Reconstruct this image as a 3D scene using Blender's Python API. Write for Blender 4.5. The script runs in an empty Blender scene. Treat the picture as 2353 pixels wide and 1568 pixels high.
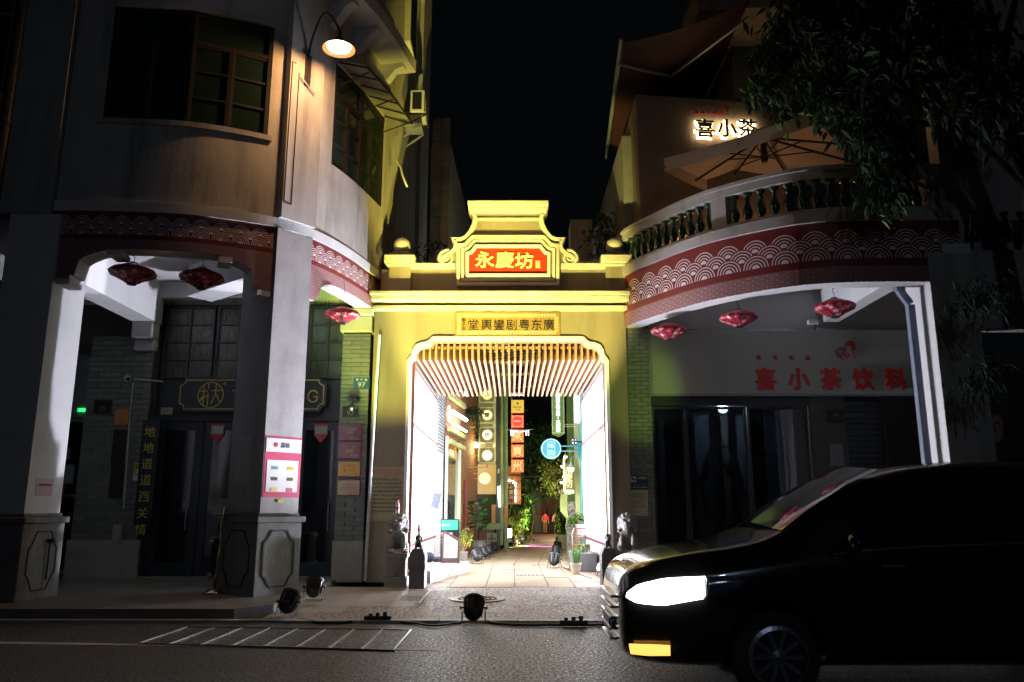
import bpy, bmesh, math, random
from mathutils import Vector, Matrix, noise
from mathutils.geometry import delaunay_2d_cdt
R = random.Random(7)
rad = math.radians
SC = bpy.context.scene
COL = SC.collection

# == camera, world, exposure
FP, CH = 1830.0, 1.4                      # focal length in photo units (photo 2353 wide), camera height
PITCH = math.atan(386 / FP)
cam_d = bpy.data.cameras.new("camera")
cam_d.sensor_width = 36; cam_d.lens = 36 * FP / 2353; cam_d.clip_end = 400; cam_d.clip_start = .05
cam = bpy.data.objects.new("camera", cam_d); COL.objects.link(cam)
cam.location = (0, 0, CH); cam.rotation_euler = (math.pi / 2 + PITCH, 0, 0)
SC.camera = cam
w = bpy.data.worlds.new("World"); SC.world = w; w.use_nodes = True
bg = w.node_tree.nodes["Background"]
bg.inputs[0].default_value = (.30, .45, .62, 1); bg.inputs[1].default_value = .0032
SC.view_settings.view_transform = 'Standard'; SC.view_settings.look = 'None'
SC.view_settings.exposure = 0; SC.view_settings.gamma = 1
try:
    SC.view_settings.use_curve_mapping = False
    SC.cycles.max_bounces = 6; SC.cycles.diffuse_bounces = 3; SC.cycles.glossy_bounces = 3
    SC.cycles.transmission_bounces = 4; SC.cycles.transparent_max_bounces = 8
    SC.cycles.sample_clamp_indirect = 3.0; SC.cycles.caustics_reflective = False; SC.cycles.caustics_refractive = False
    SC.cycles.use_denoising = True; SC.cycles.use_light_tree = True
except Exception:
    pass

def ray(u, v):
    a = (u - 1176.5) / FP; b = -(v - 784) / FP
    return a, math.cos(PITCH) - b * math.sin(PITCH), math.sin(PITCH) + b * math.cos(PITCH)
def at(u, v, Y):                          # the place seen at a photo point, at distance Y down the street
    a, y, z = ray(u, v); t = Y / y
    return Vector((a * t, Y, CH + z * t))
def G(u, v, z=0):                         # the place on the level z seen at a photo point
    a, y, zz = ray(u, v); t = (z - CH) / zz
    return Vector((a * t, y * t, z))
def fz(y):                                # alley floor level
    return .1 if y < 20 else .1 - (y - 20) * .0135
def GF(u, v):
    p = G(u, v, .1)
    for _ in range(12):
        p = G(u, v, fz(p.y))
    return p

# == tags
def tag(o, label=None, cat=None, group=None, kind=None):
    if label: o["label"] = label
    if cat: o["category"] = cat
    if group: o["group"] = group
    if kind: o["kind"] = kind
    return o
def thing(name, loc, label, cat, group=None):
    o = bpy.data.objects.new(name, None); o.location = Vector(loc); o.empty_display_size = .1
    COL.objects.link(o); return tag(o, label, cat, group)
def wloc(o):
    v = Vector(o.location)
    while o.parent:
        o = o.parent; v = v + o.location
    return v
def setpar(c, p):
    c.parent = p
    c.matrix_parent_inverse = Matrix.Translation(-wloc(p)) if p.type == 'EMPTY' else Matrix.Identity(4)
def dup(root, loc, rotz=0, label=None, group=None, scale=None):
    def cp(o, par):
        c = o.copy(); COL.objects.link(c)
        if par is not None: c.parent = par
        for ch in o.children: cp(ch, c)
        return c
    r = cp(root, None); r.location = Vector(loc); r.rotation_euler = (0, 0, rotz)
    if scale: r.scale = (scale,) * 3
    if label: r["label"] = label
    if group: r["group"] = group
    return r
def lamp(kind, loc, energy, col, size=.1, to=None, angle=60, blend=.5, parent=None, sx=None, sy=None):
    d = bpy.data.lights.new("light", kind); d.energy = energy; d.color = col
    if kind == 'SPOT': d.spot_size = rad(angle); d.spot_blend = blend; d.shadow_soft_size = size
    elif kind == 'POINT': d.shadow_soft_size = size
    elif kind == 'AREA':
        d.shape = 'RECTANGLE'; d.size = sx or size; d.size_y = sy or size
    o = bpy.data.objects.new("light", d); COL.objects.link(o); o.location = Vector(loc)
    if to is not None: o.rotation_euler = (Vector(to) - Vector(loc)).to_track_quat('-Z', 'Y').to_euler()
    if parent: setpar(o, parent)
    return o

# == materials
class X:
    nt = None
    def __init__(s, so): s.s = so
    @staticmethod
    def op(op, *a):
        n = X.nt.nodes.new("ShaderNodeMath"); n.operation = op
        for i, q in enumerate(a):
            if isinstance(q, X): X.nt.links.new(q.s, n.inputs[i])
            else: n.inputs[i].default_value = q
        return X(n.outputs[0])
    def __add__(s, o): return X.op('ADD', s, o)
    def __sub__(s, o): return X.op('SUBTRACT', s, o)
    def __mul__(s, o): return X.op('MULTIPLY', s, o)
    def __truediv__(s, o): return X.op('DIVIDE', s, o)
    def lt(s, o): return X.op('LESS_THAN', s, o)
    def gt(s, o): return X.op('GREATER_THAN', s, o)
    def floor(s): return X.op('FLOOR', s)
    def fract(s): return X.op('FRACT', s)
    def min(s, o): return X.op('MINIMUM', s, o)
    def max(s, o): return X.op('MAXIMUM', s, o)

def newmat(name):
    m = bpy.data.materials.new(name); m.use_nodes = True
    return m, m.node_tree, m.node_tree.nodes["Principled BSDF"]
MATS = {}
def mat(name, col, rough=.8, metal=0., var=.15, vs=3., bump=0., bs=40., emis=None, es=0., spec=.5, trans=0., stain=0., coat=0., alpha=1.):
    if name in MATS: return MATS[name]
    m, nt, b = newmat(name); MATS[name] = m
    b.inputs["Roughness"].default_value = rough; b.inputs["Metallic"].default_value = metal
    b.inputs["Specular IOR Level"].default_value = spec
    b.inputs["Transmission Weight"].default_value = trans
    b.inputs["Coat Weight"].default_value = coat
    b.inputs["Alpha"].default_value = alpha
    L = nt.links.new
    tc = nt.nodes.new("ShaderNodeTexCoord")
    if var > 0 or stain > 0:
        nz = nt.nodes.new("ShaderNodeTexNoise"); nz.inputs["Scale"].default_value = vs; nz.inputs["Detail"].default_value = 6
        nz.inputs["Roughness"].default_value = .65
        L(tc.outputs["Object"], nz.inputs["Vector"])
        mr = nt.nodes.new("ShaderNodeMapRange"); mr.inputs[1].default_value = .3; mr.inputs[2].default_value = .7
        mr.inputs[3].default_value = 1 - var; mr.inputs[4].default_value = 1 + var * .6
        L(nz.outputs[0], mr.inputs[0]); fac = mr.outputs[0]
        if stain > 0:
            mp = nt.nodes.new("ShaderNodeMapping"); mp.inputs["Scale"].default_value = (2.2, 2.2, .35)
            n2 = nt.nodes.new("ShaderNodeTexNoise"); n2.inputs["Scale"].default_value = 1.6; n2.inputs["Detail"].default_value = 8
            L(tc.outputs["Object"], mp.inputs[0]); L(mp.outputs[0], n2.inputs["Vector"])
            m2 = nt.nodes.new("ShaderNodeMapRange"); m2.inputs[1].default_value = .5; m2.inputs[2].default_value = .75
            m2.inputs[3].default_value = 1; m2.inputs[4].default_value = 1 - stain
            L(n2.outputs[0], m2.inputs[0])
            q = nt.nodes.new("ShaderNodeMath"); q.operation = 'MULTIPLY'; L(fac, q.inputs[0]); L(m2.outputs[0], q.inputs[1]); fac = q.outputs[0]
        vm = nt.nodes.new("ShaderNodeVectorMath"); vm.operation = 'SCALE'
        vm.inputs[0].default_value = col[:3]; L(fac, vm.inputs["Scale"])
        L(vm.outputs[0], b.inputs["Base Color"])
    else:
        b.inputs["Base Color"].default_value = (*col[:3], 1)
    if bump > 0:
        n3 = nt.nodes.new("ShaderNodeTexNoise"); n3.inputs["Scale"].default_value = bs; n3.inputs["Detail"].default_value = 4
        L(tc.outputs["Object"], n3.inputs["Vector"])
        bp = nt.nodes.new("ShaderNodeBump"); bp.inputs["Strength"].default_value = min(1, bump); bp.inputs["Distance"].default_value = .01 * max(1, bump)
        L(n3.outputs[0], bp.inputs["Height"]); L(bp.outputs[0], b.inputs["Normal"])
    if emis:
        b.inputs["Emission Color"].default_value = (*emis, 1); b.inputs["Emission Strength"].default_value = es
    return m

def brickmat(name, c1, c2, mortar, scale=1., bw=.24, bh=.075, rough=.85, axis='XZ'):
    m, nt, b = newmat(name); L = nt.links.new
    tc = nt.nodes.new("ShaderNodeTexCoord"); sp = nt.nodes.new("ShaderNodeSeparateXYZ"); cb = nt.nodes.new("ShaderNodeCombineXYZ")
    L(tc.outputs["Object"], sp.inputs[0])
    if axis == 'YZ': L(sp.outputs[1], cb.inputs[0])
    else: L(sp.outputs[0], cb.inputs[0])
    L(sp.outputs[2], cb.inputs[1])
    br = nt.nodes.new("ShaderNodeTexBrick"); L(cb.outputs[0], br.inputs["Vector"])
    br.inputs["Color1"].default_value = (*c1, 1); br.inputs["Color2"].default_value = (*c2, 1); br.inputs["Mortar"].default_value = (*mortar, 1)
    br.inputs["Scale"].default_value = 1; br.inputs["Brick Width"].default_value = bw; br.inputs["Row Height"].default_value = bh
    br.inputs["Mortar Size"].default_value = .007
    L(br.outputs[0], b.inputs["Base Color"]); b.inputs["Roughness"].default_value = rough
    bp = nt.nodes.new("ShaderNodeBump"); bp.inputs["Strength"].default_value = .6; bp.inputs["Distance"].default_value = .01; bp.invert = True
    L(br.outputs[1], bp.inputs["Height"]); L(bp.outputs[0], b.inputs["Normal"])
    return m

def seigaiha():
    m, nt, b = newmat("wave_scale_print"); X.nt = nt
    uv = nt.nodes.new("ShaderNodeUVMap"); sp = nt.nodes.new("ShaderNodeSeparateXYZ"); nt.links.new(uv.outputs[0], sp.inputs[0])
    u, v = X(sp.outputs[0]), X(sp.outputs[1])
    def scales(v, P, dy, kmax, kmin):
        Rr = P / 2; k = (v / dy).floor()
        if kmax is not None: k = k.min(float(kmax))
        def cand(k):
            par = X.op('FLOORED_MODULO', k, 2.0)
            fx = (u / P + par * .5).fract() - .5
            dx = fx * P; dv = v - k * dy
            d = X.op('SQRT', dx * dx + dv * dv) / Rr
            core = d.lt(.27); ring = (d * 4.6 + .18).fract().lt(.34) * d.gt(.34)
            return d, core.max(ring)
        d1, w1 = cand(k - 1); d0, w0 = cand(k)
        in1 = d1.lt(1.0)
        if kmin is not None: in1 = in1 * k.gt(kmin + .5)
        in0 = d0.lt(1.0)
        return w1 * in1 + (w0 * in0) * (X.op('SUBTRACT', 1.0, in1))
    big = scales(v, .29, .083, 2, 0) * v.gt(0.0)
    small = scales(v + 5.0, .097, .0275, None, None) * v.lt(-.075)
    f = big.max(small * .6)
    mx = nt.nodes.new("ShaderNodeMix"); mx.data_type = 'RGBA'
    nt.links.new(f.s, mx.inputs[0]); mx.inputs[6].default_value = (.17, .014, .02, 1); mx.inputs[7].default_value = (.74, .68, .70, 1)
    nt.links.new(mx.outputs[2], b.inputs["Base Color"]); b.inputs["Roughness"].default_value = .5
    return m

def slabmat(name, c1, c2, bump=.5, bs=30., rough=.6, spec=.5, spk=.8, ss=None):
    m, nt, b = newmat(name); L = nt.links.new
    oi = nt.nodes.new("ShaderNodeObjectInfo"); tc = nt.nodes.new("ShaderNodeTexCoord")
    nz = nt.nodes.new("ShaderNodeTexNoise"); nz.inputs["Scale"].default_value = 9; nz.inputs["Detail"].default_value = 8; L(tc.outputs["Object"], nz.inputs["Vector"])
    X.nt = nt
    gp_ = nt.nodes.new("ShaderNodeNewGeometry"); n4 = nt.nodes.new("ShaderNodeTexNoise"); n4.inputs["Scale"].default_value = ss or bs * 1.6; n4.inputs["Detail"].default_value = 3; L(gp_.outputs["Position"], n4.inputs["Vector"]); L(gp_.outputs["Position"], nz.inputs["Vector"])
    f = X(oi.outputs["Random"]) * .35 + X(nz.outputs[0]) * .3 + (X(n4.outputs[0]) - .5) * spk + .15
    mx = nt.nodes.new("ShaderNodeMix"); mx.data_type = 'RGBA'; L(f.s, mx.inputs[0])
    mx.inputs[6].default_value = (*c1, 1); mx.inputs[7].default_value = (*c2, 1); L(mx.outputs[2], b.inputs["Base Color"])
    b.inputs["Roughness"].default_value = rough; b.inputs["Specular IOR Level"].default_value = spec
    if ss: L(((X(n4.outputs[0]) - .5) * -2.2 + rough).max(.16).s, b.inputs["Roughness"])
    n3 = nt.nodes.new("ShaderNodeTexNoise"); n3.inputs["Scale"].default_value = bs; n3.inputs["Detail"].default_value = 5; L(gp_.outputs["Position"], n3.inputs["Vector"])
    bp = nt.nodes.new("ShaderNodeBump"); bp.inputs["Strength"].default_value = min(1, bump); bp.inputs["Distance"].default_value = .012 * max(1, bump)
    L(n3.outputs[0], bp.inputs["Height"]); L(bp.outputs[0], b.inputs["Normal"])
    return m

# == mesh builder
class MB:
    def __init__(s): s.v = []; s.f = []; s.uv = None
    def add(s, vs, fs):
        n = len(s.v); s.v += [tuple(q) for q in vs]; s.f += [tuple(i + n for i in f) for f in fs]; return s
    def box(s, x0, x1, y0, y1, z0, z1):
        return s.add([(x0, y0, z0), (x1, y0, z0), (x1, y1, z0), (x0, y1, z0), (x0, y0, z1), (x1, y0, z1), (x1, y1, z1), (x0, y1, z1)],
                     [(3, 2, 1, 0), (4, 5, 6, 7), (0, 1, 5, 4), (1, 2, 6, 5), (2, 3, 7, 6), (3, 0, 4, 7)])
    def quadbox(s, base, z0, z1):            # base: four or more plan points
        n = len(base)
        vs = [(p[0], p[1], z0) for p in base] + [(p[0], p[1], z1) for p in base]
        fs = [tuple(range(n - 1, -1, -1)), tuple(range(n, 2 * n))] + [(i, (i + 1) % n, n + (i + 1) % n, n + i) for i in range(n)]
        return s.add(vs, fs)
    def bar(s, a, b, w, h=None, up=(0, 0, 1)):   # rectangular bar from a to b
        a, b = Vector(a), Vector(b); h = h or w; d = (b - a).normalized(); up = Vector(up)
        if abs(d.dot(up)) > .98: up = Vector((0, 1, 0))
        sd = d.cross(up).normalized() * (w / 2); u2 = sd.cross(d).normalized() * (h / 2)
        vs = [p + q for p in (a, b) for q in (-sd - u2, sd - u2, sd + u2, -sd + u2)]
        return s.add(vs, [(3, 2, 1, 0), (4, 5, 6, 7), (0, 1, 5, 4), (1, 2, 6, 5), (2, 3, 7, 6), (3, 0, 4, 7)])
    def tube(s, pts, r, n=8, cap=True):
        pts = [Vector(p) for p in pts]; rings = []; m = len(pts); rr = r if isinstance(r, (list, tuple)) else [r] * m
        prev = None
        for i, p in enumerate(pts):
            d = (pts[min(i + 1, m - 1)] - pts[max(i - 1, 0)]).normalized()
            if prev is None:
                up = Vector((0, 0, 1)) if abs(d.z) < .9 else Vector((0, 1, 0)); a = d.cross(up).normalized()
            else:
                a = (prev - d * prev.dot(d)); a = a.normalized() if a.length > 1e-6 else d.orthogonal().normalized()
            prev = a; b = d.cross(a)
            rings.append([p + (a * math.cos(t) + b * math.sin(t)) * rr[i] for t in [2 * math.pi * k / n for k in range(n)]])
        vs = [q for rg in rings for q in rg]; fs = []
        for i in range(m - 1):
            for k in range(n):
                fs.append((i * n + k, i * n + (k + 1) % n, (i + 1) * n + (k + 1) % n, (i + 1) * n + k))
        if cap: fs += [tuple(range(n - 1, -1, -1)), tuple((m - 1) * n + k for k in range(n))]
        return s.add(vs, fs)
    def lathe(s, prof, c, n=16, lobes=0, amp=0., ax=None):   # prof: (r, z)
        c = Vector(c); vs = []; fs = []; m = len(prof)
        q = Vector(ax).normalized().to_track_quat('Z', 'Y') if ax is not None else None
        for r, z in prof:
            for k in range(n):
                t = 2 * math.pi * k / n; rr = r * (1 - amp * (1 - abs(math.sin(t * lobes / 2))) ** 2) if lobes else r
                p = Vector((rr * math.cos(t), rr * math.sin(t), z))
                vs.append(c + (q @ p if q else p))
        for i in range(m - 1):
            for k in range(n):
                fs.append((i * n + k, i * n + (k + 1) % n, (i + 1) * n + (k + 1) % n, (i + 1) * n + k))
        fs += [tuple(range(n - 1, -1, -1)), tuple((m - 1) * n + k for k in range(n))]
        return s.add(vs, fs)
    def prism(s, loops, o, ux, uy, d):       # extrude 2D loops placed by o + x ux + y uy along vector d (front face at o+d)
        if not isinstance(loops[0][0], (list, tuple, Vector)): loops = [loops]
        o, ux, uy, d = Vector(o), Vector(ux), Vector(uy), Vector(d)
        flat = [p for l in loops for p in l]
        ed = []; k = 0
        for l in loops: ed += [(k + i, k + (i + 1) % len(l)) for i in range(len(l))]; k += len(l)
        res = delaunay_2d_cdt([Vector((p[0], p[1])) for p in flat], ed, [], 1, 1e-5); cv = res[0]
        def inside(c):
            w_ = 0
            for l in loops:
                for i in range(len(l)):
                    a, b = l[i - 1], l[i]
                    if (a[1] > c[1]) != (b[1] > c[1]) and c[0] < (b[0] - a[0]) * (c[1] - a[1]) / (b[1] - a[1]) + a[0]: w_ += 1 if b[1] > a[1] else -1
            return w_ != 0
        tris = [t for t in res[2] if inside(sum((cv[i] for i in t), Vector((0, 0))) / 3)]
        C = [o + ux * p[0] + uy * p[1] for p in cv]; m = len(C)
        s.add(C + [p + d for p in C], [tuple(t) for t in tris] + [tuple(i + m for i in reversed(t)) for t in tris])
        P = [o + ux * p[0] + uy * p[1] for p in flat]; n = len(P)
        fs = []
        k = 0
        for l in loops:
            m = len(l)
            for i in range(m): fs.append((k + i, k + (i + 1) % m, n + k + (i + 1) % m, n + k + i))
            k += m
        return s.add(P + [p + d for p in P], fs)
    def ell(s, c, r, n=10, m=8, rot=None):
        c = Vector(c); vs = []; fs = []
        for i in range(m + 1):
            th = math.pi * i / m
            for k in range(n):
                ph = 2 * math.pi * k / n
                p = Vector((r[0] * math.sin(th) * math.cos(ph), r[1] * math.sin(th) * math.sin(ph), r[2] * math.cos(th)))
                if rot: p = rot @ p
                vs.append(c + p)
        for i in range(m):
            for k in range(n): fs.append((i * n + k, (i + 1) * n + k, (i + 1) * n + (k + 1) % n, i * n + (k + 1) % n))
        return s.add(vs, fs)
    def mesh(s, name, m, smooth=False):
        me = bpy.data.meshes.new(name); me.from_pydata(s.v, [], s.f)
        if s.uv is not None:
            ul = me.uv_layers.new(name="UVMap")
            for lp in me.loops: ul.data[lp.index].uv = s.uv[lp.vertex_index]
        bm = bmesh.new(); bm.from_mesh(me)
        if s.uv is None:
            bmesh.ops.remove_doubles(bm, verts=bm.verts, dist=1e-5) if smooth else None
            bmesh.ops.recalc_face_normals(bm, faces=bm.faces)
        bm.to_mesh(me); bm.free()
        for k, mm in enumerate(m if isinstance(m, (list, tuple)) else [m]): me.materials.append(mm)
        if smooth: me.polygons.foreach_set("use_smooth", [True] * len(me.polygons))
        me.update(); return me
    def build(s, name, m, parent=None, smooth=False, bevel=0., label=None, kind=None):
        o = bpy.data.objects.new(name, s.mesh(name, m, smooth)); COL.objects.link(o)
        if parent is not None: setpar(o, parent)
        if bevel:
            bv = o.modifiers.new("bevel", 'BEVEL'); bv.width = bevel; bv.segments = 2; bv.limit_method = 'ANGLE'
        if label: o["label"] = label
        if kind: o["kind"] = kind
        return o

def box(name, m, x0, x1, y0, y1, z0, z1, parent=None, bevel=0., **k):
    return MB().box(x0, x1, y0, y1, z0, z1).build(name, m, parent, bevel=bevel, **k)

def slabs(parent, name, m, specs, h=.05, tilt=0):
    """specs: (x, y, z_top, sx, sy, rotz); one shared unit mesh"""
    me = MB().box(-.5, .5, -.5, .5, -1, 0).mesh(name, m)
    for k, (x, y, z, sx, sy, r) in enumerate(specs):
        o = bpy.data.objects.new(name, me); COL.objects.link(o)
        o.location = (x, y, z); o.scale = (sx, sy, h); o.rotation_euler = (tilt, 0, r); setpar(o, parent)

def bricks(parent, m, x0, x1, yf, z0, z1, bw=.24, bh=.077, limit=280, j=.008, dep=.05):
    """bricks on a wall face at y = yf (facing the camera)"""
    me = MB().box(-.5, .5, -1, 0, -.5, .5).mesh("brick", m); n = 0; row = 0; z = z0
    while z < z1 - bh * .5 and n < limit:
        hh = min(bh, z1 - z); x = x0 - (bw * .5 if row % 2 else 0)
        while x < x1 - .01:
            a = max(x, x0); b = min(x + bw, x1)
            if b - a > .04:
                o = bpy.data.objects.new("brick", me); COL.objects.link(o)
                o.location = ((a + b) / 2, yf + R.uniform(-.004, .003), z + hh / 2); o.scale = (b - a - j, dep, hh - j); setpar(o, parent); n += 1
            x += bw
        z += bh; row += 1

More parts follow.
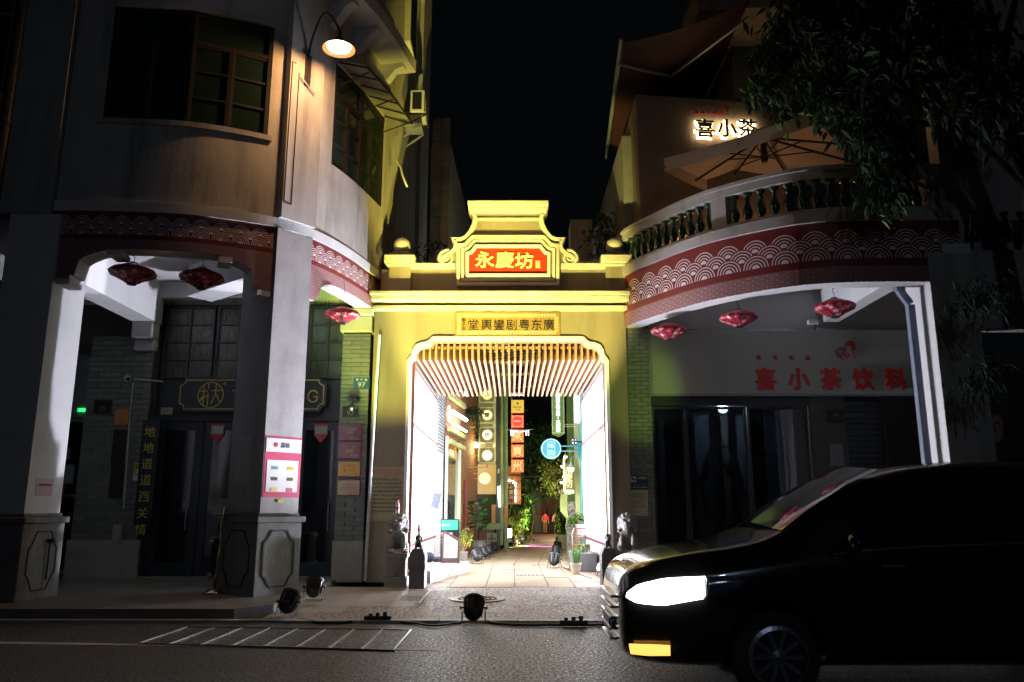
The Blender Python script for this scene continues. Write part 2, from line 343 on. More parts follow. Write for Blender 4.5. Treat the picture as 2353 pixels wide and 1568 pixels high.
# character outlines: each number is 100 * column + row on a grid of 0 to 90
GDATA = {
"永":[[2569,4064,5259,5564,4269,2773],[846,842,2642,2235,1829,1224,620,918,1116,1821,2428,2936,3345,2947],[6854,5141,4454,4459,1859,1854,3854,3818,3717,2617,2812,3913,4415,4442,4934,5626,6321,7216,7621,6327,5337,7351]],
"慶":[[2641,1933,2331,2939],[5640,6532,6834,5942],[4072,4268,1368,1231,1023,615,1012,1419,1627,1843,4043,3841,4836,5039,4542,4343,6943,6638,7137,7645,7246,1846,1849,7149,7160,5360,5364,7464,7468,4868,4673],[3157,3152,1852,1857],[3160,1860,1864,3164],[3657,4857,4852,3652],[3660,3664,4864,4860],[5357,6657,6652,5352],[3141,3135,3233,3632,2727,1623,1920,3024,3919,1616,1812,3214,4517,5814,7212,7414,7516,5119,5923,6527,6129,3829,4232,5432,5533,5737,5338,5235,3735,3636,3641],[5626,4521,3426]],
"坊":[[4972,5362,5863,5573],[3161,3156,4456,4340,4131,3523,2615,3012,3919,4526,4834,4941,6641,6424,6218,6017,5317,5018,5113,6313,6715,7023,7146,4946,4956,7556,7561],[727,822,3430,3235,2332,2351,3251,3256,2356,2372,1772,1756,856,851,1751,1730]],
"廣":[[5219,7212,7515,5522],[3722,1815,2014,2112,4219],[3972,4167,1367,1340,1232,1023,615,1113,1521,1730,1940,1963,7463,7467,4767,4573],[2542,2523,6923,6942,4942,4945,7445,7449,5949,5954,7154,7158,5958,5962,5462,5458,3958,3962,3462,3458,2358,2354,3454,3449,2149,2145,4445,4442],[3949,3954,5454,5449],[3031,4431,4426,3026],[4931,6431,6426,4926],[3038,4438,4434,3034],[4938,6438,6434,4934]],
"东":[[2335,1725,918,1216,1415,2628,2933],[5433,6224,6916,7418,6726,5835],[1064,1059,2859,1947,1544,1739,2240,4240,4218,3118,3313,4213,4715,4740,6940,6945,4745,4754,4254,4245,2445,3559,7259,7264,3764,4171,3573,3164]],
"粤":[[2064,6264,6245,2045],[4551,5646,5949,4753],[3673,3268,1568,1541,6741,6768,3868,4272],[837,833,2333,1924,6024,5717,4217,4414,4413,5313,5813,6114,6318,6628,2628,2833,7433,7437],[2662,3257,2357,2354,3754,3051,2248,2546,3248,3952,3946,4346,4354,5954,5957,5057,5662,5364,4658,4857,4357,4363,3963,3957,3357,3659,2964]],
"剧":[[5465,5428,5928,5965],[6771,6717,6517,5717,5814,5912,6812,7114,7216,7271],[1934,1912,2412,2415,4215,4213,4713,4734,3634,3641,5041,5046,3646,3653,4653,4669,1269,1137,928,619,1015,1528,1741,3141,3134],[1865,4165,4157,1857],[1853,3153,3146,1746],[2420,2430,4230,4220]],
"鑾":[[3261,3258,4958,4961],[3255,3253,4953,4955],[3647,4647,4643,3643],[1746,1938,2238,2047],[1147,838,1037,1136,1546],[2447,2640,3041,2748],[6047,6238,6639,6347],[5447,5239,5338,5537,5847],[6747,7139,7440,7148],[3250,3241,3941,2435,632,928,2832,2829,3829,3826,1726,1723,2723,2321,2617,917,913,7413,7417,5617,6021,5623,6623,6626,4426,4429,5529,5532,7329,7632,6035,4439,4641,5041,5050],[2933,4137,5333],[3823,3817,3117,3217,3119,2823],[4423,5423,5320,5017,4417],[3772,3967,3067,3064,5264,5267,4467,4073],[1049,2651,2748,3149,2658,2357,2554,1653,2865,2466,2162,1562,2068,2271,1872,1264,861,1058,1859,1154,852],[5349,7051,7149,7450,7058,6757,6954,5953,7265,6867,6462,5762,6166,6571,6172,5564,5161,5258,6159,5554,5152]],
"輿":[[4922,6912,7316,5226],[2926,1920,816,1114,1312,2417,3423],[1368,1431,731,727,7527,7531,6931,7070,5570,5565,6565,6557,5657,5652,6452,6444,5544,5539,6439,6331,4331,4336,5436,5439,4339,4343,5343,5360,4360,4363,5463,5467,4367,4372,3972,3967,2867,2863,3963,3960,2960,2943,3943,3939,2739,2736,3936,3931,1931,1940,2740,2744,1944,1953,2753,2757,1857,1865,3068,2772],[3350,3950,3946,3346],[4350,4950,4946,4346],[3357,3957,3953,3353],[4357,4957,4953,4353]],
"堂":[[2648,5748,5741,2641],[2152,2137,3837,3831,1531,1526,3826,3818,918,914,7414,7418,4418,4426,6826,6831,4431,4437,6237,6252],[6172,5463,5862,4462,4473,3873,3862,2562,2863,2172,1670,1868,2262,962,948,1448,1458,6858,6848,7348,7362,5962,6770]],
"黎":[[2231,2925,3327,2633],[4973,4058,4061,2761,2767,3970,3573,869,1065,2266,2261,861,858,2158,746,1043,2253,2242,2742,2754,3547,3851,2858,4058,4255,4961,5661,4648,5046,6161,6861,6647,5847,5943,6843,7146,7466,5166,5472],[5733,4926,4428,4438,3938,3927,1319,1515,3924,3816,3116,3312,4313,4424,6614,6918,5325,6231],[4249,2740,733,1029,4143,4939,7230,7634,5242]],
"子":[[3953,3943,843,838,3938,3818,2317,2612,4113,4416,4438,7538,7543,4443,4450,6966,6569,1568,1563,5763]],
"流":[[4741,4715,5215,5241],[3441,3225,2415,2614,2812,3723,3941],[6041,6115,6613,7414,7624,7425,7226,7118,6617,6541],[1068,2360,2664,1472],[750,2043,2447,1054],[916,1313,2734,2337],[4672,4964,2864,2860,4260,3450,2948,3044,6646,6844,7042,7444,6159,5756,6350,3949,4960,7460,7464,5564,5173]],
"喜":[[2449,5849,5844,2444],[1728,1712,2312,2314,6014,6012,6512,6528],[2318,2324,6024,6018],[3873,3868,1068,1064,3864,3860,1560,1556,6856,6860,4460,4464,7364,7368,4468,4473],[1953,1941,2741,2440,2636,736,732,7532,7536,5536,5940,5741,6441,6453],[3236,2941,5241,5036]],
"小":[[3872,3818,3617,2417,2515,2612,3812,4214,4417,4572],[5655,6540,7125,7727,7142,6257],[1956,1442,1135,629,928,1226,1633,2348,2555]],
"茶":[[2430,1823,1018,1216,1514,2725,3029],[5128,6715,7118,5531],[3846,3838,1738,1733,3833,3817,2916,3014,3112,3412,4113,4414,4433,6533,6538,4438,4446],[5273,5266,3066,3073,2473,2466,966,961,2461,2455,3055,3061,5261,5255,5855,5861,7461,7466,5866,5873],[4060,3554,2749,1744,741,1037,2040,3548,4154,4849,5644,7237,7641,5948,4457,4658]],
"饮":[[4573,4259,3648,4045,4758,6858,6753,6548,7047,7562,7163,4963,5172],[5253,5141,4933,4323,3115,3612,4317,4922,5328,5534,5827,6221,6716,7312,7716,6920,6427,6035,5744,5753],[1673,1258,647,1044,1758,3058,2853,2649,3148,3762,3363,1862,2172],[1613,3424,3328,2323,2350,1750,1723,1619,1317]],
"料":[[868,1253,1654,1269],[3269,2754,3153,3768],[4265,5456,5760,4568],[3948,5140,5444,4151],[751,746,1846,1335,625,920,1529,1939,1912,2512,2539,3228,3632,2546,3746,3751,2551,2572,1972,1951],[3731,3826,6130,6112,6612,6631,7632,7537,6635,6673,6173,6135]],
"厂":[[1568,1540,1332,1123,715,1113,1212,1721,1930,2040,2163,7463,7468]],
"出":[[1240,1216,6516,6512,7112,7140,6540,6521,4421,4444,6844,6867,6267,6249,4449,4473,3873,3849,2149,2167,1567,1544,3844,3821,1821,1840]],
"品":[[2665,5665,5653,2653],[2170,2148,6248,6270],[1041,1012,1512,1516,3116,3113,3713,3741],[1520,1536,3136,3120],[4541,4512,5012,5016,6716,6712,7312,7341],[5020,5036,6736,6720]],
"地":[[3667,3648,2846,3041,3643,3618,3815,4214,6514,7014,7316,7626,7127,6920,6818,4418,4120,4145,5149,5127,5727,5751,6755,6636,6534,5934,6130,6830,7133,7360,6962,5756,5773,5173,5154,4151,4167],[627,923,3232,3036,2233,2252,3152,3157,2257,2272,1772,1757,757,752,1752,1731]],
"道":[[968,1957,2459,1370],[3842,6342,6336,3836],[3833,6333,6327,3827],[3851,6351,6345,3845],[3354,3323,6823,6854,5054,5360,7460,7464,6164,6671,6073,5666,5564,4164,4566,4171,3973,3571,4064,2764,2760,4760,4554],[2349,849,845,1845,1824,717,1113,1618,2120,3215,4814,7414,7619,3818,2921,2324]],
"西":[[868,864,3064,3054,1254,1212,1812,1816,6516,6512,7112,7154,5254,5264,7464,7468],[1821,1833,2130,2834,3239,3549,4649,4639,4834,5033,6532,6521],[1834,1849,3049,3045,2437],[3654,3664,4664,4654],[5249,6549,6537,6237,5237]],
"关":[[2170,2859,1459,1454,3854,3842,942,937,3737,3432,2926,2021,716,1212,2417,3322,3928,4233,5420,6216,7212,7517,6620,5825,5130,4637,7437,7442,4442,4554,7054,7059,5559,6371,5772,4959,2859,3361,3066,2572]],
"情":[[1573,1512,2012,2073],[960,643,1042,1460],[2162,2552,2954,2563],[3731,6431,6426,3726],[3735,3740,6440,6435],[4873,4868,2968,2964,4864,4860,3160,3156,4856,4851,2751,2748,7548,7551,5351,5356,7156,7160,5360,5364,7364,7368,5368,5373],[3244,3212,3712,3722,6422,6417,5417,5612,6513,6915,6944]],
"恩":[[2166,6266,6241,2141],[1570,1537,6737,6770],[2633,2617,3114,5514,6019,6124,5825,5526,5318,3218,3133],[3634,4623,5125,4136],[5832,6917,7419,6334],[1633,818,1315,2131],[3965,3859,2559,2555,3755,3250,2446,2743,3849,4052,5443,5746,4255,5755,5759,4359,4465]],
"宁":[[1163,1150,1750,1758,6658,6650,7150,7163],[3672,4163,4665,4273],[946,942,3842,3818,2418,2515,2612,3112,4315,4442,7342,7346]],
"路":[[1666,3066,3054,1654],[720,815,3722,3626,2624,2636,3436,3732,4134,4112,4612,4615,6515,6512,7112,7134,7333,7637,5947,7065,5166,5472,4873,3552,3570,1170,1150,2150,2123,1522,1543,1143,1121],[4619,4632,6532,6519],[6362,5651,5353,4962],[4536,5644,6736],[5247,3637,3640,2640,2650,3651,3949,4656]],
"荔":[[5173,5169,3169,3173,2673,2669,869,864,2664,2659,3159,3164,5164,5159,5659,5664,7464,7469,5669,5673],[3862,3757,1557,1553,3553,2747,1144,1440,3245,4153,6153,5946,5545,4846,4942,6343,6757,4257,4362],[2041,2035,835,831,1931,1522,716,1012,1615,2431,3331,3118,2716,2216,2312,3514,3835,2535,2541],[5240,5235,4135,4131,5231,4822,3916,4212,4815,5220,5731,6731,6518,6116,5516,5612,6914,7235,5735,5840]],
"枝":[[5073,5062,3462,3458,5058,5048,3548,3543,3843,4925,2916,3212,5322,7312,7716,5725,6635,7247,5648,5658,7358,7362,5662,5673],[4343,6543,5731,5328],[1873,1860,860,855,1855,630,925,1844,1812,2312,2347,3036,3440,2353,2355,3255,3260,2360,2373]],
"元":[[1568,1563,6863,6868],[849,844,2744,2328,1721,716,1112,2218,2825,3344,4744,4915,6713,7316,7528,7030,6818,5418,5344,7444,7449]],
"城":[[726,921,2928,2833,2130,2152,2852,2857,2157,2172,1672,1657,857,852,1652,1629],[6851,6234,5958,7558,7563,7063,7365,6472,6070,6963,5963,5973,5473,5463,3163,3028,2721,2315,2712,3219,3527,3645,4645,4529,4427,3727,3823,4623,4925,5149,3649,3658,5458,5828,5121,4316,4712,5923,6315,6613,7213,7415,7626,7228,7120,7017,6620,6327,6938,7450]],
"市":[[3572,4063,863,858,3858,3849,1549,1520,2120,2144,3844,3812,4412,4444,6244,6225,5325,5025,5220,6320,6723,6849,4449,4458,7558,7563,4563,4663,4073]],
"更":[[2333,1831,2722,716,1112,2315,3219,5014,7412,7617,5418,3722,4128,4434,6934,6959,4559,4565,7465,7469,969,965,3965,3959,1659,1634,3834,3225],[2144,3944,3940,3938,2138],[4438,4542,4544,6344,6338],[2155,3955,3948,2148],[4555,6355,6348,4548]],
"新":[[3131,3721,4123,3533],[1433,722,921,1119,1932],[4566,4429,3816,4313,4720,4928,5046,6246,6212,6712,6746,7546,7550,5050,5063,7368,6872],[2072,2366,866,862,4162,4166,2966,2573],[3261,2851,751,747,2347,2340,840,835,2335,2318,1618,1716,1813,2013,2614,2716,2835,4235,4240,2840,2847,4347,4351,3351,3760],[1360,1651,2152,1861]],
"一":[[746,740,7540,7546]],
"杲":[[2256,6056,6049,2249],[2266,6066,6060,2260],[838,834,3334,2124,718,1014,2622,3832,3812,4412,4432,5027,6418,7214,7619,6125,4934,7434,7438,4438,4445,6645,6670,1670,1645,3845,3838]],
"州":[[2272,2142,1933,1524,816,1014,1212,2021,2531,2741,2772],[4370,4317,4817,4870],[6572,6513,7113,7172],[1356,1047,639,1137,1546,1855],[2954,3537,3939,3455],[5054,5838,6340,5948,5456]],
"蓮":[[956,1948,2351,1359],[3049,3031,4731,4727,2627,2624,4724,4719,5219,5224,7424,7427,5227,5231,7031,7049,5249,5253,7353,7357,5257,5259,5759,5764,7464,7468,5768,5773,5173,5168,3168,3173,2573,2568,868,864,2564,2559,3159,3164,5164,5161,4761,4757,2857,2853,4753,4749],[3539,4739,4735,3535],[5239,6439,6435,5235],[3546,4746,4742,3542],[5246,6446,6442,5242],[2242,842,838,1738,1723,716,1012,2020,3115,4813,7413,7618,4217,2820,2223]],
"香":[[2525,5925,5918,2518],[2528,2534,5934,5928],[1938,1912,2512,2514,5914,5912,6412,6438],[6272,1467,1663,3864,3858,858,853,3253,2044,738,1034,2542,3853,3840,4440,4453,5743,7235,7639,5053,7453,7458,4458,4465,6668]],
"樓":[[3162,3158,3558,3551,5051,5048,3348,3337,4537,4333,2933,2929,4029,3522,4819,2916,3112,5517,5916,7012,7316,6020,6629,7529,7533,4833,5137,7237,7248,5548,5551,7151,7158,7458,7462,7162,7169,5569,5573,5073,5069,3569,3562],[4629,6129,5522,4224],[4065,5065,5062,4062],[5055,4055,4058,5058],[5565,6665,6662,5562],[5555,5558,6658,6655],[3845,5045,5040,3840],[5545,6745,6740,5540],[1873,1860,860,855,1755,630,925,1844,1812,2312,2346,2737,3140,2352,2355,2955,2960,2360,2373]],
"格":[[4761,6361,5450,4858,4660],[1973,1959,859,854,1854,1340,629,924,1943,1912,2412,2445,3037,3441,2451,2454,3354,3153,3549,4356,5147,4041,2936,3332,3835,3812,4412,4415,6415,6412,7012,7035,7334,7738,6742,5847,6555,7064,6766,5066,5372,4773,4263,3455,3459,2459,2473],[4419,4432,6432,6419],[4236,5444,6736]],
"物":[[4473,3958,3147,3544,4357,5057,4341,3230,3627,4740,5557,6157,5233,4523,3716,4113,5021,5732,6657,6957,6522,6218,5318,5513,6614,7019,7562,4662,4972],[1169,647,1045,1454,2054,2040,736,831,2035,2012,2612,2636,3539,3443,2641,2654,3354,3359,2659,2673,2073,2059,1559,1668]],
"庆":[[3871,4365,1365,1231,615,1013,1729,1860,7560,7565,4965,4373],[4558,4347,2247,2242,4342,3627,1916,2312,3217,3923,4636,5722,7212,7617,6027,4942,7342,7347,4947,5058]],
"区":[[7369,1169,1114,7514,7519,1719,1764,7364],[2356,4242,2127,2523,4638,5827,6123,6627,4942,6459,5861,4545,2759]],
"文":[[3572,4161,4763,4173],[861,856,1956,3730,2323,717,1012,2718,4127,5518,7212,7617,5922,4631,5642,6356,7556,7561],[4134,2556,5756]],
"創":[[5265,5229,5729,5765],[6672,6618,5517,5615,5712,6713,7117,7272],[2460,2953,3355,2862],[1942,3942,3937,1937],[1945,1949,3949,3945],[1830,1812,2312,2316,3916,3913,4413,4430],[2320,2326,3926,3920],[1453,1331,618,915,1319,1834,4334,4353],[2873,1963,756,1052,2461,2866,4455,4759]],
"館":[[4355,4312,4712,4715,6615,6612,7112,7133,4733,4738,6838,6855],[4719,4729,6629,6619],[4751,6351,6342,4742],[5271,5565,3865,3854,4254,4261,6961,6954,7354,7365,5865,6066,5673],[2941,2935,1635,1641],[2945,1645,1650,2950],[2529,2724,1620,1631,3431,3454,2654,2361,1959,2154,1254,1019,818,1113,2921,3215,3617,2930],[2273,659,854,1963,2266,3556,3860]],
"第":[[1644,1429,3429,916,1312,3827,3812,4312,4329,6529,6220,5619,5119,5315,6717,7133,4333,4340,6940,6954,1454,1450,3850,3844],[2140,3840,3833,2033],[4350,6350,6344,4344],[2073,757,1254,2063,2463,2659,2855,3357,3063,4263,4267,2267,2572],[4873,3857,4355,5063,5563,5859,6155,6657,6163,7463,7467,5267,5472]],
"二":[[1463,1458,6858,6863],[824,819,7419,7424]],
"名":[[2452,3544,735,1031,2334,2312,2812,2816,6216,6212,6712,6740,3840,6157,6764,6366,3666,4172,3473,2563,954,1350,3162,5962,4047,2855],[6220,2820,2835,6235]],
"温":[[3755,6355,6349,3749],[3766,6366,6359,3759],[3270,3245,6845,6870],[1168,2561,2865,1472],[750,2143,2447,1054],[916,1313,2635,2237],[2318,2314,7614,7618,7118,7139,2939,2918],[3418,3435,4235,4218],[4618,4635,5335,5318],[5818,5835,6535,6518]],
"馨":[[2373,2370,970,966,2366,2363,1163,1160,4060,4063,2863,2866,4266,4270,2870,2873],[4872,4765,4163,4460,5163,5268,6168,6262,7061,7561,7465,6664,6672],[4553,5450,4047,4244,5948,7243,7446,6351,7059,6860,4460,4456,6456,5852,4756],[2454,2450,1751,1754],[2854,3554,3550,2850],[1357,1147,741,1039,1647,4047,4057],[1037,1033,3133,725,1022,2025,2012,2512,2514,6312,6325,7322,7525,5133,7333,7337,4437,4440,6442,6045,1943,2040,3840,3837],[3833,3828,2828,3129],[4433,4930,5428,4428],[2520,5820,5817,2517],[2522,2525,5825,5822]],
"提":[[4058,6458,6453,4053],[4067,6467,6462,4062],[3471,3449,7049,7071],[3637,3224,2515,2912,3824,4219,5413,7513,7618,6417,5518,5528,7028,7032,5532,5540,7440,7444,3144,3140,4940,4919,4029,4136],[1673,1659,759,755,1655,1640,638,733,1635,1618,816,912,2014,2137,3039,2944,2142,2155,3055,3059,2159,2173]],
"示":[[2140,721,920,1218,2433,2739],[5538,6818,7420,6040],[1568,1563,6763,6768],[852,847,3847,3818,2517,2615,2712,3212,4415,4447,7447,7452]],
"广":[[3972,4263,1563,1329,715,1111,1927,2058,7458,7463,4663,4963,4573]],
"挞":[[3067,3756,4259,3469],[1673,1659,859,855,1655,1640,738,933,1635,1618,916,1012,2014,2137,2840,2744,2142,2155,2855,2859,2159,2173],[4150,2950,2945,3645,3623,2817,3112,3919,4815,6013,7513,7618,5218,4123],[4457,4452,5652,5339,4426,4823,6043,6532,6923,7426,6152,7452,7457,6257,6273,5773,5657]],
"柠":[[3447,3442,5242,5217,4217,4315,4412,5614,5842,7542,7547],[5072,5463,3463,3450,3950,3959,7059,7050,7550,7563,5463,5964,5768,5573],[1873,1860,860,855,1855,630,925,1843,1812,2412,2446,2937,3241,2453,2455,3155,3160,2460,2473]],
"注":[[1168,2561,2865,1472],[750,2143,2447,1054],[916,1413,2734,2337],[4571,5160,5662,5073],[2960,2955,4855,4841,3241,3236,4836,4819,2619,2614,7614,7619,5419,5436,7136,7141,5441,5455,7455,7460]],
"意":[[2627,2716,3113,5413,5717,5822,5622,5323,5117,3417,3218,3227],[5927,6915,7317,6428],[1728,816,1314,2226],[2339,5939,5934,2334],[2346,5946,5942,2342],[1850,1831,3731,3428,4621,4924,3931,6531,6550],[2964,5364,5057,3257],[3772,3968,1368,1364,2864,2463,2757,957,953,7353,7357,5557,5963,5564,7064,7068,4668,4273]],
"防":[[4972,5262,5763,5473],[3262,3257,4357,4033,3523,2516,2912,4325,4842,6542,6218,4917,5112,6614,7047,4847,4957,7557,7562],[1070,1012,1512,1565,2665,2050,2642,2733,1930,2026,2426,3131,3142,2550,3368,2970]],
"疫":[[3657,3445,2641,2937,3843,4152,5652,5841,6840,7340,7345,6245,6257],[6133,4823,3733],[3037,3033,4320,2416,2612,4818,7112,7416,5420,6227,6836],[4272,4565,1965,1949,1260,758,1447,1949,1940,634,830,1131,1835,1524,915,1412,1920,2437,2461,7561,7565,5165,4773]],
"佩":[[2869,2733,2214,2612,3021,3365,6465,6716,7313,7625,7328,7217,7021,6969],[3747,3721,4021,4044,4744,4713,5013,5044,5644,5625,5224,5323,5521,6023,6047,5147,5154,6154,6159,3659,3654,4654,4647],[2072,646,941,1244,1548,1512,2012,2058,2571]],
"戴":[[5669,6661,7063,6071],[3020,3813,4215,3422],[2022,915,1113,1312,2521],[1643,2643,2639,1639],[3143,4043,4039,3139],[1649,2649,2646,1646],[3149,4049,4046,3146],[1033,1030,1930,1926,826,823,4823,4826,3726,3730,4730,4733,3733,3737,4537,4552,1152,1137,1937,1933],[2437,3337,3333,2433],[6551,5932,5555,7455,7459,5559,5573,4973,5059,3159,3163,4563,4567,3167,3173,2673,2667,1267,1263,2663,2659,759,755,5055,5332,5526,4316,4712,5720,6513,7314,7523,7125,6817,6125,7049],[2426,2430,3330,3326]],
"口":[[1366,1314,1914,1919,6319,6314,6914,6966],[1924,1961,6361,6324]],
"罩":[[5266,6566,6560,5260],[3566,4766,4760,3560],[1866,3066,3060,1860],[2135,6235,6231,2131],[2142,6242,6238,2138],[823,819,3819,3812,4412,4419,7419,7423,4423,4427,6727,6746,4346,4349,7149,7153,4353,4356,7056,7070,1270,1256,3856,3846,1546,1527,3827,3823]],
"联":[[4070,4759,5262,4572],[6472,5659,3859,3854,5154,5142,3642,3638,5138,4626,3315,3712,4416,5430,6715,7212,7616,6425,5738,7538,7542,5742,5754,7254,7259,6259,7070],[726,821,2724,2712,3212,3225,3826,3830,3230,3265,3565,3570,770,765,1165,1127],[1765,2765,2756,1756],[1752,2752,2742,1742],[1738,2738,2729,1727]],
"网":[[1853,2941,1723,2120,3236,3730,3828,4231,3441,3959,3460,3146,2255],[4053,5040,3823,4220,5336,5828,6026,6329,5641,6059,5559,5246,4455],[1069,1012,1612,1664,6764,6618,5317,5512,6913,7217,7269]],
"时":[[3947,5131,5634,4449],[2844,2829,1529,1544],[2848,1548,1563,2863],[1067,1019,1519,1524,3324,3367],[6172,6160,3760,3755,6155,6119,4618,4715,4813,5313,6615,6755,7655,7660,6760,6772]],
"视":[[3769,3734,4334,4365,6665,6634,7234,7269],[1570,2262,2764,2073],[5160,5139,4831,4223,3016,3412,4116,5431,5614,7214,7520,7626,7128,6917,5918,5936,5536,5760],[961,957,2757,1845,736,931,1838,1812,2312,2341,3132,3436,2545,3460,3162]],
"频":[[5650,5326,4819,3715,3914,4012,5116,5824,6150],[5823,7312,7615,6126],[3643,2626,816,914,1012,2217,3023,4142],[1443,730,929,1128,1331,1943],[4457,4426,4926,4954,6854,6826,7326,7357,5957,6264,7564,7569,4369,4364,5764,5457],[1267,1252,752,748,2248,2228,2728,2748,4148,4152,2952,2960,4060,4065,2965,2973,2473,2452,1752,1767]],
"监":[[5152,6641,7144,5554],[2872,2841,3341,3372],[1370,1343,1843,1870],[5073,4459,3648,4145,4651,5059,7459,7463,5263,5572],[1637,1618,718,714,7514,7518,6718,6737],[2118,2133,3133,3118],[3618,3633,4633,4618],[5218,5233,6233,6218]],
"控":[[5654,7042,7345,5956],[4656,3145,3343,3541,4751,5155],[1673,1660,760,755,1655,1639,637,832,1635,1618,816,913,2014,2136,2939,2943,2141,2155,2955,2960,2160,2173],[2919,2914,7614,7619,5519,5535,7035,7040,3540,3535,5035,5019],[4872,5165,3165,3153,3653,3660,7060,7054,7554,7565,5765,5373]],
"于":[[1368,1363,3963,3946,846,841,3941,3918,2318,2515,2612,3112,4415,4541,7441,7446,4546,4563,6963,6968]],
"进":[[1069,2157,2661,1471],[5871,5861,4561,4571,4071,4061,2961,2956,4056,4044,2944,2939,3939,3026,3224,3422,3826,4539,5839,5823,6323,6339,7439,7444,6344,6356,7356,7361,6361,6371],[4556,5856,5844,4544],[2349,849,844,1844,1825,717,1013,2121,3216,4814,7414,7620,4318,2922,2325]],
"步":[[2645,1131,1329,1527,2839,3143],[2068,2053,853,848,3948,3927,4427,2821,817,1112,4622,5931,6842,6344,5535,4427,4448,7448,7453,4553,4561,6761,6766,4566,4573,3973,3953,2553,2568]],
"强":[[4265,6465,6457,4257],[3769,3753,5153,5147,3647,3629,5129,5119,3218,3314,6916,7112,7613,6628,6226,6620,5620,5629,7129,7147,5647,5653,6953,6969],[4143,5143,5133,4133],[5643,6643,6633,5633],[1054,735,2535,2218,1217,1313,2012,2817,3139,1339,1550,3150,3169,869,865,2665,2654]],
"化":[[6963,4844,4872,4272,4240,2832,3229,4234,4415,6313,7014,7317,7630,7032,6719,5018,4920,4838,7460],[2773,1858,746,1142,1546,1950,1912,2512,2558,3371]],
"工":[[822,817,7517,7522,4422,4460,7160,7165,1265,1260,3860,3822]],
"作":[[4372,2746,3143,4257,4757,4712,5212,5228,7528,7533,5233,5243,7443,7447,5247,5257,7657,7662,4462,4871],[2572,1758,746,1041,1445,1749,1712,2312,2357,3171]],
"的":[[4545,5630,6132,4947],[2273,1962,1062,1014,1614,1619,3619,3662,2462,2872],[1658,3158,3144,1644],[1623,1639,3139,3123],[4873,3749,4246,4958,6858,6319,4918,5113,6414,6816,7128,7362,5162,5472]],
"通":[[967,2156,2659,1370],[2348,748,743,1843,1825,717,1013,2021,3215,4814,7514,7619,4218,2921,2324],[3170,3166,6366,5261,4165,3862,5256,3156,3122,3622,3633,4933,4922,5422,5433,6733,6626,5826,6022,7224,7256,6256,5759,7268,6971],[6752,6747,5447,5452],[3643,4943,4937,3637],[3647,3652,4952,4947],[6743,6737,5437,5443]],
"告":[[2272,952,1450,2259,4059,4048,848,844,7444,7448,4648,4659,6959,6963,4663,4673,4073,4063,2463,2871],[1837,1811,2311,2315,6015,6012,6512,6537],[2320,2332,6032,6020]],
"号":[[2366,5966,5957,2357],[1870,1852,6552,6570],[946,942,2442,1930,5830,5317,3717,3914,5212,5814,6534,2734,3042,7342,7346]],
"优":[[5147,5315,7114,7420,7527,7227,7029,6819,5719,5747],[5669,6658,7061,6071],[4372,4257,2657,2652,4252,3831,2416,2714,2912,3720,4329,4852,7552,7557,4857,4872],[2473,1758,746,1041,1345,1648,1612,2212,2256,2971]],
"惠":[[2428,2416,2913,5513,6018,6022,5823,5524,5317,3217,2918,2928],[3429,4722,5025,3832],[6027,6915,7416,6529],[1529,816,1314,2027],[1036,1032,6533,7029,7332,5642,6842,6860,4460,4465,7365,7369,4469,4473,3873,3869,1069,1065,3865,3860,1560,1542,3842,3837],[2049,3849,3845,2045],[4449,6249,6245,4445],[2057,3857,3853,2053],[4457,6257,6253,4453],[5239,5837,4437,4442,5542]],
"立":[[1160,1155,7155,7160],[2251,2923,3424,2752],[3672,3961,4563,4173],[5552,4420,820,815,7415,7420,5020,6251]],
"减":[[6170,7063,7465,6472],[3452,3448,5348,5352],[868,1753,2155,1270],[717,1215,2238,1740],[3543,3521,3921,3925,5225,5243],[3939,4839,4829,3929],[5472,5462,2662,2529,1914,2312,2928,3157,5457,5829,4316,4612,5923,6415,6912,7315,7625,7228,6918,6328,7451,6952,6235,5957,7557,7562,5962,5972]],
"最":[[2259,6059,6054,2254],[2267,6067,6062,2262],[1771,1751,6651,6671],[3343,3339,2039,2043],[720,816,3318,3312,3912,3919,4319,4324,3923,3943,7543,7547,847,843,1543,1521],[4239,4235,4635,4731,5422,4116,4312,5819,7212,7616,6122,7238],[5035,6635,6027,5825],[3335,3330,2030,2035],[3327,3323,2021,2027]],
"具":[[4923,7112,7616,5326],[2826,716,914,1112,3423],[2070,2031,831,827,7527,7531,6431,6470],[2531,2537,5837,5831],[2556,5856,5850,2550],[2560,2565,5865,5860],[2547,5847,5841,2541]],
"影":[[6771,4857,5056,5254,6865,7269],[6954,4839,5037,5235,6947,7452],[7034,6024,4616,4814,5012,6421,7633],[1837,3937,3932,1832],[3525,4215,4617,3927],[1760,4060,4056,1756],[1767,4067,4063,1763],[1270,1252,4652,4670],[1527,817,1016,1215,2025],[2451,2648,848,844,4844,4848,3248,2952],[1341,1328,2628,2617,1817,1914,2012,3014,3128,4528,4541]],
"响":[[966,923,1423,1430,2830,2866],[1462,2362,2334,1434],[5173,4662,3462,3412,3912,3957,6857,6817,6017,6112,7113,7316,7462,5262,5772],[4946,5846,5831,4931],[4550,4524,4924,4928,6228,6250]],
"力":[[3473,3458,1058,1053,3453,2834,2024,816,1212,2621,3432,4053,6653,6221,5918,5417,4518,4613,6013,6719,7258,4058,4073]],
"牌":[[5839,5830,3330,3326,5826,5812,6412,6426,7526,7530,6430,6439],[3666,3641,4841,3633,4031,5238,5441,7341,7366,5466,5772,5173,4866],[4252,5252,5248,5145,4245],[5752,6852,6845,5645],[4262,5262,5256,4256],[5762,6862,6856,5756],[1171,1130,714,1112,1636,2636,2612,3112,3141,1641,1650,3550,3555,2955,2973,2473,2455,1655,1671]],
"T":[[762,768,5168,5162,3362,3317,2517,2562]],
"A":[[617,2668,3568,5617,4817,3162,3065,3165,2956,1317],[1631,1637,4537,4531]],
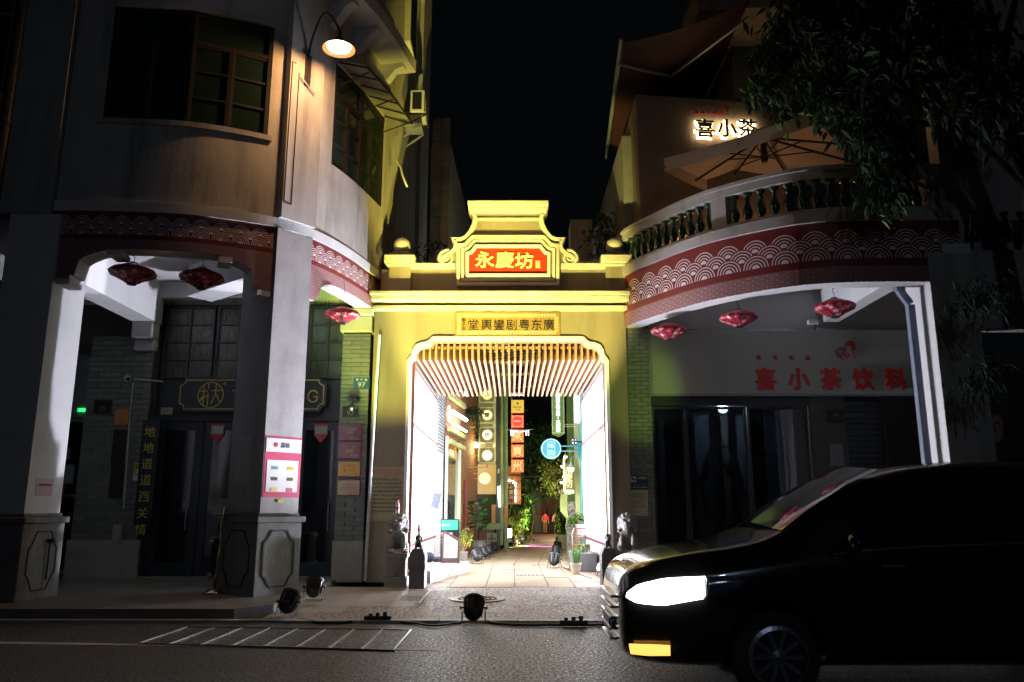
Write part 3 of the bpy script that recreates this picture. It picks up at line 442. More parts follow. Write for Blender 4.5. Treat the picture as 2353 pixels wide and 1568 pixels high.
"N":[[1117,1168,1968,4433,5023,4923,4968,5668,5617,4717,2351,1662,1762,1817]],
"I":[[717,723,1723,1762,762,768,3468,3462,2462,2423,3423,3417]],
"G":[[3417,2418,1822,1326,935,946,1053,1561,2467,3068,4068,4765,5459,5752,5052,4559,4061,3762,3162,2761,2157,1853,1648,1639,1734,1930,2326,2724,3123,3923,4627,4931,5037,5337,3637,3643,5743,5737,5629,5122,4318]],
"K":[[1632,1639,2347,4568,5468],[1117,1168,1868,1850,1817],[4617,2543,2948,5417]],
"F":[[1117,1168,4568,4562,1862,1845,4345,4339,1839,1817]],
"C":[[3417,2418,1624,1032,842,950,1459,2165,2768,3668,4666,5360,5752,5052,4756,4460,3962,3462,2962,2259,1955,1751,1646,1639,1734,1930,2326,2724,3123,3723,4224,4526,4830,5033,5733,5426,4921,4218]],
"X":[[617,2845,2841,768,1668,3146,4668,5468,3341,3346,5517,4717,3040,1417]],
"E":[[1117,1168,4668,4662,1862,1846,4446,4440,1840,1823,4623,4617]],
"P":[[1117,1168,4166,4858,4947,4540,3636,1636,1641,3642,4249,4256,3761,1862,1817]],
"M":[[1117,1168,2168,4022,4233,5768,6768,6717,6017,6161,4217,3617,1663,1817]],
"H":[[1117,1168,1868,1846,4846,4868,5568,5517,4817,4840,1840,1817]],
"Y":[[2717,2738,668,1468,3045,3240,2940,4768,5568,3438,3417]],
"L":[[1117,1168,1868,1823,4423,4417]],
"Z":[[917,922,3860,4264,4362,862,868,4868,4863,1925,1521,1423,4923,4917]],
"O":[[3417,2418,1624,1032,842,1053,1661,2467,3468,4467,5261,5753,5942,5732,5224,4418],[3423,4728,5242,4757,3462,2157,1542,2128]],
"S":[[2916,1420,831,1631,2024,3122,4025,4233,3738,1644,1150,1056,1766,3568,4563,4955,4255,3861,2763,1960,1752,2248,4441,4936,4929,4219]],
"o":[[2716,1322,836,1350,2755,4150,4736,4122],[2722,3726,4036,3746,2750,1846,1536,1826]],
"d":[[2616,1918,1124,839,1552,2155,3155,3949,3968,4668,4617,3917,3823,3318],[2722,3626,3936,3646,2750,1846,1536,1826]],
"g":[[2702,1605,1010,1513,2208,3409,3813,3924,3118,2118,1323,928,839,1148,1954,2655,3254,3949,3955,4655,4512,3805],[2723,3627,3936,3646,2750,1846,1536,1827]],
"n":[[1740,1717,1017,1055,1655,1546,2153,2955,3853,4345,4417,3717,3743,3447,3050,2249]],
"e":[[2816,1918,1124,830,841,1753,3255,4248,4534,1234,1239,4239,3937,3348,2249,1540,1629,2123,3022,3828,4526,3919]],
"l":[[2017,1219,1026,1068,1768,1726,1923,2323,2418]],
"é":[[2816,1918,1124,830,841,1753,3255,4248,4534,1234,1239,4239,3937,3348,2249,1540,1629,2123,3022,3828,4526,3919],[2460,2970,3770,2960]],
"®":[[3029,1435,849,1463,3068,4663,5249,4635],[3034,4238,4749,4259,3064,1859,1349,1838],[3440,2948,3548,4040],[2240,2258,3756,3850,3346,2546,2549,3149,3451,3254,2755,2740]],
"0":[[2917,2118,1423,1132,942,1153,1562,2167,2968,3867,4462,4853,4942,4832,4423,3818],[2922,3524,3928,4234,4242,4251,3957,3561,2963,2461,2057,1751,1642,1734,2028,2424]],
"1":[[1217,1223,4823,4817],[3568,3517,2817,2762,1453,1460,2668]],
"2":[[1117,1122,3545,4054,3860,3063,2160,1853,1153,1155,1563,2468,3468,4363,4656,4547,2123,4723,4717]],
"3":[[2817,1520,930,1630,2223,3223,4028,3937,3341,2142,2147,3662,1262,1268,4668,4663,2845,3645,4441,4736,4727,4120]],
"4":[[828,833,3268,3968,1634,5033,5028],[3517,3549,4249,4217]],
"5":[[2917,2218,1621,1225,1130,1830,2025,2623,3223,3725,4029,4032,3939,3543,2745,2143,1842,1142,1568,4568,4562,2162,1947,2449,2850,3749,4147,4543,4835,4627,4221,3618]],
"6":[[2917,2218,1523,1137,3268,4068,2447,3048,3946,4541,4735,4423,3618],[2922,3725,4133,3741,2944,2141,1833,2125]],
"7":[[1517,4062,1162,1168,4868,4862,2217]],
"8":[[2917,1521,1031,1339,2144,1349,1360,2067,2968,3867,4560,4549,3844,4539,4931,4321],[2922,3825,4231,3838,2941,2038,1731,2025],[2946,3748,4054,3761,2963,2261,1954,2248]],
"9":[[2968,3667,4165,4462,4756,4748,4339,2617,1917,3842,3740,3438,2837,1939,1344,1150,1257,1562,2267],[2963,2562,2160,1956,1852,1948,2144,2542,2941,3442,3744,4048,4152,4056,3760,3462]],
"·":[[1537,1041,1546,2041]],
"(":[[1438,1755,2471,3071,2143,2226,3008,2408,2111,1527]],
")":[[808,1524,1838,1651,968,871,1571,1766,2538,2326,1711,1508]],
}
# == lettering (outlines of the characters in a 0..90 grid)
GLY = {}
def load_glyphs():
    for ch, loops in GDATA.items():
        GLY[ch] = [[(n // 100 / 90 * 1.15 - .05, n % 100 / 90 * 1.3 - .25) for n in l] for l in loops]
def area(l): return sum(l[i][0] * l[(i + 1) % len(l)][1] - l[(i + 1) % len(l)][0] * l[i][1] for i in range(len(l))) / 2
def offset(loops, d):
    if not d: return loops
    sg = 1 if area(max(loops, key=lambda l: abs(area(l)))) > 0 else -1
    out = []
    for l in loops:
        n = len(l); q = []
        for i in range(n):
            a, b, c = Vector(l[i - 1]), Vector(l[i]), Vector(l[(i + 1) % n])
            e1 = (b - a); e2 = (c - b)
            if e1.length < 1e-6 or e2.length < 1e-6: q.append(tuple(b)); continue
            e1.normalize(); e2.normalize(); n1 = Vector((e1.y, -e1.x)); n2 = Vector((e2.y, -e2.x)); nn = n1 + n2
            if nn.length < .3: nn = n1
            nn.normalize(); k = 1 / max(.55, nn.dot(n1)); q.append(tuple(b + nn * d * sg * k))
        out.append(q)
    return out
def adv(ch): 
    if ch == ' ': return .35
    if ord(ch) > 0x2000: return 1.0
    xs = [p[0] for l in GLY[ch] for p in l]; return max(xs) + .07
def text(s, h, m, o, parent, ux=(1, 0, 0), uy=(0, 0, 1), d=.01, gap=0., vertical=False, bold=0., single=True, name="lettering", sx=1., fit=None, center=True):
    """o: centre (or left/bottom) of the text block; characters face ux x uy"""
    ux, uy = Vector(ux), Vector(uy); nrm = ux.cross(uy).normalized(); o = Vector(o)
    advs = [adv(c) * sx for c in s]
    if vertical: tot = len(s) * (1 + gap)
    else: tot = sum(advs) + gap * (len(s) - 1)
    if fit: h = h * 1.0; sx_f = fit / (tot * h); gap = gap * sx_f; advs = [a * sx_f for a in advs]; tot *= sx_f; sx = sx * sx_f
    pen = -tot / 2 if center else 0; mb = MB(); objs = []
    for c, a in zip(s, advs):
        if c != ' ' and c in GLY:
            loops = [[(p[0] * sx, p[1]) for p in l] for l in offset(GLY[c], bold)]
            if vertical: org = o - ux * (.48 * h) + uy * (-(pen + 1 + gap / 2) * h + .12 * h + gap * h * .0)
            else: org = o + ux * (pen * h) - uy * (.36 * h)
            t = mb if single else MB()
            try: t.prism(loops, org, ux * h, uy * h, nrm * d)
            except Exception: pass
            if not single: objs.append(t.build(name, m, parent))
        pen += (1 + gap) if vertical else a + gap
    if single: return mb.build(name, m, parent) if mb.v else None
    return objs
def lines(mb, x0, x1, zs, h, y, rnd, dens=.85):
    """rows of small printed words on a sheet facing the camera"""
    for z in zs:
        x = x0
        while x < x1:
            wd = rnd.uniform(.02, .12) * 1.0
            b = min(x + wd, x1)
            if rnd.random() < dens: mb.box(x, b, y - .0012, y, z - h / 2, z + h / 2)
            x = b + .012
    return mb
# == foliage
def leaves(name, m, c, r, n, size, parent=None, seed=1, clumps=0, droop=.3, asp=.35, kind=None, shell=.0, skip=None, cups=True, pts=None):
    q = random.Random(seed); mb = MB(); cl = []
    if clumps:
        for _ in range(clumps):
            while True:
                p = Vector((q.uniform(-1, 1), q.uniform(-1, 1), q.uniform(-1, 1)))
                if shell <= p.length <= 1: break
            cl.append((p, q.uniform(.16, .34)))
    for i in range(n):
        if pts: b = Vector(q.choice(pts)); p = b + Vector((q.gauss(0, r[0]), q.gauss(0, r[1]), q.gauss(0, r[2])))
        else:
            if cl: cc, cr = q.choice(cl); p = cc + Vector((q.gauss(0, cr * .6), q.gauss(0, cr * .6), q.gauss(0, cr * .6)))
            else:
                while True:
                    p = Vector((q.uniform(-1, 1), q.uniform(-1, 1), q.uniform(-1, 1)))
                    if p.length <= 1: break
            p = Vector(c) + Vector((p.x * r[0], p.y * r[1], p.z * r[2]))
        if skip and skip(p): continue
        L = size * q.uniform(.6, 1.35); W = L * asp
        d = Vector((q.uniform(-1, 1), q.uniform(-1, 1), q.uniform(-1, .7) - droop)).normalized()
        sd = d.cross(Vector((q.uniform(-.4, .4), q.uniform(-.4, .4), 1))).normalized(); nn = sd.cross(d)
        a = p; e = p + d * L + Vector((0, 0, -.15 * L)); mid = p + d * L * .45 - nn * L * .06
        mb.add([a, mid + sd * W / 2 + nn * L * .06, e, mid - sd * W / 2 + nn * L * .06, mid], [(0, 1, 4), (1, 2, 4), (2, 3, 4), (3, 0, 4)])
    me = bpy.data.meshes.new(name); me.from_pydata(mb.v, [], mb.f); me.materials.append(m)
    o = bpy.data.objects.new(name, me); COL.objects.link(o)
    if parent: setpar(o, parent)
    if kind: o["kind"] = kind
    return o
def leafmat(name, c1, c2, rough=.45, tr=.25):
    m, nt, b = newmat(name); L = nt.links.new
    g = nt.nodes.new("ShaderNodeNewGeometry"); mx = nt.nodes.new("ShaderNodeMix"); mx.data_type = 'RGBA'
    L(g.outputs["Random Per Island"], mx.inputs[0]); mx.inputs[6].default_value = (*c1, 1); mx.inputs[7].default_value = (*c2, 1)
    L(mx.outputs[2], b.inputs["Base Color"]); b.inputs["Roughness"].default_value = rough; b.inputs["Specular IOR Level"].default_value = .2
    t = nt.nodes.new("ShaderNodeBsdfTranslucent"); L(mx.outputs[2], t.inputs[0]); ms = nt.nodes.new("ShaderNodeMixShader"); ms.inputs[0].default_value = tr
    out = nt.nodes["Material Output"]; L(b.outputs[0], ms.inputs[1]); L(t.outputs[0], ms.inputs[2]); L(ms.outputs[0], out.inputs[0])
    return m
def remeshed(mb, name, m, voxel, parent=None, smooth_it=2):
    o = mb.build("tmp", m); md = o.modifiers.new("r", 'REMESH'); md.mode = 'VOXEL'; md.voxel_size = voxel
    s2 = o.modifiers.new("s", 'SMOOTH'); s2.iterations = smooth_it; s2.factor = .5
    dg = bpy.context.evaluated_depsgraph_get(); me = bpy.data.meshes.new_from_object(o.evaluated_get(dg)); bpy.data.objects.remove(o)
    me.name = name; me.polygons.foreach_set("use_smooth", [True] * len(me.polygons))
    o = bpy.data.objects.new(name, me); COL.objects.link(o)
    if parent: setpar(o, parent)
    return o
def skinned(chains, name, m, parent=None, sub=1):
    """chains: list of (points, radii) all starting from chain 0 index root; edges joined by nearest equal points"""
    bm = bmesh.new(); idx = {}; rr = {}
    def key(p): return tuple(round(c, 4) for c in p)
    for pts, rs in chains:
        pv = None
        for p, r in zip(pts, rs):
            k = key(p)
            if k not in idx: idx[k] = bm.verts.new(p); rr[k] = r
            v = idx[k]
            if pv is not None and bm.edges.get((pv, v)) is None: bm.edges.new((pv, v))
            pv = v
    me = bpy.data.meshes.new(name); bm.verts.index_update(); order = {v.index: k for k, v in idx.items()}
    bm.to_mesh(me); bm.free(); o = bpy.data.objects.new("tmp", me); COL.objects.link(o)
    o.modifiers.new("skin", 'SKIN')
    if not me.skin_vertices: 
        pass
    sv = me.skin_vertices[0].data if me.skin_vertices else None
    if sv is None:
        bpy.context.view_layer.objects.active = o; bpy.ops.object.modifier_remove(modifier="skin"); bpy.ops.object.modifier_add(type='SKIN'); sv = me.skin_vertices[0].data
    for i in range(len(me.vertices)):
        r = rr[order[i]]; sv[i].radius = (r, r) if not isinstance(r, tuple) else r; sv[i].use_root = (i == 0)
    sb = o.modifiers.new("sub", 'SUBSURF'); sb.levels = sub; sb.render_levels = sub
    dg = bpy.context.evaluated_depsgraph_get(); m2 = bpy.data.meshes.new_from_object(o.evaluated_get(dg)); bpy.data.objects.remove(o)
    m2.materials.clear(); m2.materials.append(m); m2.polygons.foreach_set("use_smooth", [True] * len(m2.polygons))
    q = bpy.data.objects.new(name, m2); COL.objects.link(q)
    if parent: setpar(q, parent)
    return q
load_glyphs()
# == materials of the place
M_plast = mat("grey_plaster", (.42, .40, .38), .9, var=.12, vs=2.2, bump=.5, bs=55, stain=.3)
M_white = mat("arcade_white_paint", (.66, .65, .66), .75, var=.07, vs=2, bump=.15, bs=20, stain=.12)
M_cream = mat("cream_wall_paint", (.48, .45, .42), .8, var=.14, vs=1.8, bump=.3, bs=24, stain=.45)
M_ped = mat("pedestal_render", (.20, .20, .20), .9, var=.2, vs=4, bump=1, bs=60, stain=.3)
M_gate = mat("washed_granite_render", (.31, .265, .20), .9, var=.2, vs=60, bump=.9, bs=130, stain=.3)
M_trim = mat("cream_moulding", (.72, .68, .58), .7, var=.14, vs=5, bump=.2, bs=30, stain=.28)
M_btrim = mat("white_edge_moulding", (.82, .80, .80), .6, var=.03)
M_red = mat("red_lacquer_board", (.50, .035, .012), .45, var=.08)
M_gold = mat("pale_gilt_letters", (.85, .72, .42), .4, var=.03)
M_brass = mat("polished_brass_plate", (.58, .38, .13), .5, .65, var=.2, vs=3)
M_blk = mat("black_paint", (.012, .013, .016), .5, var=.1)
M_dkgr = mat("dark_window_frame", (.03, .034, .04), .45, var=.15, vs=8)
M_brownf = mat("old_timber_frame", (.017, .013, .011), .6, var=.25, vs=9)
M_glassg = mat("green_tinted_glass", (.015, .03, .022), .12, var=.2, vs=1.2, spec=.6)
M_glassd = mat("dark_glass", (.010, .013, .016), .08, var=.2, vs=1.5, spec=.7)
M_stain = mat("patterned_glass", (.07, .075, .05), .25, var=.4, vs=4)
M_gbrick = slabmat("grey_green_brick", (.10, .115, .105), (.25, .27, .24), .5, 40, .75)
M_mort = mat("brick_mortar", (.10, .105, .10), .95, var=.2)
M_wave = seigaiha()
M_iron = mat("black_ironwork", (.02, .02, .022), .4, var=.1)
M_grey = mat("grey_metal", (.35, .36, .38), .45, .6, var=.1)
M_whitem = mat("white_enamel", (.75, .76, .78), .35, var=.03)
M_wood = mat("orange_brown_slats", (.44, .25, .17), .5, var=.12, vs=5)
M_redfr = mat("dark_red_frame", (.16, .045, .045), .5, var=.1)
M_asph = slabmat("asphalt", (.010, .012, .016), (.048, .053, .065), 1.4, 110, .5, .7, 4.5, 34)
M_kerb = mat("pale_kerb_granite", (.42, .40, .40), .55, var=.15, vs=12, bump=.3, bs=60)
M_cob = slabmat("rough_hewn_granite", (.12, .108, .106), (.50, .455, .45), 3.0, 24, .6, .5, 3.6, 26)
M_flag = slabmat("worn_granite_flags", (.23, .175, .125), (.38, .30, .23), .5, 14, .5, .5, .5)
M_smooth = slabmat("smooth_granite_flags", (.30, .28, .27), (.42, .40, .39), .3, 50, .5)
M_floor = mat("arcade_floor_tile", (.17, .165, .16), .45, var=.25, vs=4, bump=.2, bs=30)
M_stone = mat("carved_granite", (.30, .29, .28), .85, var=.2, vs=25, bump=.7, bs=70)
M_dkstone = mat("dark_carved_stone", (.13, .13, .14), .7, var=.25, vs=18, bump=.6, bs=60)

# == main floodlights (each shines out of a par can built below)
YEL = (1.0, .78, .10)
FLOODS = []   # (kind of can, place, aim, power, colour, cone)

# == the ground
road = MB().add([(-60, -25, 0), (60, -25, 0), (60, 10.62, 0), (-60, 10.62, 0)], [(0, 1, 2, 3)]).build("road", M_asph, kind="structure")
gnd = MB().add([(-60, 10.6, -.03), (60, 10.6, -.03), (60, 20, -.03), (60, 140, -1.75), (-60, 140, -1.75), (-60, 20, -.03)], [(0, 1, 2, 5), (5, 2, 3, 4)]).build(
    "ground", mat("packed_ground", (.08, .07, .06), .95), kind="structure")
kb = MB()
kerb = MB().box(-2.9, 12, 10.52, 10.62, -.05, .0).build("kerb", M_mort, kind="structure")
slabs(kerb, "kerb_stone", M_kerb, [(-2.4 + i * .99, 10.56, .034 + R.uniform(-.003, .003), .98, .17, R.uniform(-.003, .003)) for i in range(15)], h=.1)
kl = [(-1.02 * i - 3.4, 10.60) for i in range(9)]
slabs(kerb, "kerb_stone", M_kerb, [(x, y, .03, 1.0, .14, 0) for x, y in kl], h=.1)
# pavement of rough slabs in front of the gate
pave = MB().add([(-3.2, 10.6, .022), (12, 10.6, .022), (12, 14.16, .088), (-3.2, 14.16, .088)], [(0, 1, 2, 3)]).build("pavement", mat("pale_joint", (.16, .15, .15), .9), kind="structure")
sp = []; spm = []
for j in range(6):
    y = 10.94 + j * .59; x = -3.2 - (j % 2) * .3
    while x < 7.2:
        wd = .6
        c = x + wd / 2
        smooth = (c < -1.55 - (10.84 + 3.3 - y) * .05) and y > 11.4 and not (y < 11.9 and c > -2.4)
        z = .03 + (y - 10.6) * .0186 + R.uniform(-.001, .001)
        (spm if smooth else sp).append((c, y, z, wd - .004, .588, 0))
        x += wd
slabs(pave, "paving_slab", M_cob, sp, h=.08, tilt=.0186)
slabs(pave, "smooth_paving_slab", M_smooth, spm, h=.08, tilt=.0186)
# raised arcade floors
af = MB().quadbox([(-12, 10.68), (-3.55, 10.68), (-3.2, 11.2), (-3.2, 16.4), (-12, 16.4)], -.02, .15).build("arcade_floor", M_floor, kind="structure")
af2 = MB().quadbox([(2.35, 12.9), (3.6, 12.0), (14, 11.6), (14, 16.4), (2.35, 16.4)], -.02, .15).build("arcade_floor_right", M_floor, kind="structure")
# alley floor: flags one by one as far as they can be told apart
alley = MB().add([(-2.3, 14.1, .04), (2.2, 14.1, .04), (2.2, 20, .04), (-2.3, 20, .04), (-.6, 34, -.13), (3.2, 34, -.13), (5.2, 100, -1.05), (1.4, 100, -1.05)],
                 [(0, 1, 2, 3), (3, 2, 5, 4), (4, 5, 6, 7)]).build("alley_floor", mat("far_flags", (.30, .19, .11), .6, var=.4, vs=2.2, bump=.8, bs=3), kind="structure")
sl = []
cw = [.55, .48, .62, .5, .58, .46, .6, .5]; x = -2.1
for wd in cw:
    y = 14.16 - R.uniform(0, .1)
    while y < 44:
        ln_ = R.uniform(.75, 1.35) * (1 if y < 28 else 1.3); yc = y + ln_ / 2; dx = max(0, yc - 20)
        xx = x + wd / 2 + dx * .058
        if xx > -1.95 + dx * .1: sl.append((xx, yc, fz(yc) + R.uniform(-.004, .003), wd - .014, ln_ - .014, -.056 if yc > 20 else R.uniform(-.01, .004)))
        y += ln_
    x += wd
sl.sort(key=lambda q: q[1])
slabs(alley, "flagstone", M_flag, sl[:300], h=.06)

# road markings, hatch cover, manhole, small ground items
yl = MB()
pts = [(-9, 9.05), (-5.5, 8.99), (-3, 8.78), (-.72, 8.55)]
for a, b in zip(pts, pts[1:]): yl.add([(a[0], a[1] - .055, .004), (b[0], b[1] - .055, .004), (b[0], b[1] + .055, .004), (a[0], a[1] + .055, .004)], [(0, 1, 2, 3)])
yl.build("road_marking", mat("worn_cream_paint", (.50, .44, .34), .6, var=.35, vs=14), kind="structure")
hc = thing("utility_cover", (-2.2, 8.9, 0), "long dark sunken cover plate with slanting bright metal joints in the road", "utility cover")
cn = [G(318, 1481), G(905, 1497), G(945, 1450), G(430, 1443)]
MB().add([(p.x, p.y, .008) for p in cn], [(0, 1, 2, 3)]).build("cover_plate", M_asph, hc)
M_edge = mat("bright_worn_steel", (.55, .57, .62), .28, .9, var=.2, vs=12)
for i in range(9):
    t = i / 8; a = cn[0].lerp(cn[1], t); b = cn[3].lerp(cn[2], t)
    MB().bar((a.x, a.y, .012), (b.x, b.y, .012), .016, .014).build("cover_joint", M_edge, hc)
for a, b in ((cn[0], cn[1]), (cn[3], cn[2])):
    MB().bar((a.x, a.y, .010), (b.x, b.y, .010), .02, .014).build("cover_edge", mat("dull_steel", (.16, .17, .18), .4, .8), hc)
mh = thing("manhole_cover", (-.47, 12.6, .05), "round pale manhole cover set in the rough paving behind the middle floodlight", "manhole cover")
c0 = Vector((-.52, 12.55, .068))
MB().lathe([(.42, -.05), (.42, .012), (.36, .016), (.35, .008), (0.01, .008)], c0, 40).build("cover_disc", mat("manhole_iron", (.33, .31, .31), .45, .3, var=.15, vs=12), mh)
for r in (.28, .2, .12):
    g = MB()
    for k in range(18): 
        a = 2 * math.pi * k / 18; g.bar(c0 + Vector((math.cos(a) * r, math.sin(a) * r, .012)), c0 + Vector((math.cos(a + .22) * r, math.sin(a + .22) * r, .012)), .03, .012)
    g.build("tread_pattern", M_ped, mh, kind="stuff")
t = thing("trench_mark", (-1.7, 12.4, .1), "small white L shaped paint mark on the paving left of the manhole", "paint mark")
a, b, c_, d_ = G(963, 1386, .09), G(988, 1357, .09), G(955, 1386, .09), G(975, 1389, .09)
MB().bar(a, b, .03, .01).bar(a, G(972, 1385, .09), .03, .01).bar(G(966, 1373, .09), G(978, 1372, .09), .03, .01).build("paint_stroke", mat("white_road_paint", (.7, .7, .72), .6), t)
for u, v, ww in ((1180, 1310, .5), (1218, 1322, .55), (1243, 1299, .4)):
    p = GF(u, v)
    o = MB()
    for k in range(7): o.box(p.x - ww / 2 + k * ww / 7, p.x - ww / 2 + (k + .6) * ww / 7, p.y - .12, p.y + .12, p.z + .004, p.z + .012)
    tag(o.build("drain_grate", M_ped), {1180: "faint drain grate nearest the step on the alley floor", 1218: "drain grate in the blown out floor at the gate", 1243: "small drain grate before the right row of floodlights"}[u], "drain grate", "drain grates in the alley")

# == plan paths of the two curved arcades
class Path:
    def __init__(s, pts, n=14):
        P = [Vector(p).to_2d() if len(p) == 3 else Vector(p) for p in pts]; out = []
        for i in range(len(P) - 1):
            p0 = P[i - 1] if i else P[0] * 2 - P[1]; p3 = P[i + 2] if i + 2 < len(P) else P[-1] * 2 - P[-2]
            for k in range(n):
                t = k / n; a, b = P[i], P[i + 1]
                out.append(.5 * ((2 * a) + (b - p0) * t + (2 * p0 - 5 * a + 4 * b - p3) * t * t + (3 * a - p0 - 3 * b + p3) * t ** 3))
        out.append(P[-1]); s.p = out; s.l = [0]
        for a, b in zip(out, out[1:]): s.l.append(s.l[-1] + (b - a).length)
        s.L = s.l[-1]
    def pt(s, d):
        d = max(0, min(s.L, d)); i = 0
        while i < len(s.l) - 2 and s.l[i + 1] < d: i += 1
        t = (d - s.l[i]) / (s.l[i + 1] - s.l[i]); return s.p[i].lerp(s.p[i + 1], t)
    def nrm(s, d):
        a = s.pt(d - .04); b = s.pt(d + .04); t = (b - a).normalized(); return Vector((t.y, -t.x))   # outward (to the street)
    def off(s, d, o): return s.pt(d) + s.nrm(d) * o
    def near(s, x, y):
        q = Vector((x, y)); i = min(range(len(s.p)), key=lambda k: (s.p[k] - q).length); return s.l[i]
def strip(path, s0, s1, z0, z1, o0, o1, n=24, uvz=None, us=1.):
    """solid between offsets o0 (inner) and o1 (outer) along a path; z0/z1 may be functions of s"""
    mb = MB(); f0 = z0 if callable(z0) else (lambda s: z0); f1 = z1 if callable(z1) else (lambda s: z1); uv = []
    for i in range(n + 1):
        s = s0 + (s1 - s0) * i / n; a = path.off(s, o0); b = path.off(s, o1)
        for p, z in ((b, f0(s)), (b, f1(s)), (a, f1(s)), (a, f0(s))): mb.v.append((p.x, p.y, z)); uv.append((s / us, (z - (uvz or 0)) / us))
    for i in range(n):
        for k in range(4): mb.f.append((i * 4 + k, (i + 1) * 4 + k, (i + 1) * 4 + (k + 1) % 4, i * 4 + (k + 1) % 4))
    mb.f += [(3, 2, 1, 0), (n * 4, n * 4 + 1, n * 4 + 2, n * 4 + 3)]
    if uvz is not None: mb.uv = uv
    return mb
PL = Path([(-6.95, 11.45), (-6.0, 11.48), (-5.19, 11.57), (-4.59, 11.76), (-3.86, 12.15), (-3.37, 12.72), (-2.97, 13.75), (-2.62, 15.3)])
PR = Path([(2.12, 15.3), (2.28, 14.75), (2.62, 14.1), (3.1, 13.3), (3.64, 12.7), (4.59, 12.05), (5.63, 11.87), (7.02, 11.89)])

# == left building
LB = thing("arcade_building", (-6.5, 12, .15), "grey curved corner shophouse with arcade, red wave band and gooseneck lamp, left of the gate", "building", "arcade buildings beside the gate")
sE, sF = PL.near(-3.86, 12.15) + .05, PL.near(-3.37, 12.72)
sW1a, sW1b = PL.near(-6.4, 11.46), sE - .22
sW2a, sW2b = PL.near(-3.2, 13.1), PL.L - .12
ZB = 5.83
strip(PL, 0, PL.L, ZB + .16, 7.36, -.3, 0, 60).build("wall", M_cream, LB, smooth=False)
strip(PL, 0, PL.L, ZB, ZB + .16, -.3, .055, 60).build("string_course", M_white, LB)
strip(PL, 0, sW1a, 7.362, 9.34, -.3, 0, 6).build("wall", M_cream, LB)
strip(PL, sW1b, sW2a, 7.362, 9.34, -.3, 0, 16).build("wall", M_cream, LB)
strip(PL, sW2b, PL.L, 7.362, 9.34, -.3, 0, 4).build("wall", M_cream, LB)
strip(PL, 0, PL.L, 9.342, 12.6, -.3, 0, 50).build("wall", M_cream, LB)
# corner pilaster with its sunk frame line
PILW = (.46, .9)
fc = (PL.pt(sE) + PL.pt(sF)) / 2; pn = Vector((.66, -.75)).normalized(); pt_ = Vector((-pn.y, pn.x))
fl, fr = Vector((-3.78, 12.16)), Vector((-3.35, 12.68))
pn = Vector((fr.y - fl.y, -(fr.x - fl.x))).normalized(); bk = -pn * .88
MB().quadbox([fl + pn * .03, fr + pn * .03, fr + bk, fl + bk], 1.33, ZB - .002).build("pillar", mat("pillar_paint", (.40, .38, .38), .8, var=.16, vs=2.4, bump=.3, bs=30, stain=.2), LB)
MB().quadbox([fl + pn * .10, fr + pn * .10, fr - pn * .1, fl - pn * .1], ZB + .162, 12.6).build("pilaster", M_cream, LB)
tdir = (fr - fl).normalized()
def on_pil(a, z, o=.103): p = fl + tdir * a + pn * o; return Vector((p.x, p.y, z))
for (a0, z0, a1, z1) in ((.03, 6.25, .03, 8.75), (.03, 6.25, .17, 6.25), (.17, 6.25, .17, 8.6), (.03, 8.75, .1, 8.75)):
    MB().bar(on_pil(a0, z0), on_pil(a1, z1), .014, .014).build("conduit", M_dkgr, LB)
# pedestal
def pedestal(q, z0, z1, capz, parent, inset=True):
    c = sum(q, Vector((0, 0))) / len(q); big = [c + (p - c) * 1.16 for p in q]; cap = [c + (p - c) * 1.27 for p in q]; plinth = [c + (p - c) * 1.22 for p in q]
    o = MB().quadbox(big, z0, z1).build("pedestal", M_ped, parent, bevel=.012)
    MB().quadbox(cap, z1 + .001, capz).build("pedestal_cap", M_ped, parent, bevel=.015)
    MB().quadbox([c + (p - c) * 1.08 for p in q], capz + .001, capz + .05).build("pedestal_cap", M_ped, parent, bevel=.01)
    return big
def sunk_panel(p0, p1, z0, z1, nrm, parent, w=.012):
    p0, p1 = Vector((p0.x, p0.y, 0)), Vector((p1.x, p1.y, 0)); t = (p1 - p0).normalized(); L = (p1 - p0).length; n = Vector((nrm.x, nrm.y, 0)) * .004
    a, b = .16 * L, .84 * L; k = .14 * L; zz0, zz1 = z0 + .12, z1 - .12
    pts = [(a, zz0 + k * 1.6), (a, zz1 - k * 1.6), (a + k * .5, zz1 - k * 1.2), (a + k * 1.2, zz1), (b - k * 1.2, zz1), (b - k * .5, zz1 - k * 1.2), (b, zz1 - k * 1.6), (b, zz0 + k * 1.6), (b - k * .5, zz0 + k * 1.2), (b - k * 1.2, zz0), (a + k * 1.2, zz0), (a + k * .5, zz0 + k * 1.2)]
    mb = MB(); P = [p0 + t * x + Vector((0, 0, z)) + n for x, z in pts]
    for i in range(len(P)): mb.bar(P[i], P[(i + 1) % len(P)], .022, .016, up=Vector((nrm.x, nrm.y, 0)))
    mb.build("sunk_panel_line", M_blk, parent)
bq = pedestal([fl, fr, fr + bk, fl + bk], .10, 1.2, 1.29, LB)
sunk_panel(bq[0], bq[1], .15, 1.2, pn, LB); sunk_panel(bq[3], bq[0], .15, 1.2, Vector((-tdir.x, -tdir.y)), LB)
# left pillar
lq = [Vector((-7.6, 11.42)), Vector((-6.84, 11.42)), Vector((-6.84, 12.32)), Vector((-7.6, 12.32))]
MB().quadbox(lq, 1.33, 5.78).build("pillar", M_white, LB)
MB().quadbox([Vector((-8.0, 11.40)), Vector((-7.0, 11.40)), Vector((-7.0, 11.9)), Vector((-8.0, 11.9))], 5.79, 12.6).build("pilaster", M_plast, LB)
b2 = pedestal(lq, .10, 1.2, 1.29, LB)
sunk_panel(b2[1], b2[2], .15, 1.2, Vector((1, 0)), LB)
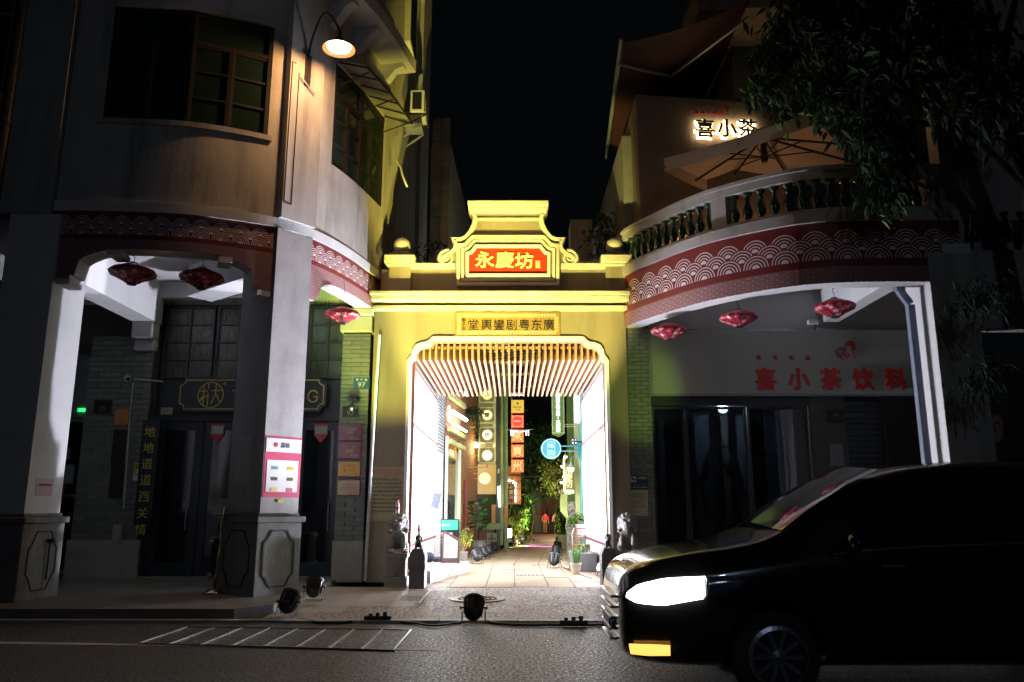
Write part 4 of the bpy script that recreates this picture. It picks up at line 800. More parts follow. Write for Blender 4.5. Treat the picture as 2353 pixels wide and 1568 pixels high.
# bands with arched lower edge
def zlow(s, s0, s1, zm, ze, k0=.95, k1=.95):
    a, b = (s - s0), (s1 - s)
    def e(d, k):
        if d > k: return 0
        if d < .16: return 1
        return (1 - math.sqrt(max(0, 1 - (1 - (d - .16) / (k - .16)) ** 2)) ) * .85 if d > .26 else .8
    return zm - (zm - ze) * max(e(a, k0) if k0 else 0, e(b, k1) if k1 else 0)
def band(path, s0, s1, zm, ze, k0, k1, parent, n=60, uvz=5.47, us=1., ZB=ZB):
    f = lambda s: zlow(s, s0, s1, zm, ze, k0, k1)
    strip(path, s0, s1, f, ZB - .003, -.001, .022, n, uvz=uvz, us=us).build("wave_band", M_wave, parent)
    strip(path, s0, s1, f, ZB - .004, -.32, -.002, n).build("arch_beam", M_white, parent)
    # moulded soffit edge
band(PL, PL.near(-6.84, 11.45), sE - .02, 5.24, 4.72, .95, .9, LB)
band(PL, sF + .02, PL.L - .06, 5.20, 4.80, .7, 0, LB)
for (s, dd) in ((PL.near(-6.84, 11.45) + .12, 1), (PL.near(-6.84, 11.45) + .82, 1), (sE - .12, -1), (sE - .72, -1)):
    z = 4.70 if s < 1 and dd == 1 and s < PL.near(-6.84, 11.45) + .2 or s > sE - .2 else 5.16
    strip(PL, s - .1, s + .1, z - .02, z + .06, -.34, .035, 4).build("console_step", M_white, LB)
# arcade ceiling, beams, back wall
Z1 = 5.78
MB().quadbox([Vector((-11, 11.6)), Vector((-5.2, 11.75)), Vector((-3.9, 12.5)), Vector((-3.1, 13.8)), Vector((-2.8, 15.75)), Vector((-11, 15.75))], Z1, Z1 + .12).build("ceiling", M_white, LB)
box("beam", M_white, -7.35, -6.9, 12.33, 15.28, 4.95, Z1 - .002, LB)
box("console", M_white, -7.33, -6.92, 14.95, 15.28, 4.62, 4.949, LB, bevel=.03)
box("console", M_white, -7.33, -6.92, 15.1, 15.28, 4.40, 4.618, LB, bevel=.03)
bmv = Vector((bk.x, bk.y)).normalized()
p1 = fl + bk; p2 = fr + bk
MB().quadbox([p1 + tdir * .08, p2 - tdir * .08, p2 - tdir * .08 + bmv * 2.0, p1 + tdir * .08 + bmv * 2.0], 5.2, Z1 - .002).build("beam", M_white, LB)
box("beam", M_white, -8.9, -3.0, 15.1, 15.28, 5.45, Z1 - .002, LB)
# back wall: solid around openings
YB = 15.6
box("back_wall", M_white, -9.5, -2.6, YB - .001, YB + .3, 5.44, Z1 - .004, LB)
box("back_wall", M_mort, -9.5, -7.02, YB, YB + .3, .1, 5.438, LB)
box("back_wall", M_dkgr, -7.0, -3.25, YB + .02, YB + .3, 3.16, 3.9, LB)
box("party_face", M_mort, -8.2, -7.25, 15.3, YB - .002, .1, 4.7, LB)
bricks(LB, M_gbrick, -8.2, -6.98, 15.29, .85, 4.72, bw=.42, bh=.105, limit=150)
box("skirting", M_plast, -8.25, -6.95, 15.2, 15.36, .1, .84, LB, bevel=.01)
# brick pier next to the gate
BPX = (-3.27, -2.73)
box("pier_core", M_mort, BPX[0], BPX[1], 15.12, 15.6, .1, 4.75, LB)
bricks(LB, M_gbrick, BPX[0], BPX[1], 15.1, .84, 4.72, bw=.36, bh=.085, limit=200)
box("skirting", mat("cream_render", (.45, .42, .37), .85, var=.15, vs=5, stain=.3), BPX[0] - .02, BPX[1] + .01, 15.02, 15.12, .1, .835, LB, bevel=.008)
box("pier_capital", M_white, BPX[0] - .05, BPX[1] + .03, 14.98, 15.4, 4.75, 5.06, LB, bevel=.02)
box("pier_capital", M_white, BPX[0] - .1, BPX[1] + .06, 14.92, 15.4, 5.062, 5.2, LB, bevel=.02)
# upper transom windows over the shop door
def grid_window(parent, x0, x1, z0, z1, y, cols, rows, mf, mg, name="window", t=.05, dep=.07):
    f = MB(); f.box(x0, x1, y - dep, y, z1 - t, z1); f.box(x0, x1, y - dep, y, z0, z0 + t); f.box(x0, x0 + t, y - dep + .002, y - .002, z0 + t, z1 - t); f.box(x1 - t, x1, y - dep + .002, y - .002, z0 + t, z1 - t)
    cw, rh = (x1 - x0 - t) / cols, (z1 - z0 - t) / rows
    for i in range(1, cols): f.box(x0 + i * cw, x0 + i * cw + t, y - dep + .004, y - .004, z0 + t, z1 - t)
    for j in range(1, rows): f.box(x0 + t, x1 - t, y - dep + .008, y - .008, z0 + j * rh, z0 + j * rh + t * .7)
    fo = f.build(name, mf, parent)
    for i in range(cols):
        for j in range(rows):
            MB().box(x0 + i * cw + t, x0 + (i + 1) * cw, y - .03, y - .022, z0 + j * rh + t * .7, z0 + (j + 1) * rh).build("pane", mg, fo)
    return fo
M_lead = mat("leading", (.02, .02, .02), .5)
for x0, x1, c in ((-6.93, -5.95, 2), (-5.9, -5.45, 1), (-5.1, -4.1, 2), (-4.05, -3.3, 2)):
    fo = grid_window(LB, x0, x1, 3.93, 5.4, YB, c, 4, M_dkgr, M_stain)
    q = MB(); z = 3.95
    while z < 5.3:
        x = x0 + .08
        while x < x1 - .08:
            q.box(x, x + .008, YB - .036, YB - .031, z, z + R.choice((.2, .3))); x += R.choice((.07, .1, .13))
        z += .32
    q.build("leading", M_lead, fo, kind="stuff")
box("window_back", mat("curtain_inside", (.16, .13, .08), .9, var=.3, vs=3), -7, -3.25, YB + .05, YB + .08, 3.9, 5.44, LB)
# shop doors: four folding leaves with glass
M_navy = mat("navy_door_paint", (.018, .024, .034), .45, var=.1)
DX = [-6.92, -6.0, -5.1, -4.2, -3.3]
box("door_frame", M_navy, -6.98, -3.27, YB - .1, YB + .02, 3.08, 3.16, LB)
for a, b in zip(DX, DX[1:]):
    dr = MB(); y = YB - .06
    dr.box(a + .01, a + .17, y, y + .06, .16, 3.07); dr.box(b - .17, b - .01, y, y + .06, .16, 3.07); dr.box(a + .17, b - .17, y + .002, y + .058, 2.9, 3.07); dr.box(a + .17, b - .17, y + .002, y + .058, .16, .42)
    d = dr.build("door", M_navy, LB, bevel=.006)
    box("pane", M_glassd, a + .17, b - .17, y + .025, y + .033, .42, 2.9, d)
    MB().tube([(b - .2, y - .05, 1.0), (b - .2, y - .05, 1.5)], .012, 8).build("handle", M_grey, d)
box("threshold", M_plast, -7, -3.27, YB - .2, YB + .05, .1, .158, LB)
# neighbouring shutter shop at far left under the arcade
sh = MB(); box("shutter_box", M_dkgr, -9.6, -8.32, YB - .12, YB - .01, 4.4, 4.6, LB)
for k in range(22):
    z = 3.15 + k * .057; MB().box(-9.6, -8.3, YB - .06 + (k % 2) * .004, YB - .03, z, z + .05).build("shutter_slat", mat("grey_shutter", (.22, .23, .26), .5, .3, var=.1), LB)
grid_window(LB, -9.6, -8.3, .2, 3.12, YB, 2, 2, mat("pale_alu_frame", (.3, .31, .34), .4, .5), M_glassd, name="shop_window", t=.06)
# floor above the arcade: left window bay (bent outward) and right curved window
def casement_run(path, s0, s1, n, z0, z1, parent, ztr, off=-.05, rows=3):
    for i in range(n):
        a = path.off(s0 + (s1 - s0) * i / n, off); b = path.off(s0 + (s1 - s0) * (i + 1) / n, off); d = (b - a).normalized(); nr = Vector((d.y, -d.x)); L = (b - a).length
        def P(x, z, o=0): q = a + d * x + nr * o; return Vector((q.x, q.y, z))
        f = MB(); up = (nr.x, nr.y, 0)
        for x in (.025, L - .025): f.bar(P(x, z0), P(x, ztr), .05, .06, up)
        zs = [z0 + .025] + [z0 + (ztr - z0) * k / rows for k in range(1, rows)] + [ztr - .03]
        for z in zs: f.bar(P(.05, z), P(L - .05, z), .035, .05, up)
        fo = f.build("window", M_brownf, parent)
        zz = [z0 + (ztr - z0) * k / rows for k in range(rows + 1)]
        for k in range(rows):
            MB().quadbox([P(.05, 0, -.01).to_2d(), P(L - .05, 0, -.01).to_2d(), P(L - .05, 0, -.018).to_2d(), P(.05, 0, -.018).to_2d()], zz[k] + .03, zz[k + 1] - .02).build("pane", M_glassg, fo)
    for i in range(0, n, 2):
        a = path.off(s0 + (s1 - s0) * i / n, off); b = path.off(s0 + (s1 - s0) * min(n, i + 2) / n, off); d = (b - a).normalized(); nr = Vector((d.y, -d.x)); L = (b - a).length
        def P(x, z, o=0): q = a + d * x + nr * o; return Vector((q.x, q.y, z))
        f = MB(); up = (nr.x, nr.y, 0)
        f.bar(P(0, ztr + .03), P(L, ztr + .03), .07, .09, up); f.bar(P(0, z1 - .04), P(L, z1 - .04), .07, .09, up)
        for x in (.03, L - .03): f.bar(P(x, z0, .0), P(x, z1, .0), .06, .1, up)
        fo = f.build("transom", M_brownf, parent)
        MB().quadbox([P(.06, 0, -.01).to_2d(), P(L - .06, 0, -.01).to_2d(), P(L - .06, 0, -.018).to_2d(), P(.06, 0, -.018).to_2d()], ztr + .07, z1 - .08).build("pane", M_glassg, fo)
casement_run(PL, sW1a, sW1b, 4, 7.37, 9.33, LB, 8.75)
casement_run(PL, sW2a, sW2b, 4, 7.37, 9.33, LB, 8.75)
strip(PL, sW1a - .1, sW1b + .06, 7.28, 7.365, -.02, .05, 14).build("window_sill", M_plast, LB)
strip(PL, 0, PL.L, 5, 5.1, -.6, -.5, 2)
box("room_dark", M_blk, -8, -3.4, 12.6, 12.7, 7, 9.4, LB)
# awning over the right curved window: steel frame, thin sheet
aw = thing("window_awning", (-2.9, 14, 9.3), "thin sheet awning on a rusty steel frame over the curved upper window", "awning")
a0, a1 = sW2a + .05, sW2b
for i in range(6):
    s = a0 + (a1 - a0) * i / 5; p, q = PL.off(s, .01), PL.off(s, .62)
    MB().bar((p.x, p.y, 9.36), (q.x, q.y, 9.12), .025, .025).build("frame_bar", M_iron, aw)
for i in range(5):
    s0_, s1_ = a0 + (a1 - a0) * i / 5, a0 + (a1 - a0) * (i + 1) / 5
    p, q, p2_, q2_ = PL.off(s0_, .02), PL.off(s0_, .62), PL.off(s1_, .02), PL.off(s1_, .62)
    MB().add([(p.x, p.y, 9.40), (q.x, q.y, 9.16), (q2_.x, q2_.y, 9.16), (p2_.x, p2_.y, 9.40), (p.x, p.y, 9.41), (q.x, q.y, 9.17), (q2_.x, q2_.y, 9.17), (p2_.x, p2_.y, 9.41)],
             [(3, 2, 1, 0), (4, 5, 6, 7), (0, 1, 5, 4), (1, 2, 6, 5), (2, 3, 7, 6), (3, 0, 4, 7)]).build("awning_sheet", mat("weathered_sheet", (.40, .38, .36), .5, var=.2, vs=5), aw)
    MB().bar((q.x, q.y, 9.13), (q2_.x, q2_.y, 9.13), .03, .03).build("frame_bar", M_iron, aw)
for s in (a0 + .1, (a0 + a1) / 2, a1 - .1):
    p, q = PL.off(s, .01), PL.off(s, .6); MB().bar((p.x, p.y, 8.95), (q.x, q.y, 9.10), .02, .02).build("frame_bar", M_iron, aw)
# curved eaves slab with brackets
strip(PL, 0, PL.L + .0, 10.35, 10.62, -.2, .62, 50).build("eave", M_white, LB)
strip(PL, 0, PL.L, 10.622, 10.7, -.2, .5, 50).build("eave", M_plast, LB)
for s in (sE - .3, sF + .25, PL.L - 1.6, PL.L - .35):
    d = PL.nrm(s); t2 = Vector((-d.y, d.x)); p = PL.pt(s)
    MB().prism([(0, 0), (.5, .0), (.5, -.08), (.32, -.14), (.16, -.34), (0, -.42)], (p.x - t2.x * .09, p.y - t2.y * .09, 10.345), (d.x, d.y, 0), (0, 0, 1), (t2.x * .18, t2.y * .18, 0)).build("eave_bracket", M_white, LB)
# side wall along the alley, with window, downpipe
SWX = -2.62
MB().quadbox([Vector((SWX - .3, 15.35)), Vector((SWX, 15.3)), Vector((-2.5, 22.2)), Vector((-2.8, 22.2))], 4.9, 17).build("side_wall", M_cream, LB)
box("side_pilaster", M_cream, -2.9, -2.44, 19.8, 20.4, 4.9, 16, LB)
wn = box("window_frame", M_trim, -2.60, -2.45, 17.2, 18.4, 12.4, 14.4, LB)
box("pane", M_glassg, -2.46, -2.44, 17.3, 18.3, 12.5, 14.3, wn)
MB().quadbox([Vector((-12, 11.9)), Vector((-7.0, 11.9)), Vector((-7.0, 12.3)), Vector((-12, 12.3))], 6, 9).build("core", M_blk, LB)
box("roof_deck", M_blk, -9, -2.7, 13, 22, 12.5, 12.6, LB)
# cables hanging on the side wall
cb = [at(905, 368, 15.6), at(915, 385, 15.55), at(920, 405, 15.5), at(926, 420, 15.5), at(930, 430, 15.55)]
tag(MB().tube([p + Vector((.05, 0, 0)) for p in cb], .022, 8).build("hose", mat("insulated_hose", (.5, .45, .35), .7)), "pale insulated pipe stub curling out of the upper left building wall", "pipe")
# gooseneck lamp on the corner pilaster
LP = thing("wall_lamp", on_pil(.3, 8.5), "orange lit gooseneck lamp with wide shade on the corner pilaster", "lamp")
hd = at(779, 108, 11.75)
arm0 = on_pil(.33, 8.45, .13); arm1 = on_pil(.33, 9.1, .13)
top = Vector(((arm1.x + hd.x) / 2, (arm1.y + hd.y) / 2, 9.62))
pts = [arm0, arm1, arm1.lerp(top, .45) + Vector((0, 0, .16)), top, hd.lerp(top, .45) + Vector((0, 0, .22)), hd + Vector((0, 0, .28)), hd + Vector((0, 0, .16))]
cpts = []
for i in range(len(pts) - 1):
    p0 = pts[max(i - 1, 0)]; p3 = pts[min(i + 2, len(pts) - 1)]
    for k in range(5):
        tt = k / 5; a, b = pts[i], pts[i + 1]
        cpts.append(.5 * ((2 * a) + (b - p0) * tt + (2 * p0 - 5 * a + 4 * b - p3) * tt * tt + (3 * a - p0 - 3 * b + p3) * tt ** 3))
MB().tube(cpts + [pts[-1]], .02, 10).build("arm", M_iron, LP, smooth=True)
MB().bar(on_pil(.33, 8.42, .115), on_pil(.33, 9.0, .115), .11, .03, up=(pn.x, pn.y, 0)).build("back_plate", M_iron, LP)
MB().bar(on_pil(.18, 8.52, .14), on_pil(.48, 8.33, .14), .02, .02).build("bracket", M_grey, LP)
shd = MB(); n_ = 32
prof = [(.035, .17), (.07, .15), (.085, .09), (.13, .05), (.265, -.035), (.27, -.045), (.262, -.043), (.13, .035), (.07, .06), (.02, .07)]
shd.lathe(prof, hd, n_).build("lamp_shade", mat("bronze_shade", (.10, .07, .05), .35, .5), LP, smooth=True)
MB().ell(hd + Vector((0, 0, -.012)), (.19, .19, .045), 24, 8).build("bulb_lens", mat("warm_lamp_glow", (1, .9, .75), emis=(1, .74, .45), es=26), LP, smooth=True)
lamp('POINT', hd + Vector((0, 0, -.09)), 150, (1, .50, .19), .06, parent=LP)
# air conditioners on the side wall
def aircon(x, y, z, label):
    t = thing("air_conditioner", (x, y, z), label, "air conditioner", "air conditioners on the side wall")
    box("casing", mat("cream_ac_casing", (.62, .58, .5), .5, var=.12, vs=5), x - .15, x + .18, y - .38, y + .38, z, z + .56, t, bevel=.02)
    box("grille_recess", M_blk, x - .1, x + .12, y - .386, y - .379, z + .06, z + .5, t)
    MB().lathe([(.24, 0), (.24, .03), (.2, .035), (.02, .02)], (x + .17, y, z + .28), 20, ax=(1, 0, 0)).build("fan_guard", M_grey, t)
    MB().bar((x - .25, y - .3, z - .02), (x + .25, y - .3, z - .02), .03).bar((x - .25, y - .3, z - .3), (x + .22, y - .3, z - .03), .025).build("bracket", M_iron, t)
    MB().bar((x - .25, y + .3, z - .02), (x + .25, y + .3, z - .02), .03).bar((x - .25, y + .3, z - .3), (x + .22, y + .3, z - .03), .025).build("bracket", M_iron, t)
aircon(-2.25, 17.6, 10.55, "cream air conditioner hung high on the yellow lit side wall")
p = at(965, 285, 17.2)
tag(MB().box(-2.5, -2.1, 17, 17.5, 10.1, 10.13).bar((-2.5, 17.0, 9.8), (-2.1, 17.0, 10.1), .03).bar((-2.5, 17.5, 9.8), (-2.1, 17.5, 10.1), .03).build("wall_shelf", M_grey), "empty steel bracket shelf just below the air conditioner", "bracket")

# dark building at the far left edge
NB = thing("neighbour_building", (-8.6, 11.3, 0), "dark shophouse with balcony rail at the left edge of the picture", "building")
box("wall", M_cream, -13, -7.95, 11.1, 11.5, 5.2, 7.55, NB); box("wall", M_plast, -13, -7.9, 11.3, 12, 9.6, 12.6, NB)
box("ledge", M_cream, -13, -7.9, 10.95, 11.4, 7.552, 7.7, NB); box("ledge", M_cream, -13, -7.95, 11.0, 11.4, 5.9, 6.05, NB)
box("pillar", M_plast, -8.55, -8.05, 11.25, 12, .1, 5.19, NB)
for k in range(14): MB().tube([(-8.15 - k * .16, 11.15, 7.7), (-8.15 - k * .16, 11.15, 8.4)], .018, 6).build("baluster", M_grey, NB)
box("recess", M_blk, -13, -8, 12.1, 12.3, 7.7, 9.6, NB); box("recess", M_blk, -13, -8.56, 12.4, 12.5, .1, 5.2, NB)
dp = thing("drain_pipe", (-7.8, 11.2, 0), "black downpipe running the full height between the two left buildings", "drain pipe")
MB().tube([(-7.8, 11.28, .1), (-7.8, 11.28, 12.5)], .085, 12).build("pipe", M_blk, dp)
for z in (2.5, 4.6, 7.2): MB().lathe([(.105, -.03), (.105, .03)], (-7.8, 11.28, z), 14).build("clamp", M_blk, dp)
tag(MB().tube([(-8.1, 11.18, 1.0), (-8.08, 11.18, 5.1)], .028, 8).build("lit_edge_pipe", mat("pale_edge_glow", (.8, .9, .85), emis=(.75, .95, .85), es=.16)), "thin pale pipe beside the far left column, light on its edge put in as glow", "light tube")  # weak glow stands in for light caught along the pipe

# == the gate
GT = thing("gate", (0, 15, .1), "yellow floodlit memorial gate with scrolled pediment and wide opening", "gate")
GY = 15.0
def g1(cx, cy): return (1480 + cx / 2.24) * .5745, (780 + cy / 2.24) * .5745
def GX(cx, cy):
    p = at(*g1(cx, cy), GY); return (p.x, p.z)
def mirror_x(pts, cx): return [(2 * cx - x, z) for x, z in pts]
CX0 = (GX(888, 140)[0] + GX(1587, 140)[0]) / 2       # axis of the gate
op = [GX(*c) for c in ((600, 1300), (572, 1302), (548, 1330), (510, 1350), (470, 1352), (430, 1370), (408, 1405), (402, 1445), (375, 1480), (362, 1500))]
xl = GX(362, 1560)[0]; op.append((xl, op[-1][1] - .0)); op = op[:-1] + [(xl, op[-2][1] - .02), (xl, .1)]
oph = op + mirror_x(op, CX0)[::-1]
zc = GX(0, 1045)[1]                                    # underside of the cornice mouldings
GL, GR = -2.66, 2.2
outer = [(GL, zc), (GL, .1)] + oph[::-1][::-1] if False else None
loop = [(GL, .1), (GL, zc), (GR, zc), (GR, .1)] + mirror_x(op, CX0)[::1][::-1][::1]
right_side = mirror_x(op, CX0)[::-1]                   # from floor up to the top, right side
loop = [(GL, .1), (GL, zc), (GR, zc), (GR, .1)] + right_side + op
MB().prism(loop, (0, GY + .35, 0), (1, 0, 0), (0, 0, 1), (0, -.35, 0)).build("wall", M_gate, GT)
def moulding(name, pts, w, d, m, parent, y=GY, closed=False, side=1):
    """flat strip of width w standing d proud of y, following pts (x,z); w grows to the left of the walk times side"""
    n = len(pts); P = [Vector(p) for p in pts]; O = []
    for i in range(n):
        a = P[i - 1] if (i or closed) else P[i]; c = P[(i + 1) % n] if (i < n - 1 or closed) else P[i]; b = P[i]
        e1 = (b - a).normalized() if (b - a).length > 1e-6 else (c - b).normalized(); e2 = (c - b).normalized() if (c - b).length > 1e-6 else e1
        n1 = Vector((-e1.y, e1.x)); n2 = Vector((-e2.y, e2.x)); nn = (n1 + n2)
        nn = nn.normalized() if nn.length > .1 else n1; O.append(b + nn * side * w / max(.5, nn.dot(n1)))
    mb = MB(); k = n if closed else n - 1
    for i in range(n):
        for p, yy in ((P[i], y), (P[i], y - d), (O[i], y - d), (O[i], y)): mb.v.append((p.x, yy, p.y))
    for i in range(k):
        j = (i + 1) % n
        for q in range(4): mb.f.append((i * 4 + q, j * 4 + q, j * 4 + (q + 1) % 4, i * 4 + (q + 1) % 4))
    if not closed: mb.f += [(3, 2, 1, 0), (k * 4, k * 4 + 1, k * 4 + 2, k * 4 + 3)]
    return mb.build(name, m, parent)
full = op[::-1] + mirror_x(op, CX0)
moulding("opening_edge", full, .06, .06, M_btrim, GT, side=1)
# cornice, frieze, coping, pediment
z893, z975, z1000, z1045 = GX(0, 905)[1], GX(0, 978)[1], GX(0, 1003)[1], GX(0, 1045)[1]
box("cornice", M_trim, GL - .02, GR + .02, GY - .16, GY + .35, z1045, z1000 - .01, GT, bevel=.012)
box("frieze_strip", M_gate, GL, GR, GY - .02, GY + .35, z1000 - .009, z975, GT)
box("cornice", M_trim, GL - .04, GR + .04, GY - .30, GY + .35, z975 + .001, z893 - .07, GT, bevel=.02)
box("cornice", M_trim, GL - .05, GR + .05, GY - .38, GY + .35, z893 - .069, z893, GT, bevel=.01)
zp = GX(0, 668)[1]; zq = GX(0, 618)[1]
box("parapet", M_gate, GL + .1, GR - .1, GY + .02, GY + .3, z893 + .001, zp, GT)
for a, b in ((GX(375, 0)[0], GX(775, 0)[0]), (2 * CX0 - GX(775, 0)[0], 2 * CX0 - GX(375, 0)[0])): box("coping", M_trim, a, b, GY - .07, GY + .32, zp + .001, zq, GT, bevel=.015)
for sgn in (0, 1):
    m_ = (lambda x: 2 * CX0 - x) if sgn else (lambda x: x)
    xa, xb = sorted((m_(GX(178, 700)[0]), m_(GX(368, 700)[0])))
    box("post", M_gate, xa, xb, GY - .1, GY + .3, z893 + .001, GX(0, 655)[1], GT)
    box("post_cap", M_trim, xa - .04, xb + .04, GY - .14, GY + .34, GX(0, 654)[1], GX(0, 632)[1], GT, bevel=.01)
    box("post_cap", M_trim, xa - .09, xb + .09, GY - .2, GY + .38, GX(0, 630)[1], GX(0, 562)[1], GT, bevel=.012)
    cx = (xa + xb) / 2; z0 = GX(0, 560)[1]
    box("ball_base", M_ped, cx - .22, cx + .22, GY - .1, GY + .3, z0, z0 + .06, GT); box("ball_base", M_ped, cx - .16, cx + .16, GY - .04, GY + .24, z0 + .061, z0 + .12, GT)
    MB().ell((cx, GY + .1, z0 + .27), (.165, .165, .165), 28, 18).build("ball", mat("ball_render", (.55, .50, .42), .8, var=.1, bump=.3), GT, smooth=True)
ped = [(888, 100), (888, 172), (905, 186), (918, 215), (908, 265), (880, 322), (842, 368), (805, 384), (722, 382), (732, 412), (745, 452), (735, 482), (700, 512), (655, 535), (628, 562), (622, 600), (640, 620), (700, 640), (700, 668)]
pl = [GX(*c) for c in ped]
outline = pl + mirror_x(pl, CX0)[::-1]
MB().prism(outline, (0, GY + .26, 0), (1, 0, 0), (0, 0, 1), (0, -.27, 0)).build("pediment", M_gate, GT)
edge = [GX(*c) for c in ((918, 190), (928, 215), (918, 270), (890, 328), (850, 376), (808, 394), (735, 394), (744, 416), (757, 452), (748, 488), (712, 520), (668, 544), (642, 566), (634, 596))]
for pts, sd in ((edge, -1), (mirror_x(edge, CX0), 1)):
    moulding("pediment_moulding", pts, .07, .07, M_trim, GT, y=GY - .011, side=-sd)
inn = [GX(*c) for c in ((940, 212), (935, 250), (915, 300), (880, 352), (905, 372))]
# top cap
box("pediment_cap", M_trim, GX(888, 0)[0] - .01, 2 * CX0 - GX(888, 0)[0] + .01, GY - .3, GY + .3, GX(0, 138)[1], GX(0, 100)[1], GT, bevel=.01)
box("pediment_cap", M_trim, GX(898, 0)[0], 2 * CX0 - GX(898, 0)[0], GY - .2, GY + .28, GX(0, 172)[1], GX(0, 139)[1], GT, bevel=.015)
mid = [GX(935, 262), GX(945, 215)]; mid = [GX(800, 384 + 8)]
p_in = [GX(*c) for c in ((925, 268), (945, 212))]
cp_in = [GX(*c) for c in ((872, 372), (905, 330), (932, 275), (946, 214))]
cpfull = cp_in + mirror_x(cp_in, CX0)[::-1]
moulding("pediment_moulding", cpfull, .05, .04, M_trim, GT, y=GY - .011, side=-1)
fr1 = [GX(*c) for c in ((780, 820), (780, 455), (850, 448), (885, 405), (915, 378))]
fr1f = fr1 + mirror_x(fr1, CX0)[::-1]
moulding("plaque_moulding", fr1f, .06, .10, M_trim, GT, y=GY - .011, closed=True, side=-1)
fr2 = [GX(*c) for c in ((818, 778), (818, 490), (870, 482), (905, 445), (935, 412))]
moulding("plaque_moulding", fr2 + mirror_x(fr2, CX0)[::-1], .05, .07, M_trim, GT, y=GY - .011, closed=True, side=-1)
MB().prism([GX(780, 820), GX(780, 600), (2 * CX0 - GX(780, 0)[0], GX(0, 600)[1]), (2 * CX0 - GX(780, 0)[0], GX(0, 820)[1])], (0, GY + .02, 0), (1, 0, 0), (0, 0, 1), (0, -.04, 0)).build("plaque_backing", M_gate, GT)
fr3 = [GX(*c) for c in ((862, 745), (862, 530), (900, 520), (925, 492), (940, 462))]
moulding("plaque_moulding", fr3 + mirror_x(fr3, CX0)[::-1], .055, .09, M_btrim, GT, y=GY - .021, closed=True, side=-1)
for sgn in (1, -1):   # scroll ends
    c = GX(688, 572); cx = c[0] if sgn == 1 else 2 * CX0 - c[0]
    sp_ = []
    for k in range(44):
        a = 1.3 + k / 43 * 11.5; r = .165 * (1 - k / 43 * .85); sp_.append((cx + sgn * r * math.cos(a), GY - .04, c[1] + r * math.sin(a)))
    MB().tube(sp_, [.034 - .014 * k / 43 for k in range(44)], 8).build("scroll", M_trim, GT, smooth=True)
    MB().lathe([(.19, 0), (.19, .03), (.01, .03)], (cx, GY - .0, c[1]), 24, ax=(0, -1, 0)).build("scroll_disc", M_gate, GT)
# the red board with raised gilt characters
PLQ = thing("name_board", (CX0, GY - .05, GX(0, 600)[1]), "red board with three gilt characters in the gate pediment", "sign")
rb = [GX(*c) for c in ((880, 722), (882, 540), (905, 530), (935, 505), (948, 467))]
MB().prism(rb + mirror_x(rb, CX0)[::-1], (0, GY - .022, 0), (1, 0, 0), (0, 0, 1), (0, -.035, 0)).build("board", M_red, PLQ)
for ch, cx, cy in (("永", 1033, 590), ("慶", 1212, 592), ("坊", 1385, 600)):
    p = GX(cx, cy); text(ch, .36, M_gold, (p[0], GY - .058, p[1]), PLQ, d=.03, sx=1.1, bold=.016, name="character")
p = GX(1502, 632); q = MB()
q.box(p[0] - .045, p[0] + .045, GY - .064, GY - .058, p[1] - .075, p[1] + .075).build("seal", M_gold, PLQ)
text("流", .075, M_red, (p[0], GY - .065, p[1] + .035), PLQ, d=.004); text("子", .07, M_red, (p[0], GY - .065, p[1] - .035), PLQ, d=.004)
# brass plate
BP = thing("brass_plaque", (CX0, GY - .03, 4.9), "polished brass plaque with dark calligraphy over the gate opening", "plaque")
a, b = GX(765, 1055), GX(1703, 1270)
box("plate", M_brass, a[0], b[0], GY - .04, GY - .002, b[1], a[1], BP)
bd = MB()
for x0, x1, z0, z1 in ((a[0] + .04, b[0] - .04, a[1] - .1, a[1] - .04), (a[0] + .04, b[0] - .04, b[1] + .04, b[1] + .1), (a[0] + .04, a[0] + .1, b[1] + .1, a[1] - .1), (b[0] - .1, b[0] - .04, b[1] + .1, a[1] - .1)):
    k = 0
    L_ = max(x1 - x0, z1 - z0); st = .06
    while k * st < L_ - .03:
        if x1 - x0 > z1 - z0: X0 = x0 + k * st; bd.box(X0, X0 + .046, GY - .044, GY - .040, z0, z0 + .008); bd.box(X0, X0 + .012, GY - .044, GY - .040, z0 + .012, z1 - .012); bd.box(X0, X0 + .05, GY - .044, GY - .040, z1 - .012, z1); bd.box(X0 + .025, X0 + .037, GY - .044, GY - .040, z0 + .02, z1 - .02)
        else: Z0 = z0 + k * st; bd.box(x0, x0 + .012, GY - .044, GY - .040, Z0, Z0 + .046); bd.box(x0 + .012, x1 - .012, GY - .044, GY - .040, Z0, Z0 + .012); bd.box(x1 - .012, x1, GY - .044, GY - .040, Z0, Z0 + .05)
        k += 1
bd.build("fret_border", mat("pale_fret_line", (.75, .70, .6), .5), BP, kind="stuff")
tx = "堂輿鑾剧粤东廣"
for i, ch in enumerate(tx):
    p = GX((930, 1048, 1160, 1272, 1385, 1495, 1605)[i], 1168); text(ch, .24, M_blk, (p[0], GY - .041, p[1]), BP, d=.006, bold=.006, name="character")
p = GX(840, 1165); text("黎子流", .085, M_blk, (p[0], GY - .041, p[1]), BP, d=.006, vertical=True)
